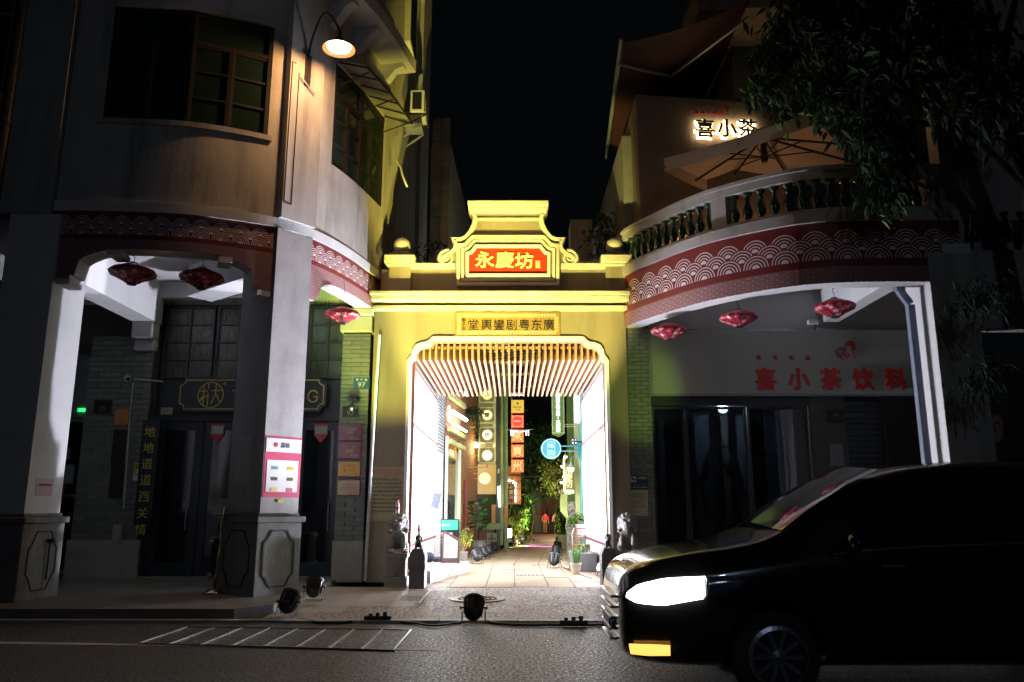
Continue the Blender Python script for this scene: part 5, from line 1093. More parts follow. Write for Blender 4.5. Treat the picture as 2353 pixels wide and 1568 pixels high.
# == passage behind the gate
PG = thing("passage", (0, 18, .1), "white lightbox walled passage behind the gate", "passage")
M_lbox = mat("lightbox_face", (.9, .9, .9), .4, emis=(.93, .95, 1), es=11)
M_lboxb = mat("blue_poster_lit", (.15, .3, .7), .4, emis=(.35, .5, 1), es=1.0)
WL, WR = -1.98, 1.86
box("wall", M_white, WL - .25, WL, 15.36, 20.8, .05, 5.2, PG); box("wall", M_white, WR, WR + .25, 15.36, 20.8, .05, 5.2, PG)
M_wc = mat("white_panel", (.8, .8, .82), .5)
for side, x, sx in (("l", WL, 1), ("r", WR, -1)):
    ys = (15.45, 17.2, 18.95, 20.7)
    for (z0, z1) in ((.75, 3.0), (3.06, 4.12)):
        for a, b in zip(ys, ys[1:]):
            blue = side == "r" and a < 17 and z0 < 1
            box("light_panel", M_lbox, *(sorted((x + sx * .004, x + sx * .03))), a + .02, b - .02, z0 + .03, z1 - .03, PG)
            if side == "r" and z0 < 1 and a < 16:
                pb = MB()
                for k in range(5): pb.box(*(sorted((x + sx * .031, x + sx * .034))), a + .5, b - .55, 1.0 + k * .42, 1.0 + k * .42 + (.34 if k > 2 else .2))
                pb.build("poster_print", M_lboxb, PG)
    for z in (.70, 3.0, 4.12):
        box("trim_rail", M_redfr, *(sorted((x + sx * .003, x + sx * .06))), 15.4, 20.75, z, z + .055, PG)
    box("corner_post", M_redfr, *(sorted((x - sx * .0, x + sx * .09))), 15.30, 15.39, .1, 4.6, PG)
box("light_panel", mat("white_dado", (.8, .8, .8), .5), WL + .004, WL + .02, 15.4, 20.7, .3, .69, PG)
# granite step along the left wall
stp = [GF(957, 1341), GF(988, 1341), GF(1079, 1314)]
tag(MB().quadbox([(-1.95, 14.84), (-1.46, 14.84), (-.92, 17.4), (-.92, 17.55), (-1.95, 17.55)], .08, .31).build("granite_step", mat("step_granite", (.42, .40, .38), .6, var=.15, vs=20, bump=.3), bevel=.01), "pale granite step against the left wall of the passage", "step")
# ceiling, beams and hanging slats
box("ceiling", M_plast, WL, WR, 15.36, 20.8, 5.2, 5.3, PG)
for y in (16.2, 17.6, 19.2): box("ceiling_beam", M_white, WL + .001, WR - .001, y, y + .14, 4.86, 5.05, PG)
for k in range(5):
    z = 4.78 + k * .05; MB().tube([(WL + .02, 16.6 + k * .6, z), (-.5, 16.6 + k * .6 + .15, z - .06), (.6, 16.6 + k * .6 - .1, z - .03), (WR - .02, 16.6 + k * .6, z)], .013, 6).build("cable", M_blk, PG)
CN = thing("slat_canopy", (0, 18, 4.3), "row of long orange brown timber slats hung under the passage ceiling", "slat ceiling")
ns = 31
smesh = MB().box(-.021, .021, 15.42, 20.6, 4.27, 4.66).mesh("slat", M_wood)
for i in range(ns):
    x = WL + .12 + (WR - WL - .24) * i / (ns - 1); o = bpy.data.objects.new("slat", smesh); COL.objects.link(o); o.location = (x, 0, 0); setpar(o, CN)
for y in (15.6, 17.2, 18.8, 20.3): box("cross_bar", M_wood, WL + .01, WR - .01, y, y + .05, 4.53, 4.58, CN)
for x in (-1.2, -.2, .9): MB().tube([(x, 15.9, 4.58), (x, 15.9, 5.2)], .006, 5).build("hanger_wire", M_grey, CN)
# white tube lamps: fixed to the inner face of the gate beam and the ceiling
q = thing("floodlight", (.12, 20.7, 4.0), "small blown out white lamp hanging at the far end of the slats", "floodlight")
pp = at(1187, 905, 20.7)
box("body", M_whitem, pp.x - .2, pp.x + .2, 20.62, 20.7, pp.z - .05, pp.z + .03, q)
box("lens", mat("cool_tube_glow", (1, 1, 1)), pp.x - .18, pp.x + .18, 20.60, 20.619, pp.z - .045, pp.z + .025, q)
MB().tube([(pp.x - .1, 20.68, pp.z), (pp.x - .1, 20.68, 4.5), (pp.x + .5, 20.7, 4.58)], .02, 6).build("cable", M_grey, q)

# == par can floodlights
M_par = mat("black_par_shell", (.018, .02, .024), .42, .2, var=.2, vs=10, coat=.2)
M_lens = {}
def parcan(name, loc, aim, label, col, e=0., cone=40, glow=6., group="par can floodlights standing on the ground", size=1., num=None, blend=.6, soft=.06):
    """tapered can on a U yoke; loc is the ground point under it, aim the direction"""
    loc = Vector(loc); d = (Vector(aim) - (loc + Vector((0, 0, .26 * size)))).normalized()
    t = thing(name, loc, label, "floodlight", group); size *= .74; c = loc + Vector((0, 0, .27 * size)); s = size
    prof = [(.02, -.20), (.07, -.195), (.115, -.16), (.135, -.12), (.15, .02), (.155, .10), (.172, .11), (.172, .15), (.155, .155), (.15, .11)]
    MB().lathe([(r * s, z * s) for r, z in prof], c, 18, ax=d).build("can", M_par, t)
    fins = MB(); up = d.to_track_quat('Z', 'Y')
    for k in range(12):
        a = 2 * math.pi * k / 12; v = up @ Vector((math.cos(a), math.sin(a), 0)); fins.bar(c + v * .142 * s - d * .12 * s, c + v * .16 * s + d * .09 * s, .006 * s, .02 * s, up=v)
    fins.build("fin", M_par, t, kind="stuff")
    m = mat("lens_%d_%d_%d_%d" % (col[0] * 99, col[1] * 99, col[2] * 99, glow * 10), (.5, .5, .5), .2, emis=col, es=glow)
    MB().lathe([(.148 * s, 0), (.13 * s, .012 * s), (.004, .016 * s)], c + d * .125 * s, 20, ax=d).build("lens", m, t)
    sd = d.cross(Vector((0, 0, 1)));  sd = sd.normalized() if sd.length > .1 else Vector((1, 0, 0))
    fw = Vector((-sd.y, sd.x, 0)).normalized()
    for k in (0, 1):
        o = fw * (.11 if k else -.11) * s
        y = MB(); y.bar(c + sd * .185 * s, c + sd * .185 * s + o + Vector((0, 0, -.25 * s)), .03 * s, .008 * s, up=sd); y.bar(c - sd * .185 * s, c - sd * .185 * s + o + Vector((0, 0, -.25 * s)), .03 * s, .008 * s, up=sd)
        y.bar(c + sd * .185 * s + o + Vector((0, 0, -.255 * s)), c - sd * .185 * s + o + Vector((0, 0, -.255 * s)), .03 * s, .01 * s)
        y.build("yoke", M_par, t)
    for g in (1, -1): MB().lathe([(.014 * s, 0), (.014 * s, .05 * s), (.032 * s, .052 * s), (.032 * s, .066 * s), (.01 * s, .07 * s)], c + sd * g * .155 * s, 10, ax=sd * g).build("knob", M_par, t)
    if num:
        u2 = Vector((1, 0, 0)); fr_ = c - Vector((0, .16 * s, 0)); text(num, .075 * s, mat("chalk_mark", (.45, .5, .55), .6), fr_ + Vector((0, .0, .0)), t, d=.004, name="number")
    if e: lamp('SPOT', c + d * (.16 * s), e, col, soft, to=c + d * 5, angle=cone, blend=blend, parent=t)
    return t
p = G(1088, 1438, 0)
parcan("par_light", p, (-.1, 15, 4.9), "black par can with a scrawled 7, alone at the kerb before the gate", (1, .87, .20), e=6400, cone=43, glow=8, num="7", size=1.05, blend=.4)
p = G(662, 1421, 0)
parcan("par_light", p, (-1.9, 15.2, 5.3), "black par can numbered 08, tilted at the foot of the corner pillar", (1, .80, .14), e=1700, cone=34, glow=8, num="08", size=1.05)
parcan("par_light", (-2.86, 12.0, .1), (-2.8, 15.2, 5.6), "added par can by the corner pillar throwing green light at the brick pier", (.52, 1, .08), e=1000, cone=40, glow=3, blend=.9)  # added can, puts green light on the pier and beam
parcan("par_light", (2.45, 10.1, 0), (-2.70, 17.2, 10.2), "added par can hidden behind the passing car, aimed high at the side wall", (1, .82, .12), e=4800, cone=25, glow=6, blend=.7)  # added can, out of sight, for the yellow on the side wall
parcan("par_light", (3.4, 9.9, 0), (2.45, 15.1, 3.6), "added par can farther along the kerb, hidden behind the car bonnet", (.62, 1, .12), e=500, cone=19, glow=6, blend=.8)  # added can, out of sight, turns the right pier green
# added white cans by the jambs, unseen lamps that brighten the arcades
parcan("par_light", (1.80, 16.4, .1), (-6.2, 12.2, 3.6), "added white par can behind the stone drum at the right jamb", (.83, .85, 1), e=3600, cone=60, glow=8, size=.8, blend=.5)
parcan("par_light", (-1.73, 14.74, .08), (4.8, 12.6, 3.9), "added white par can hidden behind the dark stone at the left jamb", (.83, .85, 1), e=2300, cone=60, glow=8, size=.8, blend=.5)
parcan("par_light", (1.84, 14.88, .08), (-5.0, 12.6, 5.3), "added white par can tucked behind the right stone pedestal", (.83, .85, 1), e=3800, cone=52, glow=8, size=.8, blend=.5)
# rows along the alley
rowL = [(1096, 1297, 1), (1112, 1286, .95), (1123, 1280, .95), (1136, 1272, 1), (1149, 1266, 1), (1172, 1257, 1), (1187, 1253, 1), (1199, 1247, 1), (1207, 1240, 1.05), (1213, 1234, 1.05), (1218, 1228, 1.1), (1222, 1222, 1.1)]
nm = ["nearest", "second", "third", "fourth", "fifth", "sixth", "seventh", "eighth", "ninth", "tenth", "eleventh", "twelfth"]
for i, (u, v, s) in enumerate(rowL):
    g = GF(u, v); lit = i in (4, 10, 11)
    parcan("par_light", g, g + Vector((-.9, 1.2, 2.2)) if i else g + Vector((-.5, 1.4, 1.5)), nm[i] + " par can of the left row in the alley" + (", its lens lit" if lit else ""), (.85, 1, .42), e=(240, 150, 260, 200)[i % 4] if i % 2 == 0 else 0, cone=80, glow=16 if lit else 9, group="par cans lining the left side of the alley")
rowR = [(1274, 1306, 1), (1278, 1285, 1), (1281, 1268, 1), (1283, 1255, 1), (1284, 1245, 1.05), (1285, 1236, 1.1), (1284, 1228, 1.1)]
for i, (u, v, s) in enumerate(rowR):
    g = GF(u, v)
    parcan("par_light", g, g + Vector((.35, .7, 2)), nm[i] + " par can of the right row in the alley", (.9, 1, .5), e=170 if i % 2 else 0, cone=80, glow=16, group="par cans lining the right side of the alley")
# cables and power strips along the kerb
def cable(pts, label, r=.014):
    out = []
    for i in range(len(pts) - 1):
        a, b = Vector(pts[i]), Vector(pts[i + 1])
        for k in range(8):
            t = k / 8; q = a.lerp(b, t); q.y += .02 * math.sin(t * 6.28 + i); q.x += 0; out.append(q)
    out.append(Vector(pts[-1])); tag(MB().tube(out, r, 6).build("power_cable", M_blk, smooth=True), label, "cable", "cables along the kerb")
cable([G(u, v, .02) for u, v in ((515, 1417), (560, 1423), (610, 1424), (655, 1426))], "black cable trailing left from the tilted floodlight at the pillar")
cable([G(u, v, .02) for u, v in ((690, 1424), (740, 1432), (800, 1430), (850, 1423))], "black cable between the corner pillar floodlight and the power strip", .018)
cable([G(u, v, .02) for u, v in ((890, 1425), (950, 1432), (1000, 1439), (1045, 1432), (1070, 1425))], "black cable from the power strip to the middle floodlight")
cable([G(u, v, .02) for u, v in ((1105, 1426), (1150, 1434), (1200, 1437), (1270, 1436), (1400, 1436))], "thick black cable running right from the middle floodlight", .018)
cable([G(u, v, .1) for u, v in ((1290, 1302), (1310, 1312), (1335, 1322), (1360, 1330))], "thin cable on the floor beside the flower pot")
for (u, v, lb) in ((868, 1424, "black power strip with plugs lying on the kerb"), (1318, 1434, "black power strip near the front of the car")):
    g = G(u, v, .035); t = thing("power_strip", g, lb, "power strip")
    box("body", M_blk, g.x - .17, g.x + .17, g.y - .035, g.y + .035, .035, .08, t, bevel=.008)
    for k in (-1, 0, 1): box("plug", M_iron, g.x + k * .09 - .025, g.x + k * .09 + .025, g.y - .02, g.y + .025, .081, .12 + .01 * k, t, bevel=.006)

# == guardian lions
def lion(c, s, label, m=M_stone, rot=0, flip=1, group=None):
    mb = MB()
    E_ = lambda x, y, z, a, b, d: mb.ell((x * flip, y, z), (a, b, d), 12, 8)
    E_(0, .08, .26, .17, .17, .20); E_(0, -.02, .36, .15, .13, .16)               # haunch, chest
    E_(-.12, -.12, .2, .055, .06, .2); E_(.12, -.12, .2, .055, .06, .2)              # front legs
    E_(-.13, -.18, .04, .07, .09, .045); E_(.13, -.18, .04, .07, .09, .045)
    E_(-.17, .08, .12, .07, .14, .12); E_(.17, .08, .12, .07, .14, .12); E_(-.19, -.04, .04, .05, .1, .04); E_(.19, -.04, .04, .05, .1, .04)
    E_(0, -.05, .62, .165, .15, .165)                                               # head
    E_(0, -.19, .56, .10, .07, .06); E_(0, -.235, .60, .045, .035, .03); E_(0, -.19, .495, .085, .055, .028)
    E_(-.07, -.19, .665, .04, .03, .028); E_(.07, -.19, .665, .04, .03, .028); E_(0, -.17, .71, .10, .05, .03)
    for k in range(9):                                                              # mane curls
        a = -2.2 + k * 4.4 / 8; E_(.175 * math.sin(a), -.03, .62 + .165 * math.cos(a), .045, .05, .045)
    for k in range(7):
        a = -1.9 + k * 3.8 / 6; E_(.12 * math.sin(a), -.12, .66 + .12 * math.cos(a), .034, .04, .034)
    for sx in (-1, 1):
        for k in range(4): E_(sx * .185, .0, .44 + k * .07, .04, .06, .035); E_(sx * .16, .07, .42 + k * .08, .05, .06, .04)
    E_(0, .25, .3, .05, .05, .14)
    o = remeshed(mb, "lion", m, .011, smooth_it=2)
    me = o.data; me.transform(Matrix.Translation(Vector(c)) @ Matrix.Rotation(rot, 4, 'Z') @ Matrix.Scale(s, 4))
    return tag(o, label, "statue", group)
def pedestal_block(x, y, z0, h, w_, label, m=M_stone, steps=True):
    t = thing("stone_pedestal", (x, y, z0), label, "pedestal", "stone pedestals at the gate")
    box("base", m, x - w_ * .56, x + w_ * .56, y - w_ * .56, y + w_ * .56, z0, z0 + h * .3, t, bevel=.012)
    box("drum", m, x - w_ * .48, x + w_ * .48, y - w_ * .48, y + w_ * .48, z0 + h * .3 + .001, z0 + h * .86, t, bevel=.012)
    box("slab", m, x - w_ * .56, x + w_ * .56, y - w_ * .56, y + w_ * .56, z0 + h * .86 + .001, z0 + h, t, bevel=.01)
    yy = y - w_ * .48
    MB().prism([(-.38 * w_, 0), (.38 * w_, 0), (0, -h * .5)], (x, yy, z0 + h * .85), (1, 0, 0), (0, 0, 1), (0, -.022, 0)).build("carved_cloth", m, t)
    MB().lathe([(w_ * .13, 0), (w_ * .13, .012), (w_ * .07, .02), (.004, .01)], (x, yy - .02, z0 + h * .66), 14, ax=(0, -1, 0)).build("carved_rosette", m, t)
    return t
lz = .09
pedestal_block(-2.0, 14.35, lz, .56, .34, "grey stone pedestal under the lion left of the gate opening")
lion((-2.0, 14.37, lz + .56), .84, "stone guardian lion with a water bottle on its head, left of the gate", rot=.15)
pedestal_block(2.04, 14.4, lz, .56, .34, "grey stone pedestal behind the car under the right lion")
lion((2.04, 14.4, lz + .56), .84, "stone guardian lion right of the gate, above the car bonnet", rot=-.25, flip=-1)
def drumstone(x, y, label):
    t = thing("door_stone", (x, y, lz), label, "carved stone", "carved dark stones inside the lions")
    box("base", M_dkstone, x - .13, x + .13, y - .2, y + .2, lz, lz + .30, t, bevel=.012)
    box("belt", M_dkstone, x - .14, x + .14, y - .21, y + .21, lz + .301, lz + .40, t, bevel=.01)
    MB().prism([(-.13, 0), (.13, 0), (.13, .14), (.09, .24), (-.09, .24), (-.13, .14)], (x, y + .2, lz + .401), (1, 0, 0), (0, 0, 1), (0, -.4, 0)).build("drum", M_dkstone, t, bevel=.008)
    MB().prism([(-.10, 0), (.10, 0), (0, -.17)], (x, y - .2, lz + .27), (1, 0, 0), (0, 0, 1), (0, -.012, 0)).build("carved_triangle", M_dkstone, t)
    for k in (-.05, .05): MB().lathe([(.04, 0), (.035, .012), (.01, .004)], (x + k, y - .209, lz + .35), 12, ax=(0, -1, 0)).build("carved_scroll", M_dkstone, t)
    lion((x, y - .02, lz + .64), .30, "tiny dark stone lion on top of the " + ("left" if x < 0 else "right") + " carved door stone", m=M_dkstone, group="tiny lions on the door stones")
drumstone(-1.60, 14.1, "dark carved door stone beside the left lion, bottle on top")
drumstone(1.68, 14.42, "dark carved door stone beside the right lion")
def bottle(x, y, z, label):
    t = thing("water_bottle", (x, y, z), label, "bottle", "water bottles left on the stones")
    MB().lathe([(.028, 0), (.031, .01), (.031, .13), (.026, .16), (.013, .19), (.012, .205)], (x, y, z), 14).build("bottle_body", mat("clear_plastic", (.8, .85, .9), .12, var=0, trans=.6), t, smooth=True)
    MB().lathe([(.0325, .055), (.0325, .105)], (x, y, z), 14).build("red_label", mat("red_bottle_label", (.65, .03, .05), .4), t)
    MB().lathe([(.016, .2), (.016, .222)], (x, y, z), 12).build("cap", mat("red_cap", (.6, .03, .05), .4), t)
bottle(-2.01, 14.32, lz + .56 + .685, "clear water bottle with red label on the left lion's head")
bottle(-1.60, 14.08, lz + .64 + .235, "clear water bottle with red label on the left door stone")

# == signs, plates and sheets on the left
SG = thing("shop_sign", (-5.1, 15.5, 3.25), "dark shop board with gold outline, round emblem and letters TANING", "sign")
p0, p1 = at(413, 868, 15.42), at(750, 948, 15.42)
x0, x1, z0, z1 = p0.x, p1.x, p1.z, p0.z; k = .14
def notch(x0, x1, z0, z1, k): return [(x0 + k, z0), (x1 - k, z0), (x1 - k * .9, z0 + k * .6), (x1 - k * .4, z0 + k), (x1, z0 + k * 1.1), (x1, z1 - k * 1.1), (x1 - k * .4, z1 - k), (x1 - k * .9, z1 - k * .6), (x1 - k, z1), (x0 + k, z1), (x0 + k * .9, z1 - k * .6), (x0 + k * .4, z1 - k), (x0, z1 - k * 1.1), (x0, z0 + k * 1.1), (x0 + k * .4, z0 + k), (x0 + k * .9, z0 + k * .6)]
M_navb = mat("navy_sign_board", (.010, .018, .025), .4); M_golds = mat("gold_sign_paint", (.55, .42, .08), .45, var=.1)
MB().prism(notch(x0, x1, z0, z1, .11), (0, 15.42, 0), (1, 0, 0), (0, 0, 1), (0, -.06, 0)).build("board", M_navb, SG)
moulding("gold_outline", notch(x0 + .05, x1 - .05, z0 + .05, z1 - .05, .10), .02, .004, M_golds, SG, y=15.359, closed=True, side=1)
cc = at(484, 908, 15.36); r_ = .255
ring = [(cc.x + r_ * math.cos(a), cc.z + r_ * math.sin(a)) for a in [2 * math.pi * k / 32 for k in range(32)]]
moulding("emblem_ring", ring, .018, .005, M_golds, SG, y=15.359, closed=True, side=1)
em = MB(); B = lambda a, b, w_=.02: em.bar((cc.x + a[0] * .25, 15.355, cc.z + a[1] * .25), (cc.x + b[0] * .25, 15.355, cc.z + b[1] * .25), w_, .006, up=(0, 1, 0))
B((-.55, .75), (-.55, -.75)); B((-.85, .3), (-.25, .3)); B((-.2, .9), (-.2, .5)); B((-.2, .15), (-.2, -.85)); B((.05, .35), (.85, .35)); B((.4, .85), (.35, 0)); B((.35, 0), (.05, -.7)); B((.4, .1), (.8, -.6)); B((-.85, -.5), (-.25, .0)); B((-.85, -.5), (-.6, -.1))
em.build("emblem", M_golds, SG)
text("®", .10, M_golds, at(517, 883, 15.36), SG, d=.004)
for ch, u in (("T", 545), ("A", 581), ("N", 617), ("I", 648), ("N", 679), ("G", 719)): text(ch, .34, M_golds, at(u, 911, 15.36), SG, d=.006, name="letter")
VS = thing("vertical_couplet", (-6.9, 15.2, 2.2), "tall black board with seven gold characters between the arcade shops", "sign")
a, b = at(342, 965, 15.1), at(374, 1208, 15.1)
xb0, xb1 = a.x - .05, a.x + .26
box("board", M_navb, -7.02, -6.70, 15.14, 15.19, at(350, 1208, 15.1).z, a.z, VS)
for i, ch in enumerate("地地道道西关情"):
    z = a.z - .22 - i * .302
    text(ch, .23, mat("bright_gold_paint", (.75, .60, .10), .4), (-6.86, 15.14, z), VS, d=.01, bold=-.004, name="character")
def plate(name, label, cat, u, v, Y, w_, h, m, frame=None, fw=.02, group=None, dep=.02):
    c = at(u, v, Y); t = thing(name, (c.x, Y, c.z), label, cat, group)
    if frame: box("frame", frame, c.x - w_ / 2 - fw, c.x + w_ / 2 + fw, Y - dep, Y, c.z - h / 2 - fw, c.z + h / 2 + fw, t, bevel=.004)
    box("sheet", m, c.x - w_ / 2, c.x + w_ / 2, Y - dep - .004, Y - dep - .0005 if frame else Y, c.z - h / 2, c.z + h / 2, t)
    return t, c, Y - dep - .004
M_blue = mat("blue_enamel", (.02, .09, .22), .35); M_yel = mat("yellow_enamel", (.8, .65, .08), .4); M_wht = mat("white_print", (.85, .85, .85), .5)
t, c, yf = plate("house_number", "small blue enamel house number 97 on the brick pier by the gate", "house number", 831, 881, 15.05, .31, .21, M_blue, dep=.004)
text("恩宁路", .055, M_wht, (c.x, yf, c.z + .065), t, d=.003, gap=.5); text("97", .12, M_yel, (c.x, yf, c.z - .03), t, d=.003, bold=.01)
t, c, yf = plate("house_number", "dark number plate 97 in pale lettering below the small wall lamp", "house number", 806, 947, 15.05, .29, .19, M_blk, M_redfr, .012)
text("97", .11, mat("peach_print", (.7, .45, .35), .5), (c.x, yf, c.z - .025), t, d=.003); text("恩宁路", .035, mat("peach_print", (1, 1, 1)), (c.x, yf, c.z + .06), t, d=.003)
M_maroon = mat("maroon_plaque", (.16, .02, .045), .25, var=.05); M_goldf = mat("gold_foil_plaque", (.72, .45, .12), .35, .2, var=.1); M_silf = mat("pale_foil_plaque", (.72, .58, .42), .35, .1, var=.12)
M_gp = mat("gold_print", (.85, .65, .35), .4); M_rp = mat("red_print", (.6, .04, .03), .5); M_bp = mat("black_print", (.03, .03, .03), .6)
for i, (v, m, lb) in enumerate(((994, M_maroon, "top maroon award plaque of the four on the brick pier"), (1035, M_maroon, "second maroon award plaque on the brick pier"), (1078, M_goldf, "golden award plaque with red characters for second place"), (1121, M_silf, "lowest pale foil award plaque on the brick pier"))):
    t, c, yf = plate("award_plaque", lb, "plaque", 805 - i * 1.2, v, 15.04, .40, .26, m, M_maroon, .022, "award plaques on the brick pier")
    ln = MB(); lines(ln, c.x - .12, c.x + .12, [c.z + .07, c.z + .045], .008, yf - .001, R); lines(ln, c.x - .0, c.x + .16, [c.z - .09, c.z - .105], .007, yf - .001, R); ln.build("small_print", M_gp if i < 2 else M_rp, t, kind="stuff")
    if i < 2: text("挞柠", .075, M_gp, (c.x, yf, c.z - .01), t, d=.002, bold=.01)
    elif i == 2: text("第二名", .055, M_rp, (c.x, yf, c.z - .03), t, d=.002, gap=.4, bold=.01)
    else: text("优惠最具影响力品牌", .03, M_rp, (c.x, yf, c.z + .0), t, d=.002)
# small wall lamp under the blue number
t = thing("wall_lamp", (-3.05, 15.0, 3.4), "small black gooseneck wall lamp, unlit, above the dark number plate", "lamp", "small unlit wall lamps")
c = at(808, 938, 14.8)
MB().tube([(c.x + .06, 15.1, c.z + .1), (c.x + .06, 14.98, c.z + .26), (c.x + .02, 14.85, c.z + .24), (c.x, 14.8, c.z + .08)], .009, 8).build("arm", M_iron, t)
MB().lathe([(.02, .09), (.035, .06), (.12, .0), (.122, -.008), (.03, .03)], (c.x, 14.8, c.z), 20).build("lamp_shade", M_iron, t, smooth=True)
MB().ell((c.x, 14.8, c.z - .015), (.03, .03, .035), 12, 8).build("bulb", M_wht, t)
dup(t, Vector(t.location) + at(415, 893, 15.0) - at(808, 938, 14.8), 0, "small black gooseneck wall lamp, unlit, above the registration plate by the couplet board")
# sheet notice at the gate, other notices
t, c, yf = plate("public_notice", "yellowish plastic covered notice sheet on the lower left of the gate", "notice", 889, 1135, 14.99, .64, .98, mat("cream_notice_paper", (.50, .44, .30), .22, var=.12, vs=4, bump=.4, bs=7, spec=.7), dep=.006)
text("广州市恩宁路防疫防控工作通告", .036, M_rp, (c.x, yf, c.z + .42), t, d=.002); text("关于进一步强化防疫防控工作的通告", .034, M_rp, (c.x, yf, c.z + .375), t, d=.002); text("第17号", .034, M_rp, (c.x, yf, c.z + .33), t, d=.002)
ln = MB()
for g_ in range(9): lines(ln, c.x - .26, c.x + .27, [c.z + .27 - g_ * .072, c.z + .25 - g_ * .072], .011, yf - .001, R, .93)
ln.build("small_print", M_bp, t, kind="stuff")
fld = lambda a, o=.045: fl + tdir * a + pn * o
PS = thing("poster", fld(.2).to_3d() + Vector((0, 0, 2.3)), "white poster with thick pink border and shop logos on the corner pillar", "poster")
zt_, zb_ = at(640, 1003, 12.3).z, at(640, 1143, 12.3).z; W2 = (fr - fl).length
def pil(a, b, z0, z1, o, name, m, parent): 
    return MB().quadbox([fld(a, o), fld(b, o), fld(b, o - .004), fld(a, o - .004)], z0, z1).build(name, m, parent)
M_pink = mat("crimson_print", (.55, .04, .12), .5); M_pap = mat("poster_paper", (.72, .70, .68), .6, var=.04)
pil(.02, W2 - .0, zb_, zt_, .036, "border", M_pink, PS); pil(.03, W2 - .01, zt_ - .24, zt_ - .03, .041, "heading_panel", M_pap, PS); pil(.065, W2 - .05, zb_ + .08, zt_ - .36, .041, "logo_panel", M_pap, PS)
up3 = tdir.to_3d()
cm = fld(W2 * .55, .042).to_3d(); cm.z = zt_ - .13
text("荔枝", .085, mat("navy_print", (.05, .08, .15), .5), cm, PS, ux=up3, d=.003, bold=.015)
e_ = fld(W2 * .3, .043).to_3d(); e_.z = zt_ - .13
MB().lathe([(.035, 0), (.03, .003), (.002, .004)], e_, 14, ax=pn.to_3d()).build("logo", M_rp, PS)
lc = [(0, 0, (.1, .35, .28)), (1, 0, (.85, .4, .05)), (0, 1, (.05, .05, .04)), (1, 1, (.08, .05, .03)), (0, 2, (.8, .6, .2)), (1, 2, (.6, .12, .2)), (.5, 3, (.7, .5, .1))]
for i, (cx, cy, col) in enumerate(lc):
    q = fld(W2 * (.3 + cx * .42), .043).to_3d(); q.z = zt_ - .48 - cy * .165
    MB().bar(q - up3 * .055, q + up3 * .055, .05 if i not in (4, 5) else .06, .003, up=pn.to_3d()).build("logo", mat("logo_%d" % i, col, .5), PS)
# green sheet on the left face of the pillar and pink sheet on the far left pillar
nl = Vector((-tdir.x, -tdir.y)); qa, qb = fl + bk * .35, fl + bk * .80
GSH = thing("notice_sheet", (qa.x, qa.y, 2.4), "pale green notice sheet on the shaded face of the corner pillar", "notice")
z0s, z1s = at(580, 1108, 12.6).z, at(580, 1002, 12.6).z
MB().quadbox([qa + nl * .006, qb + nl * .006, qb, qa], z0s, z1s).build("sheet", mat("pale_green_sheet", (.42, .47, .45), .5), GSH)
t = thing("notice_sheet", (-6.84, 11.8, 1.8), "small pink notice sheet low on the lit face of the left pillar", "notice")
box("sheet", mat("pink_sheet", (.60, .40, .44), .5), -6.836, -6.832, 11.62, 12.05, at(92, 1140, 11.8).z, at(92, 1100, 11.8).z, t)
ln = MB(); ln.box(-6.831, -6.829, 11.68, 12.0, 1.73, 1.76); ln.build("small_print", M_bp, t)
# 95 plate, orange sign, wooden couplets, yellow mask poster, registry plate
t, c, yf = plate("house_number", "dark number plate 95 beside the shuttered shop", "house number", 237, 935, 15.22, .33, .24, M_blk, M_redfr, .01)
text("95", .12, mat("dim_print", (.25, .2, .2), .5), (c.x, yf, c.z - .03), t, d=.003)
t, c, yf = plate("arrow_sign", "small orange direction sign with arrow beside number 95", "sign", 281, 958, 15.1, .26, .30, mat("orange_sign", (.50, .20, .04), .5))
MB().bar((c.x - .02, yf, c.z - .08), (c.x + .08, yf, c.z - .08), .012, .004, up=(0, 1, 0)).build("arrow", M_bp, t)
t, c, yf = plate("old_signboard", "upper old brown timber panel on the brick pier", "board", 273, 1028, 15.18, .2, .62, M_brownf, M_brownf, .02, "old timber panels on the pier")
t, c, yf = plate("old_signboard", "lower old brown timber panel on the brick pier", "board", 268, 1104, 15.18, .2, .60, M_brownf, M_brownf, .02, "old timber panels on the pier")
t, c, yf = plate("mask_poster", "yellow poster with a face mask picture beside the couplet board", "poster", 321, 1084, 15.19, .23, .34, mat("yellow_poster", (.60, .50, .06), .5), dep=.005)
text("注意防疫", .042, M_bp, (c.x, yf, c.z + .12), t, d=.002); text("佩戴口罩", .042, M_bp, (c.x, yf, c.z + .075), t, d=.002)
MB().prism([(-.07, .03), (0, .05), (.07, .03), (.06, -.03), (0, -.05), (-.06, -.03)], (c.x, yf, c.z), (1, 0, 0), (0, 0, 1), (0, -.002, 0)).build("mask_picture", M_wht, t)
box("lower_panel", M_wht, c.x - .11, c.x + .11, yf - .002, yf, c.z - .165, c.z - .07, t)
t, c, yf = plate("registry_plate", "small brass registration plate Z2056 above the couplet board", "plate", 384, 945, 15.3, .22, .13, mat("brass_small", (.35, .30, .18), .4, .4))
text("Z2056", .05, M_bp, (c.x, yf, c.z + .01), t, d=.002)
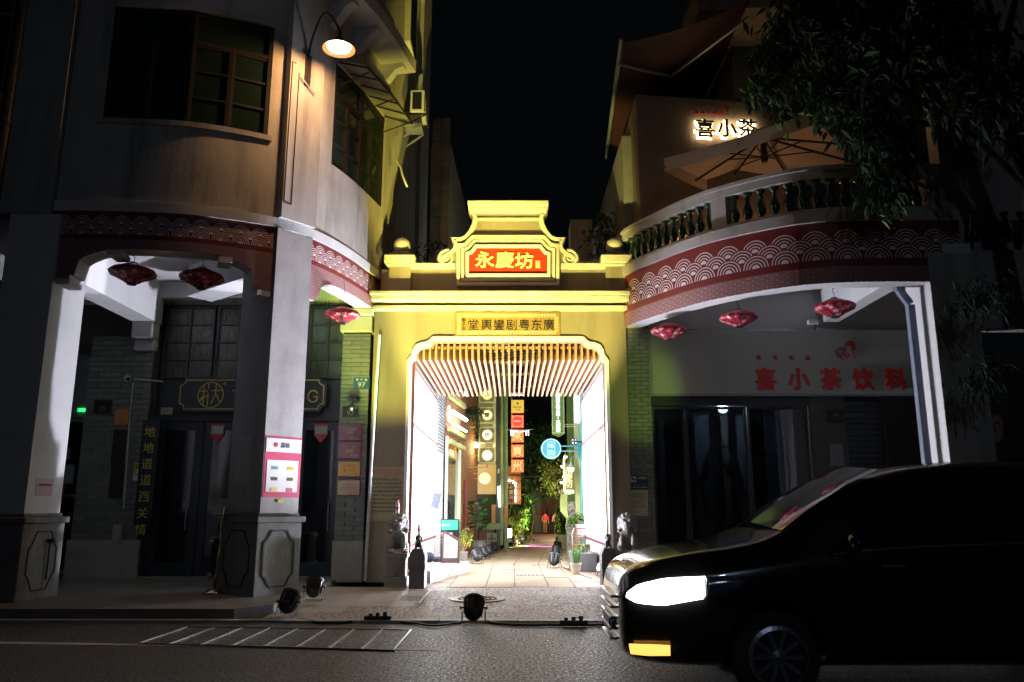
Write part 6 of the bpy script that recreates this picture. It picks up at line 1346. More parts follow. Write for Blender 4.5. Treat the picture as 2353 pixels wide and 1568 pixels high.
# camera, pipes on the wall
t = thing("security_camera", (-7.3, 15.1, 4.0), "white dome camera with conduit between the two left shops", "camera")
c = at(293, 870, 15.15); MB().ell(c, (.07, .07, .07), 16, 10).build("housing", M_whitem, t, smooth=True); MB().lathe([(.04, 0), (.035, .03), (.01, .03)], c + Vector((.04, -.05, -.02)), 12, ax=(.5, -.8, -.3)).build("lens", M_blk, t)
MB().tube([c + Vector((.1, .05, 0)), at(375, 877, 15.2)], .014, 6).build("conduit", M_whitem, t)
MB().tube([at(306, 880, 15.2), at(298, 960, 15.22), at(290, 1080, 15.22), at(284, 1170, 15.22)], .012, 6).build("conduit", M_whitem, t)
box("junction_box", M_plast, at(270, 1180, 15.2).x, at(287, 1180, 15.2).x, 15.08, 15.19, .78, 1.12, t)
# shop interior glow and exit sign, stickers on glass
t = thing("exit_sign", (-8.6, 15.8, 3), "green lit exit sign glowing inside the left shop", "exit sign")
c = at(193, 943, 15.55)
box("panel", mat("green_exit_glow", (.1, .8, .3), emis=(.05, 1, .25), es=1.6), c.x - .10, c.x + .16, 15.5, 15.53, c.z - .035, c.z + .035, t)
text("EXIT", .05, M_wht, (c.x + .03, 15.498, c.z), t, d=.002)
t = thing("window_lettering", (-8.7, 15.5, 2.9), "thin cursive shop name on the left shop window", "lettering"); text("élégo", .2, mat("faint_print", (.10, .13, .13), .5), at(160, 940, 15.5), t, d=.003, bold=-.012)
for (u, v, w_, h, col, lb, ttx) in ((148, 1043, .24, .2, (.2, .24, .24), "pale paper stuck high inside the left shop door", None), (155, 1090, .25, .36, (.22, .28, .27), "pale green paper stuck low inside the left shop door", None), (133, 1128, .28, .3, (.35, .02, .04), "red open sign hanging inside the left shop door", None)):
    plate("door_paper", lb, "paper", u, v, 15.5, w_, h, mat("paper_" + str(u), col, .6))
for u, lb in ((498, "red and white heart sticker on the left door glass"), (550, "red and white heart sticker on the middle door glass"), (737, "red and white heart sticker on the right door glass")):
    c = at(u, 998, 15.52); t = thing("heart_sticker", c, lb, "sticker", "heart stickers on the doors")
    MB().prism([(-.13, .2), (.13, .2), (.13, -.02), (0, -.17), (-.13, -.02)], (c.x, 15.535, c.z), (1, 0, 0), (0, 0, 1), (0, -.004, 0)).build("sticker_base", mat("red_sticker", (.45, .03, .05), .5), t)
    box("sticker_panel", mat("pale_sticker", (.45, .5, .42), .5), c.x - .12, c.x + .12, 15.526, 15.530, c.z - .0, c.z + .16, t)
# menu stand, flight case
t = thing("menu_stand", (-4.35, 12.4, .15), "brass post menu stand leaning beside the corner pillar", "stand")
b0 = Vector((-4.50, 12.55, .15))
MB().lathe([(.17, 0), (.17, .02), (.12, .035), (.1, .06), (.02, .07)], b0, 28).build("base", mat("brass_stand", (.6, .5, .28), .22, 1), t, smooth=True)
tp = b0 + Vector((.07, .0, 1.28)); MB().tube([b0 + Vector((0, 0, .05)), tp], .022, 12).build("post", mat("brass_stand", (1, 1, 1)), t, smooth=True)
MB().add([tp + Vector(v) for v in ((-.20, .0, -.13), (.13, .0, -.11), (.19, .12, .11), (-.12, .12, .12), (-.20, -.015, -.12), (.13, -.015, -.10), (.19, .105, .12), (-.12, .105, .13))], [(3, 2, 1, 0), (4, 5, 6, 7), (0, 1, 5, 4), (1, 2, 6, 5), (2, 3, 7, 6), (3, 0, 4, 7)]).build("menu_board", mat("pale_menu", (.3, .3, .33), .5), t)
t = thing("flight_case", (-4.3, 13.6, .15), "red and black wheeled flight case behind the brass stand", "case")
c = GF(500, 1330); cx, cy = -4.6, 14.1
box("body", M_blk, cx - .45, cx + .45, cy - .3, cy + .3, .28, .92, t, bevel=.02)
for z in (.27, .9): box("trim", mat("red_edge_trim", (.35, .02, .03), .4), cx - .46, cx + .46, cy - .31, cy + .31, z, z + .03, t, bevel=.005)
for sx in (-1, 1):
    for z in (.32, .86): MB().ell((cx + sx * .45, cy - .3, z), (.04, .04, .04), 10, 8).build("corner_ball", M_grey, t, smooth=True)
    MB().tube([(cx + sx * .36, cy - .27, .22), (cx + sx * .36 + .04, cy - .27, .22)], .065, 14).build("wheel", M_iron, t)
box("latch", M_grey, cx - .3, cx - .15, cy - .315, cy - .305, .72, .86, t)
# door bolt on the left pedestal
tag(MB().bar((-6.76, 11.95, .95), (-6.66, 11.95, .95), .05, .05).bar((-6.74, 11.98, .4), (-6.74, 11.98, .92), .02, .02).bar((-6.70, 12.05, .92), (-6.70, 11.9, .92), .025, .03).build("iron_bolt", M_iron), "rusty iron bolt on the lit side of the left pedestal", "bolt")
t = thing("white_pipe", (-2.7, 14.9, .1), "thin white downpipe at the left edge of the gate", "drain pipe")
MB().tube([at(872, 770, 14.93), at(857, 1000, 14.93), at(838, 1335, 14.93)], .03, 10).build("pipe", M_whitem, t)

# == lanterns
def lantern_mat():
    m, nt, b = newmat("lantern_silk"); L = nt.links.new; X.nt = nt
    tc = nt.nodes.new("ShaderNodeTexCoord"); sp = nt.nodes.new("ShaderNodeSeparateXYZ"); L(tc.outputs["Object"], sp.inputs[0])
    vo = nt.nodes.new("ShaderNodeTexVoronoi"); vo.inputs["Scale"].default_value = 8; L(tc.outputs["Object"], vo.inputs["Vector"])
    v2 = nt.nodes.new("ShaderNodeTexVoronoi"); v2.inputs["Scale"].default_value = 22; L(tc.outputs["Object"], v2.inputs["Vector"])
    nz = nt.nodes.new("ShaderNodeTexNoise"); nz.inputs["Scale"].default_value = 9; L(tc.outputs["Object"], nz.inputs["Vector"])
    low = X(sp.outputs[2]).lt(-.015); fl_ = X(vo.outputs[0]).lt(.36) * X(nz.outputs[0]).lt(.56) * low; lf = X(vo.outputs[0]).gt(.5) * X(nz.outputs[0]).gt(.5) * low
    a = nt.nodes.new("ShaderNodeMix"); a.data_type = 'RGBA'; L(lf.s, a.inputs[0]); a.inputs[6].default_value = (.42, .016, .045, 1); a.inputs[7].default_value = (.03, .04, .035, 1)
    c = nt.nodes.new("ShaderNodeMix"); c.data_type = 'RGBA'; L(fl_.s, c.inputs[0]); L(a.outputs[2], c.inputs[6]); c.inputs[7].default_value = (.75, .40, .42, 1)
    L(c.outputs[2], b.inputs["Base Color"]); b.inputs["Roughness"].default_value = .35
    b.inputs["Emission Strength"].default_value = 0
    return m
ML = lantern_mat()
LN = thing("silk_lantern", (0, 0, 0), "x", "lantern", "red silk lanterns hanging in the arcades")
MB().lathe([(.07, .145), (.12, .13), (.21, .085), (.32, .045), (.355, .0), (.34, -.04), (.26, -.075), (.17, -.12), (.10, -.165), (.07, -.175)], (0, 0, 0), 60, lobes=12, amp=.10).build("silk_body", ML, LN, smooth=True)
MB().lathe([(.072, .14), (.06, .165), (.02, .17)], (0, 0, 0), 16).build("top_cap", M_iron, LN)
MB().lathe([(.072, -.17), (.072, -.195), (.02, -.2)], (0, 0, 0), 16).build("bottom_ring", M_iron, LN)
for k in range(12):
    a = math.pi * 2 * k / 12; MB().tube([(r * .995 * .905 * math.cos(a) * 1.0, r * .905 * math.sin(a), z) for r, z in ((.075, .145), (.13, .13), (.225, .085), (.34, .045), (.375, 0), (.36, -.04), (.28, -.075), (.18, -.12), (.11, -.165))], .004, 5, cap=False).build("rib", mat("dark_wire", (.06, .01, .015), .5), LN)
MB().tube([(0, 0, .17), (.01, 0, .24), (-.02, 0, .30), (.0, 0, .36), (.03, 0, .34)], .006, 6).build("hook", M_iron, LN)
lpos = [(305, 627, 11.95, "first red lantern from the left, with a pale peony, in the left arcade"), (464, 638, 12.1, "second lantern in the left arcade, its top orange"), (787, 723, 13.4, "lantern hanging between the corner pillar and the gate"), (1537, 760, 14.1, "lantern nearest the gate in the right arcade"), (1697, 730, 13.1, "middle lantern of the right arcade"), (1918, 706, 12.6, "lantern nearest the right pillar")]
for i, (u, v, Y, lb) in enumerate(lpos):
    p = at(u, v, Y); sc = (1.0, .98, .88, .93, .90, .93)[i]
    if i == 0: LN.location = p; LN["label"] = lb; LN.scale = (sc,) * 3; LN.rotation_euler = (0, 0, .3)
    else: dup(LN, p, i * 1.3, lb, scale=sc)
    tag(MB().tube([p + Vector((0, 0, .3)), p + Vector((.02, 0, .42)), p + Vector((.0, 0, .62))], .005, 5).build("hanging_wire", M_iron), "black hanging wire above the " + lb[:lb.index(",")] if "," in lb else "black hanging wire above the " + lb, "wire")
# == right building
RB = thing("arcade_building", (5, 12, .15), "dark corner shophouse with green balustrade terrace, right of the gate", "building", "arcade buildings beside the gate")
ZR = 5.77
band(PR, .02, PR.L, 4.84, 4.84, 0, 0, RB, 50, uvz=5.22, us=1.6, ZB=ZR + .06)
# slow rise of the lower edge is given by a second deeper beam behind
strip(PR, 0, PR.L + .0, ZR + .06, ZR + .24, -.42, .07, 50).build("terrace_ledge", M_plast, RB)
strip(PR, 0, PR.L, ZR + .06 - .002 + .18 + .004, ZR + .30, -.40, .03, 50).build("terrace_ledge", M_plast, RB)
ZT = ZR + .30
def RX(x): return PR.near(x, {2.12: 15.3, 3.64: 12.7}.get(x, 11.9))
rail0, rail1 = 6.60, 6.74
strip(PR, 0, PR.L, rail0, rail1, -.24, -.02, 50).build("hand_rail", M_plast, RB)
strip(PR, 0, PR.L, rail1 + .001, rail1 + .06, -.27, .01, 50).build("hand_rail", M_plast, RB)
posts = [(.0, .10), (PR.near(3.42, 12.9) - .02, PR.near(3.42, 12.9) + .26), (PR.L - .42, PR.L - .02)]
for a, b in posts: strip(PR, a, b, ZT + .001, rail0 - .001, -.24, -.03, 4).build("rail_post", M_plast, RB)
M_gglz = mat("green_glazed_ceramic", (.012, .045, .022), .12, var=.3, vs=12, spec=.8, coat=.6)
bal = MB().lathe([(.085, 0), (.085, .03), (.05, .045), (.045, .07), (.078, .13), (.085, .19), (.07, .26), (.042, .33), (.036, .38), (.05, .41), (.036, .43), (.055, .47), (.085, .50), (.085, .525)], (0, 0, 0), 14).mesh("baluster", M_gglz, True)
def balusters(s0, s1, n):
    for i in range(n):
        s = s0 + (s1 - s0) * (i + .5) / n; p = PR.off(s, -.13); o = bpy.data.objects.new("baluster", bal); COL.objects.link(o); o.location = (p.x, p.y, ZT + .001); setpar(o, RB)
balusters(.12, posts[1][0], 12); balusters(posts[1][1], posts[2][0], 14)
MB().quadbox([PR.off(.1, -.45), PR.off(PR.L * .3, -.42), PR.off(PR.L * .5, -.42), PR.off(PR.L * .7, -.42), PR.off(PR.L, -.42), Vector((7.1, 16)), Vector((2.3, 16))], 5.70, 5.9).build("terrace_floor", M_white, RB)
# ground floor: ceiling beams, back wall, pilaster
box("beam", M_white, 6.12, 6.42, 12.1, 15.25, 5.0, 5.695, RB)
box("back_wall", M_white, 2.3, 9, 15.42, 15.7, 4.87, 5.695, RB)
box("back_wall", M_mort, 5.78, 6.45, 15.36, 15.7, .15, 3.54, RB)
box("lintel", M_dkgr, 2.72, 5.78, 15.38, 15.6, 3.36, 3.55, RB)
box("pillar", M_white, 6.46, 7.15, 11.86, 12.62, .15, 5.46, RB)
box("pillar_face", M_plast, 6.462, 7.148, 11.85, 11.858, .15, 5.30, RB)
box("pier_core", M_mort, 2.30, 2.66, 15.17, 15.7, .1, 4.9, RB)
bricks(RB, M_gbrick, 2.22, 2.66, 15.15, .12, 4.88, bw=.25, bh=.078, limit=230)
M_wbr = slabmat("white_side_brick", (.5, .5, .52), (.72, .72, .76), .4, 30, .7)
me_ = MB().box(-1, 0, -.5, .5, -.5, .5).mesh("brick", M_wbr); n_b = 0
z = .14; rw = 0
while z < 4.85:
    for (ya, yb) in (((15.16, 15.30), (15.31, 15.46)) if rw % 2 else ((15.16, 15.22), (15.23, 15.46))):
        o = bpy.data.objects.new("brick", me_); COL.objects.link(o); o.location = (2.216, (ya + yb) / 2, z + .035); o.scale = (.04, yb - ya, .07); setpar(o, RB)
    z += .078; rw += 1
# shop front glass and its inside
M_shopin = mat("shop_inside_grey", (.10, .11, .13), .8, var=.3, vs=2)
for a, b in ((2.72, 3.35), (3.37, 4.55), (4.57, 5.74)):
    f = MB(); f.box(a, a + .04, 15.44, 15.5, .2, 3.35); f.box(b - .04, b, 15.44, 15.5, .2, 3.35); f.box(a + .04, b - .04, 15.44, 15.5, 3.30, 3.35); f.box(a + .04, b - .04, 15.44, 15.5, .2, .26)
    fo = f.build("shop_window", M_dkgr, RB); box("pane", mat("clear_dark_glass", (.05, .06, .07), .05, var=0, trans=.85, spec=.7), a + .04, b - .04, 15.465, 15.475, .26, 3.30, fo)
box("shop_back_wall", M_shopin, 2.7, 5.8, 17.2, 17.3, .1, 3.5, RB); box("shop_floor", M_floor, 2.7, 5.8, 15.51, 17.2, .02, .16, RB); box("shop_ceiling", M_shopin, 2.7, 5.8, 15.51, 17.2, 3.5, 3.6, RB)
for x, w_, col in ((3.0, .12, (.3, .3, .36)), (3.75, .3, (.22, .26, .34)), (4.3, .14, (.4, .4, .36)), (4.62, .18, (.5, .55, .62)), (5.2, .3, (.2, .22, .3))):
    box("curtain", mat("curtain_%d" % (x * 100), col, .8, var=.2, vs=3), x, x + w_, 16.4, 16.46, .17, 3.3, RB)
mn = MB(); rg = [(4.2 + .42 * math.cos(a), 1.85 + .85 * math.sin(a)) for a in [2 * math.pi * k / 36 for k in range(36)]]
RO = thing("display_ring", (4.2, 16.2, 1), "large dim red oval ring standing inside the right shop window", "frame")
moulding("ring", rg, .05, .05, mat("dim_red_lacquer", (.20, .03, .03), .5), RO, y=16.2, closed=True, side=1)
# roller shutter right of the shop
for k in range(26):
    z = .6 + k * .11
    MB().box(6.47, 8.6, 15.38 + (k % 2) * .012, 15.43, z, z + .095).build("shutter_slat", mat("dark_roller_slat", (.10, .11, .13), .35, .6, var=.15), RB)
t = thing("shop_fill_lamp", (4.2, 16.6, 3.4), "small added fill lamp hidden inside the right shop", "lamp"); MB().lathe([(.1, 0), (.12, .05), (.02, .08)], (4.2, 15.8, 3.42), 16).build("lamp_shade", M_whitem, t); lamp("POINT", (4.2, 15.8, 3.36), 45, (.75, .88, 1), .1, parent=t)  # added lamp, out of sight, brightens the shop inside
# big shop board
SB = thing("shop_board", (5, 15.3, 3.56), "long pale ribbed board with big red characters over the right shop", "sign")
sx0, sx1, sz0, sz1 = 2.70, 8.3, 3.58, 4.84
fmesh = box("frame", M_grey, sx0 - .03, sx1, 15.28, 15.36, sz0 - .04, sz1 + .03, SB)
rb_ = MB()
for k in range(62): rb_.box(sx0 + .03, sx1 - .03, 15.262, 15.278, sz0 + k * .0203, sz0 + k * .0203 + .016)
rb_.build("ribbed_face", mat("ribbed_pale_face", (.50, .53, .50), .35, var=.06), SB, kind="stuff")
M_redl = mat("red_board_letters", (.50, .02, .015), .5)
for ch, u in (("喜", 1760), ("小", 1836), ("茶", 1910), ("饮", 1984), ("料", 2059), ("厂", 2132)):
    p = at(u, 871, 15.26); text(ch, .46, M_redl, (p.x, 15.262, p.z - .005), SB, d=.02, bold=.030, name="character", sx=.95)
for ch, u in (("喜", 1743), ("茶", 1781), ("出", 1819), ("品", 1856)):
    p = at(u, 822, 15.26); text(ch, .105, M_redl, (p.x, 15.262, p.z), SB, d=.012, bold=.02, name="character")
def tea_logo(c, s, m, parent, y, uxs=1):
    """round hair, profile line, cup: the board's emblem in simple pieces"""
    mb = MB(); C = Vector((c.x, 0, c.z))
    cap = [(.05, .18), (.10, .38), (.28, .48), (.46, .42), (.54, .22), (.50, .02), (.40, .05), (.36, .2), (.2, .24)]
    mb.prism([(x * s * uxs, z * s) for x, z in cap], (c.x, y, c.z), (1, 0, 0), (0, 0, 1), (0, -.014, 0))
    seg = [((.05, .18), (-.02, .02)), ((-.02, .02), (.06, -.05)), ((.06, -.05), (.04, -.14)), ((.04, -.14), (.2, -.18)), ((.36, .05), (.42, -.12)), ((.42, -.12), (.44, -.42)), ((.2, -.18), (.16, -.3)),
           ((-.42, -.05), (-.22, .14)), ((-.22, .14), (-.04, .04)), ((-.42, -.05), (-.3, -.32)), ((-.3, -.32), (-.1, -.18)), ((-.1, -.18), (-.04, .04)), ((-.12, -.1), (.12, -.38)), ((-.3, -.1), (-.1, -.45))]
    for a, b in seg: mb.bar((c.x + a[0] * s * uxs, y - .008, c.z + a[1] * s), (c.x + b[0] * s * uxs, y - .008, c.z + b[1] * s), .034 * s * 1.2, .012, up=(0, 1, 0))
    return mb.build("emblem", m, parent)
tea_logo(at(1940, 806, 15.26), .42, M_redl, SB, 15.262)
# pipe on the right pillar
t = thing("drain_pipe", (6.4, 11.9, 0), "square grey downpipe with an elbow on the right arcade pillar", "drain pipe")
MB().bar((6.28, 12.18, .15), (6.28, 12.18, 4.55), .11, .11).build("pipe", mat("blue_grey_pipe", (.20, .24, .32), .4), t, bevel=.01)
MB().bar((6.28, 12.18, 4.56), (6.14, 12.2, 4.80), .11, .11).bar((6.14, 12.2, 4.78), (6.14, 12.2, 4.9), .13, .13).build("elbow", mat("blue_grey_pipe", (1, 1, 1)), t, bevel=.01)
# right pier notices
t, c, yf = plate("camera_notice", "small dark blue video surveillance notice on the right brick pier", "notice", 1469, 1103, 15.10, .34, .17, mat("dark_blue_print", (.02, .06, .12), .5), dep=.004)
text("温馨提示", .045, M_wht, (c.x + .06, yf, c.z + .035), t, d=.002); box("icon_frame", M_wht, c.x - .155, c.x - .06, yf - .002, yf, c.z - .04, c.z + .06, t)
MB().bar((c.x - .14, yf - .003, c.z + .03), (c.x - .08, yf - .003, c.z - .01), .03, .003, up=(0, 1, 0)).build("camera_icon", M_blk, t)
t, c, yf = plate("camera_notice", "narrow blue strip notice reading 24 hour video watch under the blue notice", "notice", 1469, 1120, 15.10, .34, .06, mat("dark_blue_print", (1, 1, 1)), dep=.004); text("110联网 24小时视频监控", .026, M_wht, (c.x, yf, c.z), t, d=.002)
t, c, yf = plate("paper_notice", "yellow green lit paper sheet of small print on the right brick pier", "notice", 1468, 1156, 15.10, .34, .47, mat("plain_notice_paper", (.55, .52, .36), .6), dep=.004)
ln = MB(); lines(ln, c.x - .13, c.x + .13, [c.z + .18 - k * .022 for k in range(13)], .006, yf - .001, R); ln.build("small_print", M_bp, t, kind="stuff")
t, c, yf = plate("paper_notice", "pale narrow paper stuck beside the roller shutter", "notice", 1922, 1046, 15.3, .26, .42, mat("grey_paper", (.22, .21, .24), .6), dep=.004)
t, c, yf = plate("house_number", "dark number plate 99 beside the roller shutter", "house number", 1920, 955, 15.3, .3, .2, M_blk, M_redfr, .01); text("99", .1, mat("dim_print", (1, 1, 1)), (c.x, yf, c.z), t, d=.003)
# cctv bracket under the ceiling
t = thing("security_camera", (5.6, 15.3, 5.1), "small camera with a curled cable under the right arcade ceiling", "camera"); c = at(1870, 742, 15.0)
box("housing", M_whitem, c.x - .12, c.x + .08, 14.95, 15.03, c.z - .03, c.z + .05, t, bevel=.01); MB().tube([c, c + Vector((.1, .2, -.1)), c + Vector((.16, .3, .05)), (c.x + .1, 15.41, c.z + .1)], .01, 6).build("cable", M_blk, t)
# next arcade to the right, round logo sign
FB = thing("neighbour_building", (9, 12, 0), "almost black arcade and facade at the right edge", "building")
box("wall", M_plast, 7.16, 14, 12.3, 12.6, 4.2, 5.5, FB); box("wall", M_plast, 7.2, 14, 12.5, 12.8, 5.5, 13, FB); box("back_wall", M_blk, 7.16, 14, 15.3, 15.5, .1, 4.2, FB); box("pillar", M_plast, 9.6, 10.3, 12, 12.6, .1, 4.2, FB)
for k in range(6): MB().lathe([(.05, 0), (.08, .15), (.04, .4), (.07, .5)], (7.45 + k * .26, 12.2, 5.6), 12).build("baluster", M_gglz, FB, smooth=True)
t = thing("round_sign", (7.7, 12.6, 2.6), "small round red and white emblem sign projecting at the far right", "sign"); c = at(2283, 985, 12.6)
MB().lathe([(.21, 0), (.21, .05), (.002, .05)], c, 30, ax=(0, -1, 0)).build("disc", mat("round_sign_white", (.35, .33, .35), .5), t); rg = [(c.x + .2 * math.cos(a), c.z + .2 * math.sin(a)) for a in [2 * math.pi * k / 30 for k in range(30)]]
moulding("ring", rg, .012, .004, M_redl, t, y=12.549, closed=True, side=1); tea_logo(c + Vector((-.02, 0, .02)), .2, M_redl, t, 12.548)
MB().tube([(c.x + .2, 12.6, c.z), (c.x + .5, 12.6, c.z)], .015, 6).build("bracket", M_iron, t)

# == terrace room with halo sign, parasol, awning, upper building
TB = thing("terrace_house", (4, 16, 5.9), "rendered roof house behind the terrace parasol carrying the halo sign", "building")
zt = 9.7; cA = G(1530, 222, zt); cB = G(1795, 240, zt); cC = G(1462, 217, zt)
A2, B2, C2 = Vector((cA.x, cA.y)), Vector((cB.x, cB.y)), Vector((cC.x, cC.y))
MB().quadbox([A2, B2, B2 + Vector((0, 3)), C2 + Vector((0, 3)), C2], 5.9, zt).build("wall", mat("sprayed_render", (.17, .145, .125), .9, var=.15, vs=5, bump=1.6, bs=24), TB)
tv = (B2 - A2).normalized(); nv = Vector((tv.y, -tv.x)); t3, n3 = tv.to_3d(), nv.to_3d()
def on_tb(u, v, o=0):     # where the sight line meets the sign wall
    a, y, z = ray(u, v); P0 = cA + n3 * o; k = P0.xy.dot(nv) / (Vector((a, y)).dot(nv)); return Vector((a * k, y * k, CH + z * k))
HS = thing("halo_sign", on_tb(1660, 290), "backlit dark characters with a glowing warm outline on the terrace house", "sign")
M_halo = mat("warm_halo_light", (1, .9, .7), emis=(1, .78, .42), es=5.5); M_dkl = mat("dark_brown_letter", (.05, .015, .01), .5)
for ch, u in (("喜", 1618), ("小", 1668), ("茶", 1716)):
    p = on_tb(u, 299, .02)
    text(ch, .44, M_halo, p, HS, ux=t3, d=.012, bold=.05, name="halo_glow", sx=1.0); text(ch, .44, M_dkl, p + n3 * .07, HS, ux=t3, d=.02, bold=.018, name="character", sx=1.0)
    lamp('AREA', p + n3 * .062, 5, (1, .70, .34), .42, to=p, parent=HS)
for i, ch in enumerate("喜茶出品"):
    p = on_tb(1600 + i * 14, 259, .03); text(ch, .10, M_redl, p, HS, ux=t3, d=.02, bold=.02, name="character")
p = on_tb(1658, 255, .03); tea_logo(p, .28, M_redl, HS, p.y)
# cantilever parasol
UM = thing("parasol", (5.6, 15, 5.9), "big cream square parasol over the terrace, glowing warm underneath", "parasol")
e = [G(1525, 375, 7.95), G(1650, 432, 7.95), G(1972, 345, 8.0), G(1870, 262, 8.7)]
c1 = at(1525, 372, 13.2); c2 = at(1985, 330, 13.9); c3 = at(2090, 330, 16.6); c4 = at(1650, 420, 16.4); apex = at(1768, 262, 15.2)
c1 = Vector((2.75, 13.4, 7.62)); c1 = at(1525, 368, 13.0); 
crn = [at(1526, 365, 13.2), at(1880, 252, 12.0), at(1985, 362, 14.6), at(1655, 424, 15.8)]
apx = sum(crn, Vector()) / 4 + Vector((0, .1, .62))
M_can = mat("cream_canvas", (.50, .44, .38), .8, var=.08, vs=3)
mb = MB()
for i in range(4):
    a, b = crn[i], crn[(i + 1) % 4]; n = 6; base = len(mb.v)
    for r in range(n + 1):
        for k in range(n + 1):
            q = a.lerp(b, k / n).lerp(apx, r / n); q.z -= .10 * math.sin(math.pi * r / n) * 1 + .05 * math.sin(math.pi * k / n) * (1 - r / n); mb.v.append(tuple(q))
    for r in range(n):
        for k in range(n): mb.f.append((base + r * (n + 1) + k, base + r * (n + 1) + k + 1, base + (r + 1) * (n + 1) + k + 1, base + (r + 1) * (n + 1) + k))
mb.build("canopy", M_can, UM, smooth=True)
mv = MB()
for i in range(4):
    a, b = crn[i], crn[(i + 1) % 4]; n = 6; base = len(mv.v)
    for k in range(n + 1):
        q = a.lerp(b, k / n); q.z -= .05 * math.sin(math.pi * k / n); mv.v += [tuple(q + Vector((0, 0, .004))), tuple(q - Vector((0, 0, .24)))]
    for k in range(n): mv.f.append((base + 2 * k, base + 2 * k + 2, base + 2 * k + 3, base + 2 * k + 1))
mv.build("valance", M_can, UM)
hub = apx - Vector((0, 0, .62))
MB().lathe([(.05, -.1), (.07, -.06), (.07, .05), (.04, .5)], hub, 12).build("hub", M_iron, UM)
for i in range(4):
    for m_ in (0, .5):
        a = crn[i].lerp(crn[(i + 1) % 4], m_) - Vector((0, 0, .17)); top_ = apx - Vector((0, 0, .22))
        MB().bar(top_, a, .03, .035).build("rib", M_iron, UM); md_ = top_.lerp(a, .5); MB().bar(hub, md_, .02, .02).build("strut", M_iron, UM)
MB().tube([hub + Vector((0, 0, .55)), hub + Vector((.9, 1.3, .75)), (6.9, 15.8, 7.9), (6.9, 15.8, 5.9)], .05, 8).build("mast", M_iron, UM)
vm_ = crn[0].lerp(crn[3], .3) - Vector((0, 0, .14)); d3 = (crn[0] - crn[3]).normalized(); text("HEYTEA MINI", .12, mat("faded_red_print", (.30, .06, .05), .6), vm_ + Vector((-.02, -.02, 0)), UM, ux=d3, d=.004, gap=.05)
t = thing("terrace_fill_lamp", (4.6, 14.6, 5.9), "added low warm lamp hidden on the terrace floor to light the parasol", "lamp")  # added unseen lamp that warms the parasol's underside
MB().lathe([(.09, 0), (.09, .03), (.02, .05), (.02, .25), (.07, .26), (.07, .38), (.01, .4)], (4.7, 14.7, 5.91), 16).build("lamp_body", mat("terrace_fill_glow", (1, .8, .5), emis=(1, .55, .25), es=4), t)
lamp('POINT', (4.7, 14.7, 6.4), 16, (1, .50, .22), .1, parent=t)
box("terrace_table", M_blk, 4.1, 5.0, 15.1, 15.7, 6.55, 6.6, None); tag(bpy.data.objects["terrace_table"], "dark table on the terrace behind the green balusters", "table")
# red folding-arm awning high over the alley mouth
RA = thing("red_awning", (3, 16, 10), "dark red folding arm awning with a pale front bar, high above the alley", "awning")
q0, q1 = G(1425, 100, 10), G(1395, 352, 10); r0, r1 = Vector((4.6, q0.y + .1, 11.0)), Vector((4.6, q1.y, 11.0))
M_rc = mat("red_awning_cloth", (.035, .005, .005), .75, var=.2, vs=4)
mb = MB(); n = 8
for i in range(n + 1):
    for k in range(n + 1):
        q = q0.lerp(q1, i / n).lerp(r0.lerp(r1, i / n), k / n); q.z -= .12 * math.sin(math.pi * k / n); mb.v.append(tuple(q))
for i in range(n):
    for k in range(n): mb.f.append((i * (n + 1) + k, i * (n + 1) + k + 1, (i + 1) * (n + 1) + k + 1, (i + 1) * (n + 1) + k))
mb.build("cloth", M_rc, RA, smooth=True)
MB().tube([q0 - Vector((0, .2, .03)), q1 + Vector((0, .2, -.03))], .045, 10).build("front_bar", M_grey, RA, smooth=True)
MB().bar(q0.lerp(q1, .12) - Vector((0, 0, .08)), (3.3, q0.y + 1.6, 10.25), .05, .05).bar((3.3, q0.y + 1.6, 10.25), (4.6, q0.y + .3, 10.75), .05, .05).build("folding_arm", M_grey, RA)
UB = thing("upper_building", (8, 17, 9), "unlit upper storeys behind the red awning with a brownish eave", "building")
box("wall", mat("dark_facade", (.10, .10, .09), .9, var=.3, vs=1.5), 4.65, 12, 15.2, 19.5, 9.75, 14.5, UB)
c = at(1600, 30, 14.2); MB().quadbox([Vector((c.x, 14.0)), Vector((c.x + 4, 13.6)), Vector((c.x + 4, 15.3)), Vector((c.x, 15.3))], c.z - .1, c.z + .5).build("eave", mat("brown_eave", (.30, .22, .16), .9, var=.4, vs=7, bump=2, bs=9), UB)
for x in (5.3, 7.4): box("window", M_glassd, x, x + 1.3, 15.18, 15.2, 11, 13, UB)
# alley-side wall of the right block and rooftop bits behind the gate
SBD = thing("side_block", (2.6, 18, 0), "alley side wall of the right building, barely lit green", "building")
MB().quadbox([Vector((2.35, 15.75)), Vector((3.2, 15.75)), Vector((4.2, 30)), Vector((2.35, 30))], 5.3, 9.2).build("wall", M_ped, SBD)
tag(box("roof_tank", M_plast, at(1312, 560, 20).x, at(1362, 560, 20).x, 20, 20.8, at(1312, 600, 20).z, at(1340, 505, 20).z), "plain grey box on the roof behind the right gate post", "tank")
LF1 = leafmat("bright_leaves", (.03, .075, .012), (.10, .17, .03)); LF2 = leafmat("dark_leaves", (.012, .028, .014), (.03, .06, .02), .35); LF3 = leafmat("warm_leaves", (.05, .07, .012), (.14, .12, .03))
t = thing("roof_shrub", (2.1, 17, 6.3), "leafy young shrub poking up behind the right gate post", "shrub")
leaves("foliage", LF1, at(1392, 520, 17.0), (.42, .3, .38), 150, .16, t, 5, clumps=9, asp=.55); MB().tube([(2.0, 17, 5.9), (2.05, 17, 6.6), at(1392, 530, 17)], .015, 5).build("stem", M_brownf, t)
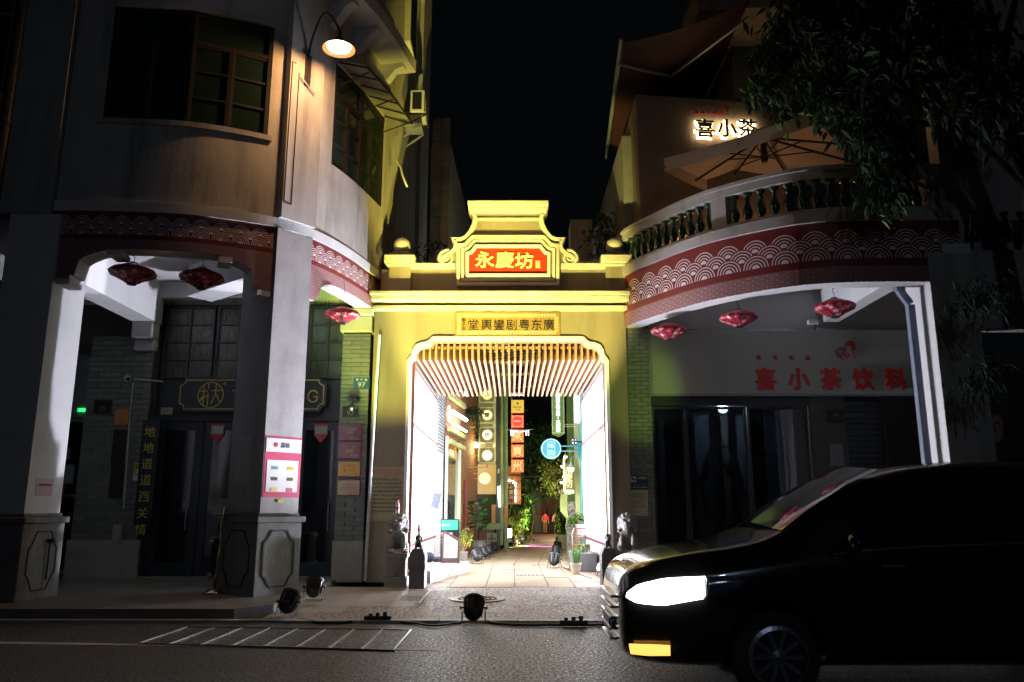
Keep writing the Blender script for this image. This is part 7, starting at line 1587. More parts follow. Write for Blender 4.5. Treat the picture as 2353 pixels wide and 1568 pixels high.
for (u, v, n_, lb, sc_) in ((1395, 565, 160, "dark ground foliage behind the right end of the parapet", .38), (1000, 585, 120, "spiky dark plant behind the left parapet", .32)):
    t = thing("roof_plant", at(u, v, 17.2), lb, "plant"); leaves("foliage", LF2, at(u, v - 5, 17.2), (.55, .3, .35), n_, .16, t, u, asp=.3); box("planter_box", M_ped, at(u, v, 17.2).x - .5, at(u, v, 17.2).x + .5, 17.0, 17.5, 5.4, 5.75, t)
# grey panelled building further up the alley on the left
PB = thing("panel_building", (-3, 27, 0), "tall slanting grey building with brownish panels behind the gate", "building")
k0, k1 = at(990, 335, 24), at(1037, 335, 24)
z_t = k0.z; far_ = G(1082, 525, z_t)
MB().quadbox([Vector((k0.x, 24)), Vector((k1.x, 24)), Vector((far_.x, far_.y)), Vector((far_.x - 3, far_.y)), Vector((k0.x - .5, 40))], 5, z_t).build("wall", mat("grey_cladding", (.52, .50, .40), .5, .2, var=.2, vs=1.5), PB)
tint = mat("brown_panel", (.45, .32, .20), .45, .3, var=.35, vs=1.8)
for i in range(9):
    for j in range(3):
        x0 = k0.x + .05 + j * .30; zz = 6.2 + i * .86
        if x0 < k1.x - .2: box("panel", tint, x0, x0 + .28, 23.96, 23.99, zz, zz + .83, PB)

# == street tree at the right
TR = thing("street_tree", (6.9, 10.6, 0), "street tree whose dark leafy boughs hang over the right terrace", "tree")
M_bark = mat("mottled_bark", (.016, .014, .012), .95, var=.5, vs=9, bump=2, bs=14, spec=.1)
base = Vector((7.45, 11.0, 0))
trunk = [base, base + Vector((-.1, 0, 1.2)), base + Vector((-.02, -.1, 2.6)), base + Vector((.1, -.2, 4.2)), base + Vector((0, -.3, 5.8)), base + Vector((-.3, -.3, 7.4))]
MB().tube(trunk, [.26, .23, .21, .19, .15, .09], 12).build("trunk", M_bark, TR, smooth=True)
limbs = [((4.6, 10.8, 8.0)), ((5.3, 10.2, 9.4)), ((6.2, 9.6, 10.2)), ((7.6, 10, 9.3)), ((5.6, 10.9, 7.1)), ((8.2, 9.8, 7.6)), ((4.9, 9.8, 8.9))]
for i, e_ in enumerate(limbs):
    s_ = trunk[4 + i % 2]; e_ = Vector(e_); m_ = s_.lerp(e_, .5) + Vector((0, 0, .4)); MB().tube([s_, s_.lerp(m_, .6) + Vector((0, 0, .1)), m_, e_.lerp(m_, .4), e_], [.07, .055, .045, .03, .012], 7).build("branch", M_bark, TR, smooth=True)
def inframe(p):   # keep the crown out of the dark sky gap: natural outline following real boughs
    return False
cl_pts = []
for (u, v, Y, sp_, n) in ((1800, 100, 11.2, 26, 30), (1760, 190, 11.4, 16, 8), (1880, 60, 10.9, 45, 40), (1990, 120, 10.6, 60, 45), (1900, 210, 11.2, 30, 24), (2000, 260, 11, 32, 26), (2040, 330, 11.0, 24, 22), (2030, 400, 11.1, 20, 16), (2035, 450, 11.1, 14, 10), (2120, 160, 10.3, 60, 36), (2220, 120, 10, 60, 34), (2280, 220, 9.9, 50, 30), (1980, 20, 10.6, 40, 22), (2150, 30, 10.2, 50, 24), (1840, 20, 11, 30, 14)):
    for _ in range(n): cl_pts.append(at(u + R.gauss(0, sp_), max(-60, v + R.gauss(0, sp_ * .8)), Y + R.uniform(-.5, .6)))
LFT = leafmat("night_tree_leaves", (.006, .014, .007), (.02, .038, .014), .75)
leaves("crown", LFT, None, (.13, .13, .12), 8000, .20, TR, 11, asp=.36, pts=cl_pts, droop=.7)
leaves("lit_leaves", LF1, None, (.10, .10, .09), 130, .17, TR, 19, asp=.33, pts=[at(1745 + R.gauss(0, 22), 200 + R.gauss(0, 28), 11.3) for _ in range(16)] + [at(1880 + R.gauss(0, 40), 250 + R.gauss(0, 18), 11) for _ in range(10)] + [at(2040, 400 + R.gauss(0, 40), 10.9) for _ in range(6)], droop=.7)  # brighter leaf colour stands in for light on the crown's rim
low = [at(2260 + R.gauss(0, 30), 690 + R.gauss(0, 18), 10.6 + R.uniform(-.3, .3)) for _ in range(12)] + [at(2250 + R.gauss(0, 25), 880 + R.gauss(0, 20), 10.8) for _ in range(8)]
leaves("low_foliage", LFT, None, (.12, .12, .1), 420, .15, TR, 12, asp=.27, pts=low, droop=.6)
tw = MB()
for k in range(0, len(cl_pts), 6):
    p = cl_pts[k]; tw.tube([p, p + Vector((R.uniform(.1, .4), R.uniform(-.1, .1), R.uniform(.1, .45)))], .008, 4)
tw.build("twigs", M_bark, TR, kind="stuff")

# == the car passing in front
CAR = thing("car", (3.3, 7.1, 0), "dark people carrier with lit headlamp driving past on the right", "car")
M_paint = mat("dark_green_black_paint", (.012, .014, .013), .22, .3, var=.05, coat=.8, spec=.6)
M_cglass = mat("car_glass", (.006, .008, .009), .04, var=0, spec=.8, coat=.3)
M_tyre = mat("tyre_rubber", (.02, .02, .02), .85)
XN, YC, HW = .83, 7.12, .92
# stations: s (from nose), half width at belt, z underside, z shoulder, z top of bonnet or roof, half width at top
st = [(.00, .62, .36, .70, .80, .40), (.05, .72, .27, .78, .92, .52), (.16, .80, .23, .84, .99, .62), (.35, .87, .21, .88, 1.04, .70), (.62, .90, .20, .92, 1.09, .74), (.95, .92, .20, .96, 1.13, .76), (1.22, .92, .20, 1.0, 1.20, .76),
      (1.50, .92, .20, 1.03, 1.38, .72), (1.85, .93, .20, 1.06, 1.58, .68), (2.20, .93, .20, 1.08, 1.72, .66), (2.6, .93, .20, 1.09, 1.78, .65), (3.2, .93, .20, 1.11, 1.80, .65), (3.9, .93, .20, 1.13, 1.79, .64), (4.5, .92, .21, 1.14, 1.74, .63), (4.85, .90, .26, 1.12, 1.55, .62), (5.02, .84, .38, 1.05, 1.15, .60)]
mb = MB(); NR = 0
def ringpts(s, hw, zb, zs, zt_, ht):
    half = [(0, zb), (hw * .8, zb), (hw * .97, zb + (zs - zb) * .18), (hw, zb + (zs - zb) * .5), (hw * .985, zb + (zs - zb) * .85), (hw * .965, zs), (hw * .93, zs + (zt_ - zs) * .16), (ht + (hw * .93 - ht) * .35, zs + (zt_ - zs) * .72), (ht, zs + (zt_ - zs) * .93), (ht * .7, zt_ * 1.0 - .004), (0, zt_ + .015)]
    return [(XN + s, YC - y, z) for y, z in half] + [(XN + s, YC + y, z) for y, z in half[-2:0:-1]]
rings = [ringpts(*q) for q in st]; NR = len(rings[0])
for r in rings: mb.v += r
for i in range(len(st) - 1):
    for k in range(NR): mb.f.append((i * NR + k, (i + 1) * NR + k, (i + 1) * NR + (k + 1) % NR, i * NR + (k + 1) % NR))
mb.f += [tuple(range(NR)), tuple((len(st) - 1) * NR + k for k in range(NR))[::-1]]
body = mb.build("body", M_paint, None); sb = body.modifiers.new("sub", 'SUBSURF'); sb.levels = 2; sb.render_levels = 2
WX = (XN + 1.13, XN + 4.0)
cut = MB()
for x in WX: cut.lathe([(.375, -1.3), (.375, 1.3)], (x, YC, .36), 36, ax=(0, 1, 0))
cuto = cut.build("cutter", M_blk); bo = body.modifiers.new("b", 'BOOLEAN'); bo.object = cuto; bo.solver = 'EXACT'
dg = bpy.context.evaluated_depsgraph_get(); me = bpy.data.meshes.new_from_object(body.evaluated_get(dg)); bpy.data.objects.remove(body); bpy.data.objects.remove(cuto)
me.name = "body"; me.materials.clear(); me.materials.append(M_paint); me.polygons.foreach_set("material_index", [0] * len(me.polygons)); me.polygons.foreach_set("use_smooth", [True] * len(me.polygons)); body = bpy.data.objects.new("body", me); COL.objects.link(body); setpar(body, CAR)
try: me.set_sharp_from_angle(angle=rad(35))
except Exception: pass
def ysurf(s, f):       # near side surface: f 0..1 from shoulder up to roof
    for a, b in zip(st, st[1:]):
        if a[0] <= s <= b[0]:
            t_ = (s - a[0]) / (b[0] - a[0]); q = [a[k] + (b[k] - a[k]) * t_ for k in range(6)]; break
    s_, hw, zb, zs, zt_, ht = q; y = hw * .93 + (ht - hw * .93) * ((f - .16) / .77) if f > .16 else hw * .95
    return YC - y - .012, zs + (zt_ - zs) * f
def sidewin(s0, s1, f0, f1, s0t=None):
    q = MB(); n = 8; s0t = s0 if s0t is None else s0t
    for i in range(n + 1):
        for j, f in enumerate((f0, (f0 + f1) / 2, f1)):
            sb_ = s0 + (s1 - s0) * i / n; stp_ = s0t + (s1 - s0t) * i / n; s = sb_ + (stp_ - sb_) * j / 2; y, z = ysurf(s, f); q.v.append((XN + s, y, z))
    for i in range(n):
        for j in range(2): q.f.append((i * 3 + j, (i + 1) * 3 + j, (i + 1) * 3 + j + 1, i * 3 + j + 1))
    q.build("side_window", M_cglass, CAR, smooth=True)
box("wheel_well", M_blk, WX[0] - .36, WX[0] + .36, YC - .62, YC + .62, .3, .7, CAR); box("wheel_well", M_blk, WX[1] - .36, WX[1] + .36, YC - .62, YC + .62, .3, .7, CAR)
sidewin(1.62, 2.18, .14, .80, 2.02); sidewin(2.24, 3.05, .12, .84); sidewin(3.12, 3.95, .12, .84); sidewin(4.0, 4.6, .14, .82)
ws = MB()
for s, zt_, ht in ((1.28, 1.245, .70), (1.5, 1.395, .66), (1.85, 1.60, .62), (2.14, 1.725, .58)): ws.v += [(XN + s, YC - ht, zt_ - .01), (XN + s - .03, YC, zt_ + .045), (XN + s, YC + ht, zt_ - .01)]
for i in range(3):
    for j in range(2): ws.f.append((i * 3 + j, (i + 1) * 3 + j, (i + 1) * 3 + j + 1, i * 3 + j + 1))
ws.build("windscreen", M_cglass, CAR, smooth=True)
M_alloy = mat("alloy_rim", (.30, .31, .34), .3, .8)
for x in WX:
    for sy, yy in ((-1, YC - .90), (1, YC + .90)):
        MB().lathe([(.21, -.1), (.30, -.1), (.325, -.07), (.33, 0), (.325, .07), (.30, .1), (.21, .1)], (x, yy + (.1 if sy < 0 else -.1), .33), 40, ax=(0, 1, 0)).build("tyre", M_tyre, CAR, smooth=True)
        rm = MB(); cy = yy + (.02 if sy < 0 else -.02)
        rm.lathe([(.225, 0), (.225, .04), (.195, .05), (.19, .01)], (x, cy, .33), 32, ax=(0, sy, 0)); rm.lathe([(.05, 0), (.05, .03), (.01, .04)], (x, cy, .33), 16, ax=(0, sy, 0))
        for k in range(10):
            a = 2 * math.pi * k / 10; rm.bar((x + .04 * math.cos(a), cy + sy * .015, .33 + .04 * math.sin(a)), (x + .2 * math.cos(a), cy + sy * .02, .33 + .2 * math.sin(a)), .03, .02, up=(0, 1, 0))
        rm.build("rim", M_alloy, CAR)
M_hl = mat("headlamp_glow", (1, 1, 1), .2, emis=(1, .98, .92), es=9); M_hlh = mat("headlamp_housing", (.30, .32, .35), .15, .7)
def patch(name, uvs, m, proud=.02, side=-1):
    """patch on the car's corner: points (s, z) with the side surface bulging; y from the stations"""
    def yat(s, z):
        for a, b in zip(st, st[1:]):
            if a[0] <= s <= b[0]:
                t_ = (s - a[0]) / (b[0] - a[0]); hw = a[1] + (b[1] - a[1]) * t_; return YC + side * (hw * (1 if z < .75 else .985) + proud)
        return YC + side * (.6 + proud)
    top_, bot = uvs; q = MB(); n = 10
    for i in range(n + 1):
        t_ = i / n; k = t_ * (len(top_) - 1); j = min(int(k), len(top_) - 2); f = k - j
        a = [top_[j][c] + (top_[j + 1][c] - top_[j][c]) * f for c in (0, 1)]; b = [bot[j][c] + (bot[j + 1][c] - bot[j][c]) * f for c in (0, 1)]
        for (s, z) in (a, ((a[0] + b[0]) / 2, (a[1] + b[1]) / 2), b): q.v.append((XN + s, yat(s, z), z))
    for i in range(n):
        for j in range(2): q.f.append((i * 3 + j, (i + 1) * 3 + j, (i + 1) * 3 + j + 1, i * 3 + j + 1))
    o = q.build(name, m, CAR, smooth=True); so = o.modifiers.new("solid", 'SOLIDIFY'); so.thickness = .02; so.offset = 0; return o
for sd in (-1, 1):
    patch("headlight", ([(.06, .775), (.14, .84), (.33, .89), (.62, .905)], [(.05, .735), (.12, .70), (.3, .69), (.60, .745)]), M_hl, .012, sd)
    patch("headlight_housing", ([(.63, .90), (.80, .91), (.92, .88)], [(.61, .74), (.75, .78), (.88, .82)]), M_hlh, .01, sd)
    patch("fog_light", ([(.06, .40), (.2, .41), (.34, .41)], [(.07, .33), (.2, .33), (.34, .34)]), mat("amber_fog_glow", (1, .6, .2), .3, emis=(1, .40, .08), es=2.2), .012, sd)
for k in range(5):
    box("grille_bar", M_alloy, XN - .035, XN + .03, YC - .42 + .03 * k, YC + .42 - .03 * k, .70 - k * .085, .722 - k * .085, CAR, bevel=.004)
box("number_plate", mat("blue_car_plate", (.03, .08, .3), .4), XN - .03, XN - .018, YC - .22, YC + .22, .42, .53, CAR)
for s in (1.8, 2.95): y, z = ysurf(s + .3, .0); box("door_handle", M_alloy, XN + s + .15, XN + s + .33, y - .03, y - .005, z - .11, z - .085, CAR, bevel=.006)
y, z = ysurf(1.75, .1); MB().ell((XN + 1.72, y - .11, z + .05), (.06, .11, .08), 14, 10).build("wing_mirror", M_paint, CAR, smooth=True)
for s in (1.58, 2.9, 4.05): y, z = ysurf(s, .05); MB().bar((XN + s, YC - .925, .3), (XN + s, YC - .9, z), .008, .02).build("door_gap", M_blk, CAR)
pts = [];
for k in range(14): s = 1.6 + k * .24; y, z = ysurf(min(s, 4.9), .06); pts.append((XN + s, y - .004, z))
MB().tube(pts, .010, 6).build("window_trim", M_alloy, CAR, smooth=True)
lamp('SPOT', (XN - .1, YC - .6, .78), 110, (1, .97, .9), .05, to=(-4, 6.6, .0), angle=34, blend=.7, parent=CAR)

# added fill lamp behind the viewpoint, shaped as a street lamp
t = thing("fill_lamp", (2.5, -7, 0), "unseen fill lamp added behind the viewpoint, shaped as a street lamp", "lamp")
MB().tube([(2.5, -7, 0), (2.5, -7, 7), (2.5, -6.2, 7.6)], [.08, .06, .04], 10).build("pole", M_grey, t); MB().ell((2.5, -6, 7.6), (.15, .35, .06), 12, 8).build("lamp_head", mat("fill_lamp_glow", (.9, .9, 1), emis=(.7, .8, 1), es=6), t)
lamp('AREA', (2.5, -6, 7.5), 75, (.62, .76, 1), to=(1.5, 6, 2), parent=t, sx=.3, sy=.7)
# == alley, left side
def g2(cx, cy): return (1600 + cx / 2.376) * .5745, (1340 + cy / 2.376) * .5745
def g3(cx, cy): return (1600 + cx / 2.376) * .5745, (1900 + cy / 2.376) * .5745
def ga(cx, cy): return (1960 + cx / 3.92) * .5745, (1560 + cy / 3.92) * .5745      # sheet of the right alley
def gb(cx, cy): return (1960 + cx / 5.226) * .5745, (1900 + cy / 5.226) * .5745
def gc(cx, cy): return (1730 + cx / 4.612) * .5745, (1560 + cy / 4.612) * .5745
def gd(cx, cy): return (1740 + cx / 3.92) * .5745, (1880 + cy / 3.92) * .5745
M_rbr = brickmat("red_brick", (.30, .10, .05), (.22, .07, .04), (.30, .26, .22), axis='YZ')
M_rbx = brickmat("red_brick_front", (.22, .08, .05), (.14, .06, .04), (.2, .18, .16))
M_wbk = brickmat("white_grey_brick", (.60, .60, .64), (.50, .50, .54), (.8, .8, .8), axis='YZ')
M_ygw = mat("yellow_green_wall", (.42, .40, .24), .8, var=.15, vs=2)
M_grst = mat("green_painted_steel", (.16, .24, .09), .4, var=.12)
M_dkgs = mat("dark_green_steel", (.02, .035, .03), .45)
A1 = thing("alley_shop", (-2, 22, 0), "red brick shop front with louvres and tube lamps on the left of the alley", "building")
MB().quadbox([Vector((-1.96, 20.85)), Vector((-1.90, 22.3)), Vector((-3, 22.3)), Vector((-3, 20.85))], .05, 7).build("tiled_wall", M_wbk, A1)
pf = MB()
for j in range(20):
    for i in range(7): y = 20.95 + i * .19 + (j % 2) * .095; pf.box(-1.955 + (y - 20.85) * .04, -1.93 + (y - 20.85) * .04, y, y + .1, 2.9 + j * .085, 2.935 + j * .085)
pf.build("perforation", mat("grey_opening", (.2, .22, .28), .8), A1, kind="stuff")
MB().quadbox([Vector((-1.88, 22.35)), Vector((-1.55, 25.2)), Vector((-3, 25.2)), Vector((-3, 22.35))], 3.4, 7).build("wall", M_rbr, A1)
MB().quadbox([Vector((-1.60, 24.9)), Vector((-1.22, 28.2)), Vector((-3, 28.2)), Vector((-3, 24.9))], -.05, 9.5).build("wall", M_rbr, A1)
MB().quadbox([Vector((-1.80, 22.4)), Vector((-1.66, 24.8)), Vector((-1.72, 24.8)), Vector((-1.86, 22.4))], .5, 3.1).build("shop_window", M_glassd, A1)
box("shop_inside", mat("blue_inside", (.05, .08, .16), .7, var=.4, vs=3), -2.6, -2.5, 22.4, 24.8, .1, 3.3, A1)
for y_, xx in ((22.38, -1.82), (24.85, -1.62)): box("frame_post", M_whitem, xx - .04, xx + .04, y_ - .05, y_ + .05, .08, 3.4, A1)
box("red_door", mat("crimson_door", (.35, .02, .06), .5), -1.50, -1.46, 25.6, 26.3, .05, 2.3, A1)
for z_, y0_ in ((3.25, 22.4), (3.6, 22.4), (4.55, 22.4)): MB().bar((-1.76, 22.35, z_), (-1.5, 25.0, z_), .12, .12).build("louvre", mat("pale_green_louvre", (.5, .52, .25), .5), A1)
for i, (y_, zz) in enumerate(((22.5, 4.1), (22.6, 4.9), (22.5, 3.75))):
    t = thing("strip_lamp", (-1.7, y_, zz), ("middle bright tube lamp over the left alley shop", "upper bright tube lamp over the left alley shop", "lower bright tube lamp over the left alley shop")[i], "strip lamp", "tube lamps over the alley shop")
    MB().tube([(-1.68, y_, zz), (-1.42, y_ + 2.2, zz)], .055 if i == 0 else .035, 8).build("tube", mat("warm_tube_glow", (1, 1, 1), emis=(1, .95, .75), es=9), t); MB().bar((-1.76, y_, zz + .06), (-1.5, y_ + 2.2, zz + .06), .06, .05).build("housing", M_whitem, t)
lamp('POINT', (-1.35, 23.8, 3.9), 55, (1, .86, .45), .3, parent=A1)
bl = thing("bulb_cluster", (-1.7, 22.5, 4), "cluster of round white bulbs below the tube lamps", "bulbs")
for k in range(12):
    p = at(*gc(R.uniform(215, 370), R.uniform(330, 600)), 22.6 + R.uniform(0, .8)); MB().ell(p, (.045, .045, .05), 10, 8).build("bulb", mat("bulb_glow", (1, 1, 1), emis=(1, .97, .9), es=8), bl, smooth=True)
OS = thing("orange_sign", (-1.6, 23.5, 3.1), "orange hanging signboard with a row of dark characters over the left alley shop", "sign")
a, b = at(*gc(245, 830), 22.4), at(*gc(445, 960), 24.2)
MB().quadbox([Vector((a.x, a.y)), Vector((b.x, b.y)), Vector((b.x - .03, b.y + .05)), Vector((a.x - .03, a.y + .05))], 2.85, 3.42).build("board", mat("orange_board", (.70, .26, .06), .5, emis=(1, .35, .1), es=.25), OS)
ud = Vector((b.x - a.x, b.y - a.y, 0)).normalized(); c = (a + b) / 2; c.z = 3.13; text("永慶坊新名店", .30, M_redl if False else mat("dark_red_print", (.3, .03, .02), .5), c + Vector((ud.y, -ud.x, 0)) * .012, OS, ux=ud, d=.004, vertical=False, fit=1.5)
# green steel glass house facing the gate
Yg = 28.0
GH = thing("glass_house", (-.9, 28, 0), "two storey green steel and glass front facing down the alley behind the lattice signs", "building")
x0, x1 = at(1097, 1100, Yg).x, at(1160, 1100, Yg).x
box("post", M_dkgs, x1 - .30, x1 - .16, Yg - .08, Yg + .08, -.1, 9.5, GH); box("post", M_grst, x1 - .02, x1 + .10, Yg, Yg + .12, -.1, 7.0, GH)
box("post", M_grst, x1 - .15, x1 - .05, Yg - .1, Yg, .2, 9.5, GH); box("post", M_rbx, x1 - .04, x1 + .0, Yg + .2, Yg + .6, -.1, 9, GH)
for z_ in (2.95, 5.45): box("floor_beam", M_dkgs, x0, x1 - .3, Yg - .04, Yg + .08, z_, z_ + .09, GH)
box("sill_beam", M_grst, x0 - .02, x1 - .02, Yg - .15, Yg + .1, .72, .92, GH)
box("window_pane", mat("olive_glass", (.16, .17, .07), .3, var=.35, vs=1.5, emis=(.6, .55, .15), es=.12), x0, x1 - .3, Yg + .1, Yg + .12, 3.05, 9.5, GH)
box("window_pane", mat("amber_glass", (.2, .14, .05), .15, var=.3, vs=2, emis=(1, .65, .2), es=.45), x0, x1 - .3, Yg + .1, Yg + .12, 1.9, 2.94, GH)
box("window_pane", mat("dim_olive_glass", (.05, .06, .025), .08, var=.3, vs=2, spec=.7), x0, x1 - .3, Yg + .1, Yg + .12, .92, 1.88, GH)
box("base_wall", M_rbx, x0 - .1, x1 - .36, Yg - .02, Yg + .3, -.1, .72, GH)
for k in range(4): box("timber_cladding", mat("warm_cladding", (.40, .20, .06), .5, var=.2, vs=4), x0 + .5 + k * .14, x0 + .5 + k * .14 + .135, Yg - .02, Yg + .02, .93, 1.55, GH)
box("panel_frame", M_trim, x1 - .42, x1 - .32, Yg - .05, Yg - .02, 3.05, 9, GH)
TS = thing("tile_sign", (-.8, Yg - .1, .4), "square brick panel with four pale seal characters at the foot of the glass house", "sign")
a, b = at(*gd(805, 985), Yg - .05), at(*gd(975, 1170), Yg - .05)
box("slab", M_dkgr, a.x, b.x, Yg - .08, Yg - .021, b.z, a.z, TS)
M_seal = mat("seal_line", (.45, .42, .3), .6); w_ = b.x - a.x; h_ = a.z - b.z
for ch, i, j in (("更", 0, 1), ("新", 0, 0), ("城", 1, 1), ("市", 1, 0)): text(ch, h_ * .42, M_seal, (a.x + w_ * (.27 + .46 * i), Yg - .081, b.z + h_ * (.27 + .46 * j)), TS, d=.004, name="character")
moulding("edge", [(a.x + .02, b.z + .02), (b.x - .02, b.z + .02), (b.x - .02, a.z - .02), (a.x + .02, a.z - .02)], .015, .004, M_seal, TS, y=Yg - .08, closed=True, side=1)
# lattice signs
M_lat = mat("carved_bronze_lattice", (.20, .13, .04), .45, .3, var=.5, vs=16, bump=2, bs=30); M_pgrn = mat("pale_green_frame", (.42, .48, .25), .5)
Yl = 26.6
for i, (cy, ch, lb) in enumerate(((95, "永", "topmost lattice lantern sign, character partly behind the slats"), (470, "慶", "second lattice lantern sign down"), (835, "坊", "third lattice lantern sign down"), (1210, "流", "lowest lattice lantern sign, with a small orange seal"))):
    c = at(*gc(1010, cy), Yl); hw = .27; t = thing("lattice_sign", c, lb, "sign", "lattice lantern signs in a vertical row")
    f = MB()
    for (xa, xb, za, zb) in ((-hw, hw, hw - .04, hw), (-hw, hw, -hw, -hw + .04), (-hw, -hw + .04, -hw + .04, hw - .04), (hw - .04, hw, -hw + .04, hw - .04)): f.box(c.x + xa, c.x + xb, Yl - .1, Yl + .1, c.z + za, c.z + zb)
    f.build("frame", M_pgrn, t); f = MB(); k2 = hw - .06
    f.box(c.x - hw + .04, c.x + hw - .04, Yl - .06, Yl - .03, c.z - hw + .04, c.z + hw - .04); f.build("lattice_back", M_lat, t)
    f = MB()
    for r_ in (.19, .215):
        for k in range(24): a_ = 2 * math.pi * k / 24; b_ = 2 * math.pi * (k + 1) / 24; f.bar((c.x + r_ * math.cos(a_), Yl - .075, c.z + r_ * math.sin(a_)), (c.x + r_ * math.cos(b_), Yl - .075, c.z + r_ * math.sin(b_)), .014, .02, up=(0, 1, 0))
    for sx in (-1, 1):
        for sz in (-1, 1):
            for k in range(3): q = .155 + k * .025; f.bar((c.x + sx * q, Yl - .075, c.z + sz * (hw - .05)), (c.x + sx * (hw - .05), Yl - .075, c.z + sz * q), .012, .02, up=(0, 1, 0))
    f.build("lattice", M_pgrn if i == 9 else mat("gilded_lattice", (.45, .28, .08), .4, .3), t, kind="stuff")
    es_ = (1.15, 1.25, 1.3, 1.35)[i]
    MB().lathe([(.165, 0), (.165, .03), (.004, .03)], (c.x, Yl - .07, c.z), 30, ax=(0, -1, 0)).build("disc", mat("lit_disc_%d" % i, (.5, .5, .3), .5, emis=((.88, .84, .22), (.95, .92, .4), (.93, .97, .72), (.98, .97, .70))[i], es=es_ * .8), t)
    if i < 3: text(ch, .18, M_blk, (c.x, Yl - .101, c.z), t, d=.006, bold=.02, name="character")
    else:
        text("坊", .07, mat("orange_seal", (.8, .35, .1), .5), (c.x, Yl - .101, c.z + .04), t, d=.004)
    box("link", mat("link_bronze", (.35, .2, .08), .5), c.x - .03, c.x + .03, Yl - .02, Yl + .02, c.z - hw - .13, c.z - hw - .001, t)
t = thing("bracket_pole", (-.9, Yl, 2.9), "white iron wall brackets carrying the lattice signs", "bracket")
for cy in (690, 1215, 1430): c = at(*gc(870, cy), Yl); MB().tube([(c.x - .4, Yl, c.z), (c.x + .25, Yl, c.z)], .018, 6).build("arm", M_pgrn, t)
t = thing("spotlight", at(*gc(795, 985), 26.5), "small white spotlight on the brick wall beside the lattice signs", "lamp"); c = at(*gc(795, 985), 26.5)
MB().lathe([(.05, 0), (.08, .14), (.01, .15)], c, 14, ax=(.3, -.6, -.6)).build("can", mat("bulb_glow", (1, 1, 1)), t); MB().tube([c, c + Vector((-.2, .1, .1))], .015, 6).build("arm", M_whitem, t)
t = thing("light_strip", at(*gc(750, 1200), 27.8), "tall warm light strip at the corner of the red brick wall", "light strip"); a = at(*gc(740, 960), 27.6); b = at(*gd(600, 480), 27.6)
MB().bar(a, (a.x, a.y, b.z), .05, .05).build("strip", mat("warm_strip_glow", (1, 1, 1), emis=(1, .82, .35), es=3.2), t)
lamp('POINT', (a.x + .15, 27.2, 3.4), 90, (1, .72, .26), .3, parent=t)
# dark hanging plant on the brick wall
t = thing("hanging_plant", at(*gc(740, 430), 25.8), "dark hanging planter with trailing stems on the brick wall", "plant"); c = at(*gc(745, 400), 25.8)
leaves("foliage", LF2, c, (.28, .25, .2), 150, .2, t, 31, asp=.3); leaves("trailing", LF2, c + Vector((.15, 0, -.55)), (.07, .08, .4), 70, .16, t, 32, asp=.25); MB().tube([c + Vector((-.3, 0, -.1)), c + Vector((.2, 0, -.12))], .05, 8).build("planter", M_iron, t)
# yellow round sign and its ring
t = thing("round_sign", at(*gd(780, 135), 25.5), "round glowing yellow sign with red ring bracket, three characters", "sign"); c = at(*gd(780, 135), 25.5)
MB().lathe([(.19, 0), (.19, .05), (.004, .05)], c, 30, ax=(0, -1, 0)).build("disc", mat("yellow_disc_glow", (.6, .5, .2), .5, emis=(1, .84, .40), es=1.15), t); rg = [(c.x + .195 * math.cos(a), c.z + .195 * math.sin(a)) for a in [2 * math.pi * k / 30 for k in range(30)]]
moulding("ring", rg, .02, .03, mat("orange_rim", (.7, .3, .1), .5), t, y=c.y - .03, closed=True, side=1); text("蓮香樓", .095, mat("orange_print", (.75, .40, .1), .5), (c.x, c.y - .055, c.z), t, d=.003, gap=.15)
MB().tube([(c.x - .35, c.y, c.z + .15), (c.x - .13, c.y, c.z + .15)], .012, 6).tube([(c.x - .35, c.y, c.z), (c.x - .19, c.y, c.z)], .012, 6).build("bracket", mat("salmon_iron", (.5, .25, .15), .5), t)
# stacked orange lightbox signs
Ys = 31.5
M_oran = mat("orange_sign_lit", (.6, .12, .03), .5, emis=(1, .20, .05), es=.7); M_redl2 = mat("red_sign_lit", (.6, .03, .02), .5, emis=(1, .09, .07), es=.95); M_ylt = mat("cream_sign_lit", (.7, .6, .3), .5, emis=(1, .72, .30), es=.95)
c = at(*ga(432, 262), Ys); t = thing("yellow_box_sign", c, "square yellow lightbox sign reading Good One above the red signs", "sign"); hw = .245
box("box", mat("yellow_box_lit", (.7, .5, .05), .5, emis=(1, .66, .10), es=.75), c.x - hw, c.x + hw, Ys - .12, Ys + .1, c.z - hw, c.z + hw, t); text("Good", .12, M_redl, (c.x - .02, Ys - .121, c.z - .03), t, d=.004, bold=.01); text("one", .10, M_redl, (c.x + .01, Ys - .121, c.z - .13), t, d=.004, bold=.01)
MB().lathe([(.045, 0), (.045, .006), (.01, .006)], (c.x, Ys - .121, c.z + .11), 12, ax=(0, -1, 0)).build("logo", mat("orange_print", (1, 1, 1)), t)
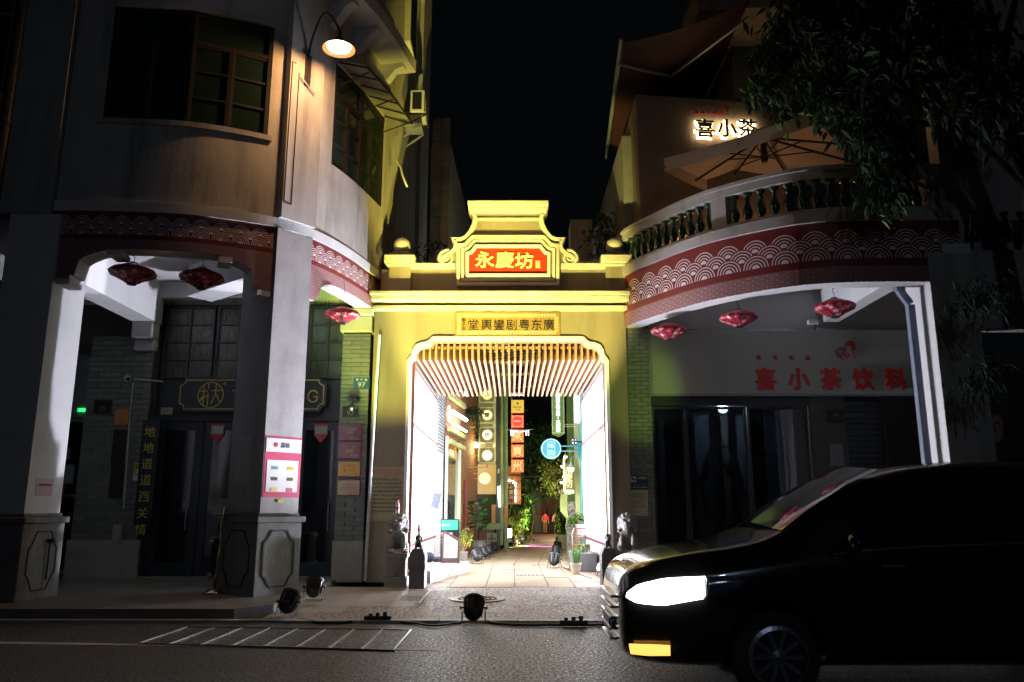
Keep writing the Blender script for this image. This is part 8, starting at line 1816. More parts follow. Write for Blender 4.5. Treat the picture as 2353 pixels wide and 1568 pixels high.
for i, (cy, ch, lb) in enumerate(((498, "一", "red lightbox sign with a single stroke, top of the stack of four"), (725, "杲", "second orange lightbox sign of the stack, behind the drone"), (960, "廣", "third orange lightbox sign of the stack"), (1195, "州", "lowest orange lightbox sign of the stack"))):
    c = at(*ga(430, cy), Ys); t = thing("lightbox_sign", c, lb, "sign", "stack of orange lightbox signs"); mm = M_redl2 if i == 0 else M_oran
    box("box", mm, c.x - hw, c.x + hw, Ys - .12, Ys + .1, c.z - hw, c.z + hw, t)
    rr = [(c.x + .225 * math.cos(a), c.z + .225 * math.sin(a)) for a in [2 * math.pi * k / 28 for k in range(28)]]; moulding("ring", rr, .014, .006, M_ylt, t, y=Ys - .121, closed=True, side=1)
    f = MB()
    for sx in (-1, 1):
        for sz in (-1, 1):
            for k in range(3): a_ = math.atan2(sz, sx) + (k - 1) * .16; f.bar((c.x + .25 * math.cos(a_), Ys - .124, c.z + .25 * math.sin(a_)), (c.x + (.315 if k == 1 else .27) * math.cos(a_), Ys - .124, c.z + (.315 if k == 1 else .27) * math.sin(a_)), .022, .006, up=(0, 1, 0))
    f.build("corner_ornament", M_ylt, t, kind="stuff"); text(ch, .37 if i else .30, M_ylt, (c.x, Ys - .121, c.z), t, d=.01, bold=.025, name="character")
    if i: moulding("inner_arc", [(c.x + .18 * math.cos(a), c.z + .18 * math.sin(a)) for a in [2 * math.pi * k / 20 for k in range(20)]], .008, .004, mat("pink_line", (.8, .35, .25), .5, emis=(1, .4, .25), es=.8), t, y=Ys - .121, closed=True, side=1)
c = at(*ga(345, 700), Ys + .1); tag(box("sign_pole", M_ylt if False else M_pgrn, c.x - .04, c.x + .02, Ys + .11, Ys + .16, 2.2, 7.2), "pole carrying the stack of orange signs", "pole")
t = thing("lit_timber_front", (-.1, 33, 2), "orange timber frontage past the orange signs, warm light put in as glow", "building")
a = at(*gb(400, 30), 34); box("wall", mat("timber_warm_glow", (.40, .14, .05), .6, var=.4, vs=3, emis=(1, .35, .1), es=.25), a.x - .25, a.x + .5, 34.6, 34.9, 1.6, 3.2, t)  # faint glow in the timber stands in for warm light on it
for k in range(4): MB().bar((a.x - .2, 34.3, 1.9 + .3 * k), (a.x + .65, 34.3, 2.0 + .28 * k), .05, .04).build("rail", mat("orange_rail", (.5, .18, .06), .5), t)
MB().bar((a.x + .2, 33.8, 2.2), (a.x + .62, 33.8, 2.75), .03, .03).build("strut", M_grey, t)
# brown direction boards
for (cx, cy, w_, h_, Y_, lb, s_) in ((465, 360, .36, 1.0, 34.5, "brown pointed board with three vertical characters on the left of the alley", "永慶坊"),):
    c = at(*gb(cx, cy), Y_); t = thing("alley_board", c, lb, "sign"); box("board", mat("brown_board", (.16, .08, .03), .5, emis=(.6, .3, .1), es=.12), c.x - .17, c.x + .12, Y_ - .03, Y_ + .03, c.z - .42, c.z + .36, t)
    MB().bar((c.x + .14, Y_ - .02, c.z - .42), (c.x + .14, Y_ - .02, c.z + .36), .04, .1).bar((c.x - .17, Y_ - .02, c.z + .50), (c.x + .15, Y_ - .02, c.z + .37), .04, .1).build("lit_edge", mat("bulb_glow", (1, 1, 1)), t); text(s_, .19, mat("pale_gold_print", (.8, .7, .4), .5, emis=(1, .8, .4), es=.4), (c.x - .04, Y_ - .031, c.z), t, d=.005, vertical=True, gap=.02)
c = at(*gd(1160, 1010), 33); t = thing("low_lightbox", c, "small white glowing lightbox standing near the ground on the left", "lightbox"); box("box", mat("low_box_glow", (1, 1, 1), emis=(1, .96, .86), es=3), c.x - .11, c.x + .11, 32.95, 33.05, c.z - .22, c.z + .22, t); box("frame", M_brownf, c.x - .13, c.x + .13, 33.051, 33.1, c.z - .4, c.z + .24, t)
for k, (cx, cy) in enumerate(((1040, 265), (1115, 270), (1040, 338), (1035, 735))):
    c = at(*gd(cx, cy), 29 + k * .3); t = thing("globe_bulb", c, ("upper left", "upper right", "middle", "lowest")[k] + " small white globe bulb by the green posts", "bulb", "globe bulbs by the green posts"); MB().ell(c, (.06, .06, .075), 12, 8).build("bulb", mat("bulb_glow", (1, 1, 1)), t, smooth=True); MB().tube([c + Vector((0, 0, .07)), c + Vector((0, 0, .25))], .006, 5).build("wire", M_iron, t)
t = thing("wall_tube", at(*gd(1005, 420), 27.8), "bright vertical white tube lamp beside the green post", "lamp"); MB().tube([at(*gd(995, 260), 27.7), at(*gd(1012, 580), 27.7)], .035, 8).build("tube", mat("bulb_glow", (1, 1, 1)), t); box("clip", M_grey, at(*gd(995, 260), 27.7).x - .03, at(*gd(995, 260), 27.7).x + .03, 27.74, 27.8, 2.6, 2.75, t)
# menu board, ice-cream stand frame, stand
c = GF(1032, 1289); c = Vector((-1.38, 17.05, .31)); t = thing("menu_board", c, "green price board above a blown out white lightbox on the granite step", "menu board")
a = at(*g3(395, 430), 17.1); b = at(*g3(550, 580), 17.1)
box("green_panel", mat("green_price_panel", (.03, .30, .20), .4, emis=(.1, .8, .5), es=.25), a.x, b.x, 17.1, 17.14, b.z + .12, a.z, t); box("frame", M_iron, a.x - .02, b.x + .03, 17.141, 17.17, .31, a.z + .02, t)
text("50元", .115, M_wht, (b.x - .22, 17.099, a.z - .29), t, d=.003); text("10元", .115, M_wht, (b.x - .22, 17.099, a.z - .42), t, d=.003); text("优惠", .11, M_wht, (a.x + .14, 17.099, a.z - .29), t, d=.003); text("立减", .11, M_wht, (a.x + .14, 17.099, a.z - .42), t, d=.003); text("永庆坊", .06, M_wht, (b.x - .25, 17.099, a.z - .10), t, d=.003)
a = at(*g3(420, 545), 16.9); b = at(*g3(540, 770), 16.9)
MB().prism([(a.x, .42), (a.x, a.z), (b.x, a.z - .18), (b.x, .42)], (0, 16.95, 0), (1, 0, 0), (0, 0, 1), (0, -.04, 0)).build("white_panel", mat("board_glow", (1, 1, 1), emis=(1, 1, 1), es=1.6), t)
MB().bar((a.x - .02, 16.93, .31), (a.x - .02, 16.93, a.z), .04, .06).bar((b.x + .03, 16.93, .31), (b.x + .03, 16.93, a.z - .18), .05, .06).bar((a.x - .02, 16.93, a.z + .01), (b.x + .05, 16.93, a.z - .17), .04, .06).bar((a.x - .02, 16.93, .37), (b.x + .03, 16.93, .37), .1, .06).build("brown_frame", mat("plum_brown_frame", (.14, .07, .07), .5), t)
t = thing("card_reader", at(*g3(335, 230), 17.5), "tilted dark tablet reader on the white left wall", "tablet"); c = at(*g3(337, 232), 17.6)
MB().bar(c + Vector((-.03, 0, -.19)), c + Vector((.05, 0, .19)), .17, .03, up=(0, 1, 0)).build("tablet", mat("dark_tablet", (.08, .09, .13), .3), t, bevel=.008); MB().bar(c + Vector((.04, -.02, .13)), c + Vector((.05, -.02, .17)), .13, .01, up=(0, 1, 0)).build("top_strip", M_whitem, t)
t = thing("cap_and_bag", GF(1010, 1285), "dark cap and bag lying on the granite step by the wall", "bag"); c = Vector((-1.72, 17.3, .31))
remeshed(MB().ell(c + Vector((-.02, 0, .1)), (.11, .12, .11)).ell(c + Vector((.14, 0, .06)), (.12, .1, .06)).ell(c + Vector((.22, -.04, .03)), (.08, .08, .025)), "bag", mat("dark_blue_cloth", (.03, .035, .06), .8), .012, t)

# == alley, right side
A2_ = thing("alley_block", (2.4, 25, 0), "pale yellow and teal fronts along the right of the alley", "building")
rl = [Vector((1.88, 20.85)), Vector((2.0, 24)), Vector((2.25, 29)), Vector((2.55, 34))]
for i, (m_, z1_) in enumerate(((mat("teal_front", (.10, .40, .42), .5), 5.6), (M_ygw, 6.5), (mat("leaf_green_post", (.10, .22, .06), .5), 7.5))):
    MB().quadbox([rl[i], rl[i + 1], rl[i + 1] + Vector((1.5, 0)), rl[i] + Vector((1.5, 0))], -.1, z1_).build("wall", m_, A2_)
box("front_pilaster", M_ygw, 1.86, 2.2, 23.7, 24.0, .0, 6.4, A2_); box("front_pilaster", mat("leaf_green_post", (1, 1, 1)), 1.98, 2.5, 28.6, 28.9, -.1, 6, A2_)
t = thing("green_sign", at(*ga(1063, 330), 24.5), "tall green ribbed sign with glowing white characters at the right of the alley", "sign"); Yv = 24.5
a = at(*ga(963, 0), Yv); b = at(*ga(1165, 690), Yv); mx = (a.x + b.x) / 2; zb_ = at(*ga(1065, 740), Yv).z
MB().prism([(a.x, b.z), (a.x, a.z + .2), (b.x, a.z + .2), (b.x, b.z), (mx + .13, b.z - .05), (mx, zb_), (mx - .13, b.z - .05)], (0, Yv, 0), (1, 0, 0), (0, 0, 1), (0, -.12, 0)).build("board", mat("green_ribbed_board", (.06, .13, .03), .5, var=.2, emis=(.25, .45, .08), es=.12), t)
rbs = MB(); zz = b.z + .02
while zz < a.z + .15: rbs.box(a.x + .04, b.x - .04, Yv - .126, Yv - .121, zz, zz + .02); zz += .045
rbs.build("rib", M_grst, t, kind="stuff"); moulding("edge", [(a.x, b.z), (b.x, b.z), (b.x, a.z + .2), (a.x, a.z + .2)], .03, .13, M_pgrn, t, y=Yv, closed=True, side=1)
M_wgl = mat("white_letter_glow", (1, 1, 1), emis=(1, 1, .95), es=5)
z0_ = at(*ga(1063, 0), Yv).z; z1_ = at(*ga(1063, 660), Yv).z; s_ = "广州恩宁路A区·文創館"; st_ = (z0_ - z1_) / len(s_)
for i, ch in enumerate(s_): text(ch, st_ * .98, M_wgl, (mx, Yv - .127, z0_ - st_ * (i + .5)), t, d=.03, bold=.03, name="character")
for cy in (545, 575): c = at(*ga(1165, cy), Yv); MB().tube([c, (1.95, 24.45, c.z)], .016, 6).build("bracket", M_pgrn, t)
t = thing("round_sign", at(*ga(957, 927), 22.5), "round teal blue sign with a white ring on a twin bar bracket", "sign"); c = at(*ga(957, 925), 22.5)
M_teal = mat("teal_sign", (.005, .16, .22), .4, emis=(.01, .42, .60), es=.3); M_tlin = mat("pale_teal_line", (.6, .8, .85), .5, emis=(.6, .85, .9), es=.4)
MB().lathe([(.29, -.04), (.29, .05), (.004, .05)], c, 40, ax=(0, -1, 0)).build("disc", M_teal, t); rg = [(c.x + .27 * math.cos(a), c.z + .27 * math.sin(a)) for a in [2 * math.pi * k / 40 for k in range(40)]]; moulding("ring", rg, .014, .005, M_tlin, t, y=c.y - .051, closed=True, side=1)
moulding("inner_frame", notch(c.x - .105, c.x + .105, c.z - .21, c.z + .21, .03), .007, .005, M_tlin, t, y=c.y - .051, closed=True, side=1); text("格", .17, M_tlin, (c.x, c.y - .051, c.z + .09), t, d=.004, bold=-.012, name="character"); text("物", .17, M_tlin, (c.x, c.y - .051, c.z - .10), t, d=.004, bold=-.012, name="character")
for dz in (.08, -.06): MB().tube([(c.x + .28, c.y, c.z + dz), (1.93, c.y, c.z + dz)], .02, 6).build("bracket", M_teal, t)
box("bracket_plate", M_teal, 1.85, 1.9, c.y - .05, c.y + .05, c.z - .3, c.z + .22, t)
def bell_lamp(u, v, Y, s, e, lb, col=(1, .72, .38)):
    c = at(u, v, Y); t = thing("pendant_lamp", c, lb, "lamp", "bell lamps on the right of the alley")
    MB().lathe([(.02 * s, .33 * s), (.05 * s, .26 * s), (.08 * s, .15 * s), (.19 * s, .03 * s), (.24 * s, 0), (.235 * s, -.008 * s), (.07 * s, .09 * s)], c, 20).build("lamp_shade", mat("sage_shade", (.30, .38, .28), .5), t, smooth=True)
    MB().ell(c - Vector((0, 0, .06 * s)), (.17 * s, .17 * s, .17 * s), 18, 12).build("globe", mat("globe_glow", (1, 1, 1), emis=(1, .86, .58), es=4.5), t, smooth=True)
    MB().tube([c + Vector((0, 0, .33 * s)), c + Vector((.03 * s, 0, .55 * s)), c + Vector((.25 * s, .05, .65 * s)), c + Vector((.45 * s, .1, .5 * s)), c + Vector((.5 * s, .1, .1 * s))], .018 * s, 8).build("arm", mat("sage_shade", (1, 1, 1)), t)
    lamp('POINT', c - Vector((0, 0, .3 * s)), e, col, .15, parent=t); return t
u, v = ga(1268, 1262); bell_lamp(u, v - 6, 22.0, .50, 42, "large sage green bell lamp with white globe, nearest on the right")
for (cx, cy, Y_, s_, e_, lb) in ((1180, 1040, 25.5, .33, 14, "upper small bell lamp behind the teal round sign"), (1135, 1190, 27, .33, 14, "second small bell lamp below the teal sign"), (1160, 1350, 28.5, .33, 16, "third small bell lamp beside the brown board"), (1120, 1440, 30, .33, 18, "lowest small bell lamp beside the brown board"), (1115, 1490, 42, .33, 210, "added distant bell lamp low over the far planting"), (1060, 1530, 52, .33, 330, "added most distant bell lamp near the walking person")):
    u, v = ga(cx, cy); bell_lamp(u, v, Y_, s_, e_, lb)  # the farthest ones are added to brighten the far floor
c = at(*ga(1255, 1390), 23.4); t = thing("alley_board", c, "brown hanging board with pale edge and two visible characters on the right", "sign"); a = at(*ga(1170, 1160), 23.4); b = at(*ga(1300, 1568), 23.4); b.z = at(*gb(1650, 330), 23.4).z
box("board", mat("brown_board", (1, 1, 1)), a.x, b.x, 23.37, 23.43, b.z, a.z, t); MB().bar((a.x - .02, 23.39, b.z - .03), (a.x - .02, 23.39, a.z + .15), .05, .1).bar((a.x, 23.39, b.z - .03), (b.x + .03, 23.39, b.z - .03), .05, .1).build("lit_edge", mat("pale_lit_edge", (.8, .8, .4), .5, emis=(1, .95, .5), es=.6), t)
mx = (a.x + b.x) / 2; zs_ = [at(*gb(1680, 50), 23.4).z, at(*gb(1680, 190), 23.4).z]
for ch, z_ in (("永", zs_[0] * 2 - zs_[1]), ("慶", zs_[0]), ("坊", zs_[1])): text(ch, .25, mat("pale_gold_print", (1, 1, 1)), (mx, 23.369, z_), t, d=.005, name="character")
t = thing("restaurant_sign", at(*gb(1500, 350), 26.5), "circular bracket sign with letters KFC at the right of the alley", "sign"); c = at(*gb(1487, 215), 26.5)
rg = [(c.x + .14 * math.cos(a), c.z + .19 * math.sin(a)) for a in [2 * math.pi * k / 28 for k in range(28)]]; moulding("ring", rg, .02, .04, mat("olive_ring", (.45, .42, .2), .5), t, y=26.5, closed=True, side=1); p = at(*gb(1515, 360), 26.5)
box("plate", M_blk, p.x - .19, p.x + .17, 26.5, 26.53, p.z - .06, p.z + .06, t); text("KFC", .13, mat("pale_gold_print", (1, 1, 1)), (p.x, 26.499, p.z), t, d=.01, bold=.02); q = at(*gb(1620, 365), 26.4); box("lit_panel", mat("green_panel_glow", (.1, .6, .2), emis=(.3, 1, .3), es=.8), q.x - .1, q.x + .12, 26.45, 26.48, p.z - .08, p.z + .1, t)
t = thing("sign_box", at(*ga(1370, 310), 21.3), "long white lightbox leaning out at the end of the right passage wall", "lightbox"); a = at(*ga(1325, 90), 21.2); b = at(*ga(1410, 500), 21.2)
box("box", mat("soft_white_panel", (.8, .8, .85), .4, emis=(.8, .85, 1), es=.75), a.x, b.x, 21.1, 21.5, b.z, a.z, t); box("bracket", M_grey, b.x - .1, b.x + .2, 21.2, 21.24, b.z - .06, b.z - .02, t)
t = thing("security_camera", at(*ga(1325, 810), 21.5), "four eyed camera on the right wall beside the teal sign", "camera"); c = at(*ga(1320, 812), 21.4)
box("housing", M_blk, c.x - .08, c.x + .08, 21.35, 21.5, c.z - .08, c.z + .08, t, bevel=.01)
for dx in (-.04, .04):
    for dz in (-.04, .04): MB().lathe([(.018, 0), (.018, .01), (.002, .01)], (c.x + dx, 21.35, c.z + dz), 10, ax=(0, -1, 0)).build("lens", M_whitem, t)
MB().tube([c + Vector((.08, .05, 0)), (1.95, 21.5, c.z)], .02, 6).build("arm", M_iron, t)
t = thing("overhead_cable", (0, 30, 4), "drooping cable strung across the alley between the signs", "cable"); MB().tube([at(*ga(300, 1330), 31), at(*ga(520, 1362), 31), at(*ga(760, 1360), 30), at(*ga(1000, 1320), 29), at(*ga(1150, 1270), 28)], .02, 6).build("cable", mat("olive_cable", (.15, .13, .06), .7), t, smooth=True)
# chair, pots and plants on the right
t = thing("wooden_chair", (1.9, 20.5, .1), "dark red wooden armchair with carved back on the right", "chair"); M_rw = mat("rosewood", (.16, .04, .03), .35, coat=.3)
a = at(*gb(1620, 1540), 19.6); cx_, cy_, z_s = 1.72, 19.75, .52
box("seat", M_rw, cx_ - .30, cx_ + .16, cy_ - .2, cy_ + .3, z_s, z_s + .05, t, bevel=.01); box("apron", M_rw, cx_ - .28, cx_ + .14, cy_ - .18, cy_ - .15, z_s - .1, z_s - .001, t)
for dx in (-.27, .13):
    for dy in (-.17, .27): box("leg", M_rw, cx_ + dx - .02, cx_ + dx + .02, cy_ + dy - .02, cy_ + dy + .02, .1, z_s - .002, t)
MB().tube([(cx_ - .27, cy_ - .15, z_s + .05), (cx_ - .29, cy_ - .1, z_s + .3), (cx_ - .22, cy_ + .1, z_s + .42), (cx_ + .14, cy_ + .1, z_s + .42)], .02, 8).build("arm_rail", M_rw, t)
for k in range(3): MB().bar((cx_ - .15 + k * .1, cy_ + .1, z_s + .05), (cx_ - .15 + k * .1, cy_ + .1, z_s + .4), .02, .02).bar((cx_ - .15, cy_ + .1, z_s + .15 + k * .1), (cx_ + .1, cy_ + .1, z_s + .15 + k * .1), .015, .015).build("fretwork", M_rw, t)
def pot(name, c, r, h, m, label, group=None, prof=None, blades=0, leafy=None, seed=3):
    t = thing(name, c, label, "potted plant", group); pr = prof or [(r * .68, 0), (r * .72, .01), (r, h), (r * 1.08, h), (r * 1.08, h + .03), (r * .9, h + .03), (r * .85, h - .02), (.01, h - .02)]
    MB().lathe(pr, c, 24).build("pot", m, t, smooth=False)
    return t
c = GF(1327, 1319); c.x = 1.30; c.y = 16.85; c.z = .1
t = pot("potted_plant", c, .115, .19, mat("pale_terracotta", (.50, .42, .36), .7), "snake plant with upright striped leaves in a pale pot")
M_sn = mat("striped_blade", (.14, .26, .09), .4, var=.4, vs=20); q = random.Random(4)
for k in range(16):
    a = q.uniform(0, 6.28); r0_ = q.uniform(.01, .06); L_ = q.uniform(.28, .46); ln_ = q.uniform(.02, .16); b0 = c + Vector((r0_ * math.cos(a), r0_ * math.sin(a), .18)); tp = b0 + Vector((ln_ * math.cos(a), ln_ * math.sin(a), L_)); sd_ = Vector((math.sin(a + .8), -math.cos(a + .8), 0)) * .02
    md = b0.lerp(tp, .5) + Vector((0, 0, .02)); nn_ = Vector((math.cos(a), math.sin(a), 0)) * .006
    MB().add([b0 - sd_ * .7, b0 + sd_ * .7, md + sd_ * 1.15, tp, md - sd_ * 1.15, md + nn_, b0 + nn_], [(0, 6, 5, 4), (6, 1, 2, 5), (5, 2, 3), (4, 5, 3)]).build("leaf", M_sn, t)
t = thing("stone_planter", (1.42, 18.1, .1), "dark stone trough with low greenery behind the snake plant", "planter"); box("trough", M_dkstone, 1.28, 1.8, 17.5, 18.6, .1, .48, t, bevel=.015); leaves("foliage", LF1, (1.5, 18.0, .55), (.2, .4, .1), 120, .12, t, 41, asp=.4)
c = Vector((1.78, 20.7, 1.12)); t = thing("trailing_plant", c, "bright green trailing plant in a pot above the wooden chair", "potted plant"); leaves("foliage", LF1, c, (.36, .3, .18), 260, .15, t, 42, asp=.4, clumps=8); leaves("trailing", LF1, c + Vector((-.28, 0, -.4)), (.08, .08, .3), 60, .09, t, 43); MB().lathe([(.13, .0), (.19, .3), (.01, .3)], (1.8, 20.7, .72), 16).build("pot", M_plast, t)
c = GF(*gb(1750, 1230)); t = thing("stone_pedestal", (1.95, 24.2, 0), "pale stone pillar holding the small sitting lion on the right", "pedestal"); pz = at(*gb(1760, 1090), 24.2)
box("block", M_stone, pz.x - .23, pz.x + .23, 24.0, 24.45, 0, pz.z - .06, t, bevel=.01); box("slab", M_stone, pz.x - .25, pz.x + .25, 23.98, 24.47, pz.z - .059, pz.z, t, bevel=.01)
lion((pz.x, 24.2, pz.z), .92, "small pale stone lion sitting on the tall pedestal further up the alley", rot=-.9)
# planting beds: each plant its own thing
pl = [((1194, 1150, 38), (.55, .8, 1.1), 600, .22, LF1, "tall shrub with lit leaves left of the alley below the brown board"), ((1180, 1205, 33.5), (.62, .7, .62), 520, .16, LF3, "yellow green lit bush beside the low lightbox"), ((1204, 1190, 44), (.45, 1, .7), 420, .22, LF2, "dark bush at the left edge before the far wall"),
      ((1190, 1160, 36), (.42, .6, .7), 260, .26, LF2, "broad leaved dark shrub among the left planting"), ((1296, 1195, 36), (.36, .8, .8), 420, .2, LF1, "lit climbing shrub on the right behind the par cans"), ((1292, 1150, 45), (.4, .9, 1.5), 420, .24, LF2, "dark shrub column on the right of the far wall"), ((1299, 1190, 31), (.32, .5, .45), 240, .15, LF3, "yellow leaved bush beside the white glowing leaf")]
for (uv_, r_, n_, sz, mm, lb) in pl:
    c = at(uv_[0], uv_[1], uv_[2]); t = thing("shrub", (c.x, c.y, fz(c.y)), lb, "shrub", "shrubs along the alley"); leaves("foliage", mm, c, r_, n_, sz, t, uv_[0], clumps=14, asp=.45)
    for k in range(4): MB().tube([(c.x + k * .08 - .1, c.y, fz(c.y)), (c.x + R.uniform(-.3, .3), c.y + R.uniform(-.2, .2), c.z + r_[2] * .4)], .02, 5).build("stem", M_bark, t)
for i, (cx, cy, Y_, lb) in enumerate(((880, 600, 40, "spiky dragon tree leaning over the left of the path"), (1130, 470, 46, "spiky dragon tree hanging in the dark in front of the far wall"), (1350, 190, 43, "spiky crown high on the left behind the bushes"))):
    if i == 2: cx, cy = 740, 190
    c = at(*gb(cx, cy), Y_); t = thing("dragon_tree", (c.x, Y_, fz(Y_)), lb, "plant", "dragon trees in the alley"); f = MB(); q = random.Random(50 + i)
    for k in range(60):
        d = Vector((q.gauss(0, 1), q.gauss(0, 1), q.gauss(.3, .8))).normalized(); L_ = q.uniform(.35, .6); sd_ = d.orthogonal().normalized() * .018; e_ = c + d * L_ - Vector((0, 0, .12)); m2 = c + d * L_ * .55 + Vector((0, 0, .03)); f.add([c - sd_, c + sd_, m2 + sd_, e_, m2 - sd_], [(0, 1, 2, 4), (4, 2, 3)])
    f.build("spiky_leaves", LF2, t); MB().tube([(c.x - (1.1 if i == 1 else .1), Y_, fz(Y_)), (c.x + (-.9 if i == 1 else .08), Y_, c.z * .5), c], .03, 6).build("stem", M_bark, t)
# fiddle leaf fig and fine leaved pot on the left
c = Vector((-1.10, 25.0, fz(25))); fp = at(*gd(680, 1265), 25.0); c.x = fp.x; c.z = max(fz(25), fp.z - .01)
t = thing("fiddle_leaf_fig", c, "fiddle leaf fig with big dark leaves in a round carved stone bowl", "potted plant")
MB().lathe([(.19, 0), (.24, .03), (.34, .16), (.37, .28), (.34, .37), (.315, .40), (.33, .42), (.35, .43), (.35, .46), (.29, .46), (.28, .42), (.01, .42)], c, 32).build("pot", mat("carved_bowl", (.22, .20, .18), .7, var=.4, vs=14, bump=2, bs=20), t, smooth=True)
MB().tube([c + Vector((.01, 0, .4)), c + Vector((.0, 0, .8)), c + Vector((.02, 0, 1.2))], .025, 7).tube([c + Vector((0, 0, .8)), c + Vector((.3, 0, 1.1))], .012, 6).tube([c + Vector((0, 0, .9)), c + Vector((-.25, 0, 1.4))], .012, 6).build("stem", M_bark, t)
q = random.Random(9); M_fig = leafmat("fig_leaves", (.012, .035, .018), (.03, .07, .03), .3, .2)
fsh = MB(); n = 7
for i in range(n + 1):
    t_ = i / n; w_ = .5 * math.sin(math.pi * min(1, t_ * .95 + .05)) * (.7 + .5 * t_); z_ = -.25 * t_ * t_ + .1 * t_
    fsh.v += [(-w_ * .62, t_, z_ + .06), (0, t_, z_), (w_ * .62, t_, z_ + .06)]
for i in range(n):
    for k in range(2): fsh.f.append((i * 3 + k, i * 3 + k + 1, (i + 1) * 3 + k + 1, (i + 1) * 3 + k))
lm = fsh.mesh("leaf", M_fig, True)
for k in range(58):
    a = q.uniform(0, 6.28); z_ = q.uniform(.95, 2.15); rr = .12 + .36 * math.sin(math.pi * (z_ - .85) / 1.45) ** .6 * q.uniform(.3, 1)
    o = bpy.data.objects.new("leaf", lm); COL.objects.link(o); o.location = c + Vector((rr * math.cos(a) * .6, rr * math.sin(a) * .6, z_)); s_ = q.uniform(.26, .40); o.scale = (s_, s_, s_); o.rotation_euler = (q.uniform(-.1, 1.0), q.uniform(-.5, .5), a - math.pi / 2); setpar(o, t)
t.scale = (.68,) * 3
fp = at(*gd(435, 1385), 20.5); c = Vector((fp.x, 20.5, fz(20.5)))
t = thing("potted_bush", c, "fine leaved green bush in a tall carved stone pot beside the menu board", "potted plant")
MB().lathe([(.13, 0), (.16, .02), (.15, .08), (.19, .36), (.21, .37), (.21, .41), (.17, .41), (.16, .37), (.01, .37)], c, 24).build("pot", mat("carved_bowl", (1, 1, 1)), t)
leaves("foliage", LF3, c + Vector((.04, 0, .95)), (.33, .3, .34), 700, .085, t, 61, clumps=16, asp=.4)
f = MB()
for k in range(14): f.tube([c + Vector((q.uniform(-.06, .06), q.uniform(-.06, .06), .38)), c + Vector((q.uniform(-.25, .28), q.uniform(-.2, .2), q.uniform(.75, 1.0)))], .006, 4)
f.build("stems", mat("pale_stem", (.35, .25, .14), .7), t); t.scale = (.66,) * 3
# white glowing leaf-shaped lamp on a stalk (right), banana leaf
c = at(*gb(1540, 640), 30.0); t = thing("banana_leaf", c, "big floodlit pale banana leaf standing on a stalk at the right", "plant")
pts = [(-.10, .75), (.12, .74), (.10, .62), (.30, .50), (.18, .42), (.16, .2), (.36, .12), (.15, .0), (.40, -.22), (.22, -.50), (.14, -.62), (-.02, -.42), (-.16, -.25), (-.18, .1)]
MB().prism([(x * .8, z * .8) for x, z in pts], c, (1, 0, 0), (0, 0, 1), (0, -.02, 0)).build("leaf", mat("pale_leaf", (.55, .62, .30), .5, var=.2, vs=4), t); MB().tube([c + Vector((.1, .02, -.45)), c + Vector((.08, .02, -1.3)), (c.x + .08, c.y + .02, fz(30))], .03, 7).build("stalk", mat("stalk_green", (.25, .3, .08), .6), t); MB().lathe([(.18, 0), (.26, .5), (.01, .5)], (c.x + .0, c.y + .1, fz(30)), 18).build("pot", M_ygw, t)
lamp('SPOT', (c.x - .1, c.y - 1.2, .2), 160, (.95, 1, .7), .05, to=c, angle=50, parent=t)
# trees filling the view over the alley
def tree(u, v, Y, r, n, sz, mm, lb, seed, tx=0):
    c = at(u, v, Y); t = thing("tree", (c.x + tx, Y, fz(Y)), lb, "tree", "trees over the alley"); b0 = Vector((c.x + tx, Y, fz(Y))); mid = Vector((c.x + tx * .6, Y, c.z * .55))
    MB().tube([b0, mid, c], [.16, .12, .05], 8).build("trunk", M_bark, t, smooth=True); q = random.Random(seed)
    for k in range(7): e_ = c + Vector((q.uniform(-1, 1) * r[0] * .8, q.uniform(-1, 1) * r[1] * .8, q.uniform(-.8, .9) * r[2])); MB().tube([mid.lerp(c, k / 7), mid.lerp(e_, .6) + Vector((0, 0, .2)), e_], [.06, .04, .012], 6).build("branch", M_bark, t, smooth=True)
    leaves("crown", mm, c, r, n, sz, t, seed, clumps=46, asp=.42, shell=.2)
tree(1235, 1050, 50, (2.3, 2.0, 1.9), 4200, .26, LF2, "nearest dark leafy tree filling the middle of the alley", 71, tx=-.9)
tree(1265, 1000, 56, (2.3, 2, 2.1), 3000, .28, LF2, "tall tree behind, rising beside the green sign", 72, tx=1.2)
tree(1282, 945, 40, (.55, .6, 1.7), 420, .2, LF2, "slender climbing branches hanging beside the green sign", 73, tx=.6)
tree(1205, 1095, 52, (1.4, 1.4, 1.0), 1400, .24, LF2, "lower tree on the left below the orange signs", 74, tx=-.4)
tree(1278, 1090, 42, (.8, .8, .9), 1100, .2, LF3, "yellow lit boughs above the restaurant sign", 75, tx=.7)
EW = thing("end_building", (4, 74, -.6), "dim reddish gabled wall closing the far end of the alley", "building")
a = at(*gb(920, 1060), 74); b = at(*gb(1340, 1060), 74); ap = at(*gb(1060, 250), 74)
MB().prism([(a.x - 3, a.z - .4), (b.x + 3, a.z - .4), (b.x + 3, ap.z - 1.2), (ap.x, ap.z + .8), (a.x - 3, ap.z - .6)], (0, 74, 0), (1, 0, 0), (0, 0, 1), (0, 3, 0)).build("wall", mat("dusky_wall", (.20, .12, .11), .9, var=.2, vs=.6), EW)
k0_ = at(*gb(1050, 900), 73.9); box("doorway", M_blk, k0_.x - .6, k0_.x + 3.6, 73.8, 73.99, -1.0, k0_.z + .3, EW); box("window", M_blk, at(*gb(890, 380), 73.9).x - .5, at(*gb(890, 380), 73.9).x + .6, 73.9, 73.99, at(*gb(890, 380), 73.9).z - .5, at(*gb(890, 380), 73.9).z + .5, EW)
lamp('POINT', (2.9, 63, 3.5), 420, (1, .6, .4), .3, parent=EW)  # bare added light for the far end, no fixture
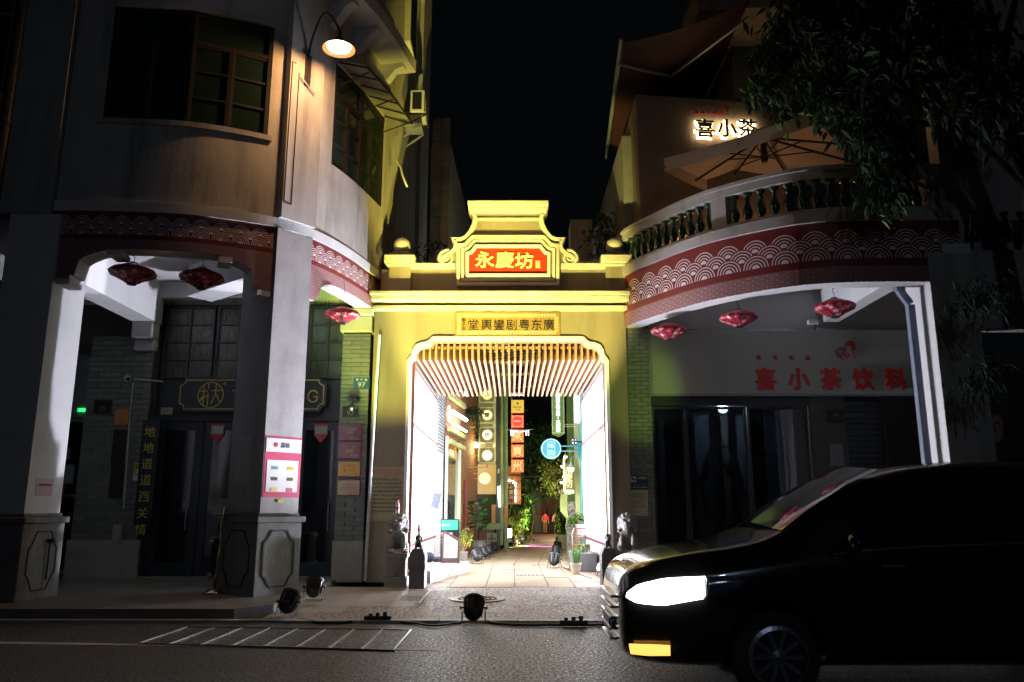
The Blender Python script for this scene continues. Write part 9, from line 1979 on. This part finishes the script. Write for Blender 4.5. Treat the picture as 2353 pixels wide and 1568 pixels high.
q0_ = at(*gb(1240, 750), 72.5); tag(MB().tube([(q0_.x, 72.5, -.8), (q0_.x - .1, 72.5, at(*gb(1215, 330), 72).z)], .06, 8).build("timber_post", mat("lit_post", (.35, .14, .08), .7)), "slender reddish post standing right of the walking person", "post")
for (x, y, lb, e, tx_, ty_, tz_, col) in ((.9, 36, "added can half hidden under the dark bush on the left, shining up into the crowns", 4500, .8, 47, 3.6, (.85, 1, .45)), (2.6, 38, "added can under the right hand planting, shining up into the crowns", 4500, 2.8, 50, 4.8, (.85, 1, .45)), (-.05, 31, "added small can at the foot of the low lightbox", 900, .6, 37, 1.0, (.85, 1, .4)), (2.35, 31, "added small can behind the pot of the pale banana leaf", 900, 2.7, 37, 1.2, (.85, 1, .4)),
        (2.45, 29.2, "added can against the green column aimed high over the trees", 7000, 2.4, 52, 8.0, (.8, 1, .5)), (.3, 33, "added warm can beside the left bushes aimed along the flags at the walker", 3500, 2.4, 66, .0, (1, .62, .3)), (3.5, 60, "added warm can by the far right planting near the walker", 1600, 2.8, 71, .2, (1, .6, .3))):
    parcan("par_light", (x, y, fz(y)), (tx_, ty_, tz_), "%s" % lb, col, e=e, cone=55, glow=5, group="added par cans hidden in the planting", size=.7)  # all added to light the crowns, bushes, flags and walker
# pink light bar on the floor
a, b = GF(1206, 1257), GF(1268, 1258.5); t = thing("light_bar", a, "thin glowing pink light bar lying across the alley floor", "light bar"); MB().tube([a + Vector((0, 0, .03)), b + Vector((0, 0, .03))], .022, 6).build("tube", mat("pink_glow", (1, .3, .8), emis=(1, .22, .75), es=1.6), t); MB().tube([b + Vector((0, 0, .03)), b + Vector((.15, 0, .03))], .03, 6).build("end_cap", M_blk, t)
# == person walking away
gp = at(1253, 1222, 66); P0 = Vector((gp.x, 66, fz(66))); s_ = (at(1253, 1176, P0.y).z - P0.z) / 1.72
PE = thing("person", P0, "person in a red short sleeved shirt and brown trousers walking away up the alley", "person")
def pp_(x, y, z): return (P0.x + x * s_, P0.y + y * s_, P0.z + z * s_)
M_skin = mat("skin", (.45, .26, .18), .6); M_shirt = mat("red_shirt", (.65, .035, .04), .7); M_trou = mat("brown_trousers", (.14, .095, .05), .8); M_hair = mat("black_hair", (.012, .01, .01), .7)
ch = [([pp_(0, 0, .95), pp_(0, 0, 1.12), pp_(0, -.01, 1.34), pp_(0, 0, 1.46), pp_(0, .01, 1.55), pp_(0, .02, 1.65)], [.13, .125, .15, .055, .075, .06]),
      ([pp_(0, -.01, 1.34), pp_(-.17, 0, 1.38), pp_(-.25, -.02, 1.12), pp_(-.20, .12, .92), pp_(-.17, .17, .86)], [.15, .055, .042, .034, .032]), ([pp_(0, -.01, 1.34), pp_(.17, 0, 1.38), pp_(.25, .02, 1.10), pp_(.28, .0, .85), pp_(.285, .0, .76)], [.15, .055, .042, .032, .032]),
      ([pp_(0, 0, .95), pp_(-.09, 0, .88), pp_(-.10, -.04, .48), pp_(-.09, .02, .09), pp_(-.09, .12, .04)], [.13, .085, .06, .042, .035]), ([pp_(0, 0, .95), pp_(.09, 0, .88), pp_(.09, .08, .48), pp_(.09, .02, .10), pp_(.10, .13, .04)], [.13, .085, .06, .042, .035])]
ch = [(a, [r * s_ for r in b]) for a, b in ch]; skinned(ch, "body", M_skin, PE)
sh = [([pp_(0, 0, .93), pp_(0, 0, 1.12), pp_(0, -.01, 1.34), pp_(0, 0, 1.42)], [.155, .155, .175, .07]), ([pp_(0, -.01, 1.34), pp_(-.17, 0, 1.37), pp_(-.23, -.01, 1.18)], [.175, .08, .075]), ([pp_(0, -.01, 1.34), pp_(.17, 0, 1.37), pp_(.23, .01, 1.18)], [.175, .08, .075])]
skinned([(a, [r * s_ for r in b]) for a, b in sh], "shirt", M_shirt, PE)
tr = [([pp_(0, 0, 1.0), pp_(0, 0, .93)], [.14, .145]), ([pp_(0, 0, .93), pp_(-.09, 0, .86), pp_(-.10, -.04, .48), pp_(-.09, .01, .10)], [.145, .105, .085, .07]), ([pp_(0, 0, .93), pp_(.09, 0, .86), pp_(.09, .08, .48), pp_(.09, .03, .11)], [.145, .105, .085, .07])]
skinned([(a, [r * s_ for r in b]) for a, b in tr], "trousers", M_trou, PE)
MB().ell(pp_(0, -.01, 1.63), (.085 * s_, .095 * s_, .10 * s_), 14, 10).build("hair", M_hair, PE, smooth=True)
for sx in (-1, 1): MB().ell(pp_(sx * .09, .07, .04), (.05 * s_, .13 * s_, .045 * s_), 10, 8).build("shoe", M_blk, PE, smooth=True)
g4 = at(*gb(1318, 900), P0.y - 2); P1 = Vector((g4.x + .2, P0.y - 2, fz(P0.y - 2))); s1_ = s_
PX = thing("person", P1, "second person almost hidden in the dark behind the right hand plants, one arm showing", "person")
def p2_(x, y, z): return (P1.x + x * s1_, P1.y + y * s1_, P1.z + z * s1_)
ch = [([p2_(0, 0, .95), p2_(0, 0, 1.12), p2_(0, 0, 1.34), p2_(0, 0, 1.46), p2_(0, -.01, 1.55), p2_(0, -.02, 1.65)], [.13, .125, .15, .055, .075, .06]), ([p2_(0, 0, 1.34), p2_(-.17, 0, 1.38), p2_(-.24, 0, 1.12), p2_(-.26, -.04, .86)], [.15, .055, .042, .034]), ([p2_(0, 0, 1.34), p2_(.17, 0, 1.38), p2_(.24, 0, 1.12), p2_(.26, -.04, .86)], [.15, .055, .042, .034]),
      ([p2_(0, 0, .95), p2_(-.09, 0, .88), p2_(-.10, 0, .48), p2_(-.10, 0, .09), p2_(-.1, -.1, .04)], [.13, .085, .06, .042, .035]), ([p2_(0, 0, .95), p2_(.09, 0, .88), p2_(.1, 0, .48), p2_(.1, 0, .1), p2_(.1, -.1, .04)], [.13, .085, .06, .042, .035])]
skinned([(a, [r * s1_ for r in b]) for a, b in ch], "body", M_skin, PX); skinned([([p2_(0, 0, .9), p2_(0, 0, 1.12), p2_(0, 0, 1.34), p2_(0, 0, 1.42)], [.16, .15, .17, .07])], "shirt", M_blk, PX)
skinned([([p2_(0, 0, .93), p2_(-.09, 0, .86), p2_(-.10, 0, .48), p2_(-.1, 0, .1)], [.145, .1, .08, .07]), ([p2_(0, 0, .93), p2_(.09, 0, .86), p2_(.1, 0, .48), p2_(.1, 0, .1)], [.145, .1, .08, .07])], "trousers", M_blk, PX); MB().ell(p2_(0, .01, 1.63), (.09 * s1_, .1 * s1_, .105 * s1_), 14, 10).build("hair", M_hair, PX)
# == drone hovering in the opening
c = at(*ga(465, 660), 17.0); DR = thing("drone", c, "small white camera drone hovering before the orange signs", "drone")
remeshed(MB().ell(c, (.035, .055, .02), 14, 10).ell(c + Vector((0, -.045, .0)), (.026, .026, .018)), "body", M_whitem, .005, DR)
MB().ell(c + Vector((0, -.07, -.012)), (.014, .014, .013), 12, 8).build("camera", M_blk, DR, smooth=True)
for sx in (-1, 1):
    for sy, (dx, dz) in ((-1, (.14, .005)), (1, (.105, .02))):
        h = c + Vector((sx * dx, sy * .08, dz)); MB().tube([c + Vector((sx * .04, sy * .04, .01)), h], .008, 8).build("arm", M_whitem, DR); MB().lathe([(.012, -.012), (.012, .014), (.007, .02)], h, 12).build("motor", M_grey, DR)
        MB().tube([h - Vector((0, 0, .01)), h - Vector((-sx * .004, 0, .075))], [.010, .007], 6).build("landing_leg", M_whitem, DR)
        MB().bar(h + Vector((-.065, .015, .022)), h + Vector((.065, -.015, .024)), .011, .002).build("propeller", mat("grey_blade", (.4, .4, .45), .5), DR)
DR.scale = (1.3,) * 3
# small extra light bars of the far roof
for (u, v, lb) in ((963, 505, "tiny distant white lamp glowing beside the yellow wall"), (1007, 0, "")):
    if lb: t = thing("distant_lamp", at(u + 39, v + 0, 36), lb, "lamp"); c = at(1010, 529, 36); MB().ell(c, (.16, .1, .07), 10, 8).build("glow", mat("bulb_glow", (1, 1, 1)), t); MB().tube([c, c + Vector((0, .2, -1))], .02, 5).build("stem", M_iron, t)
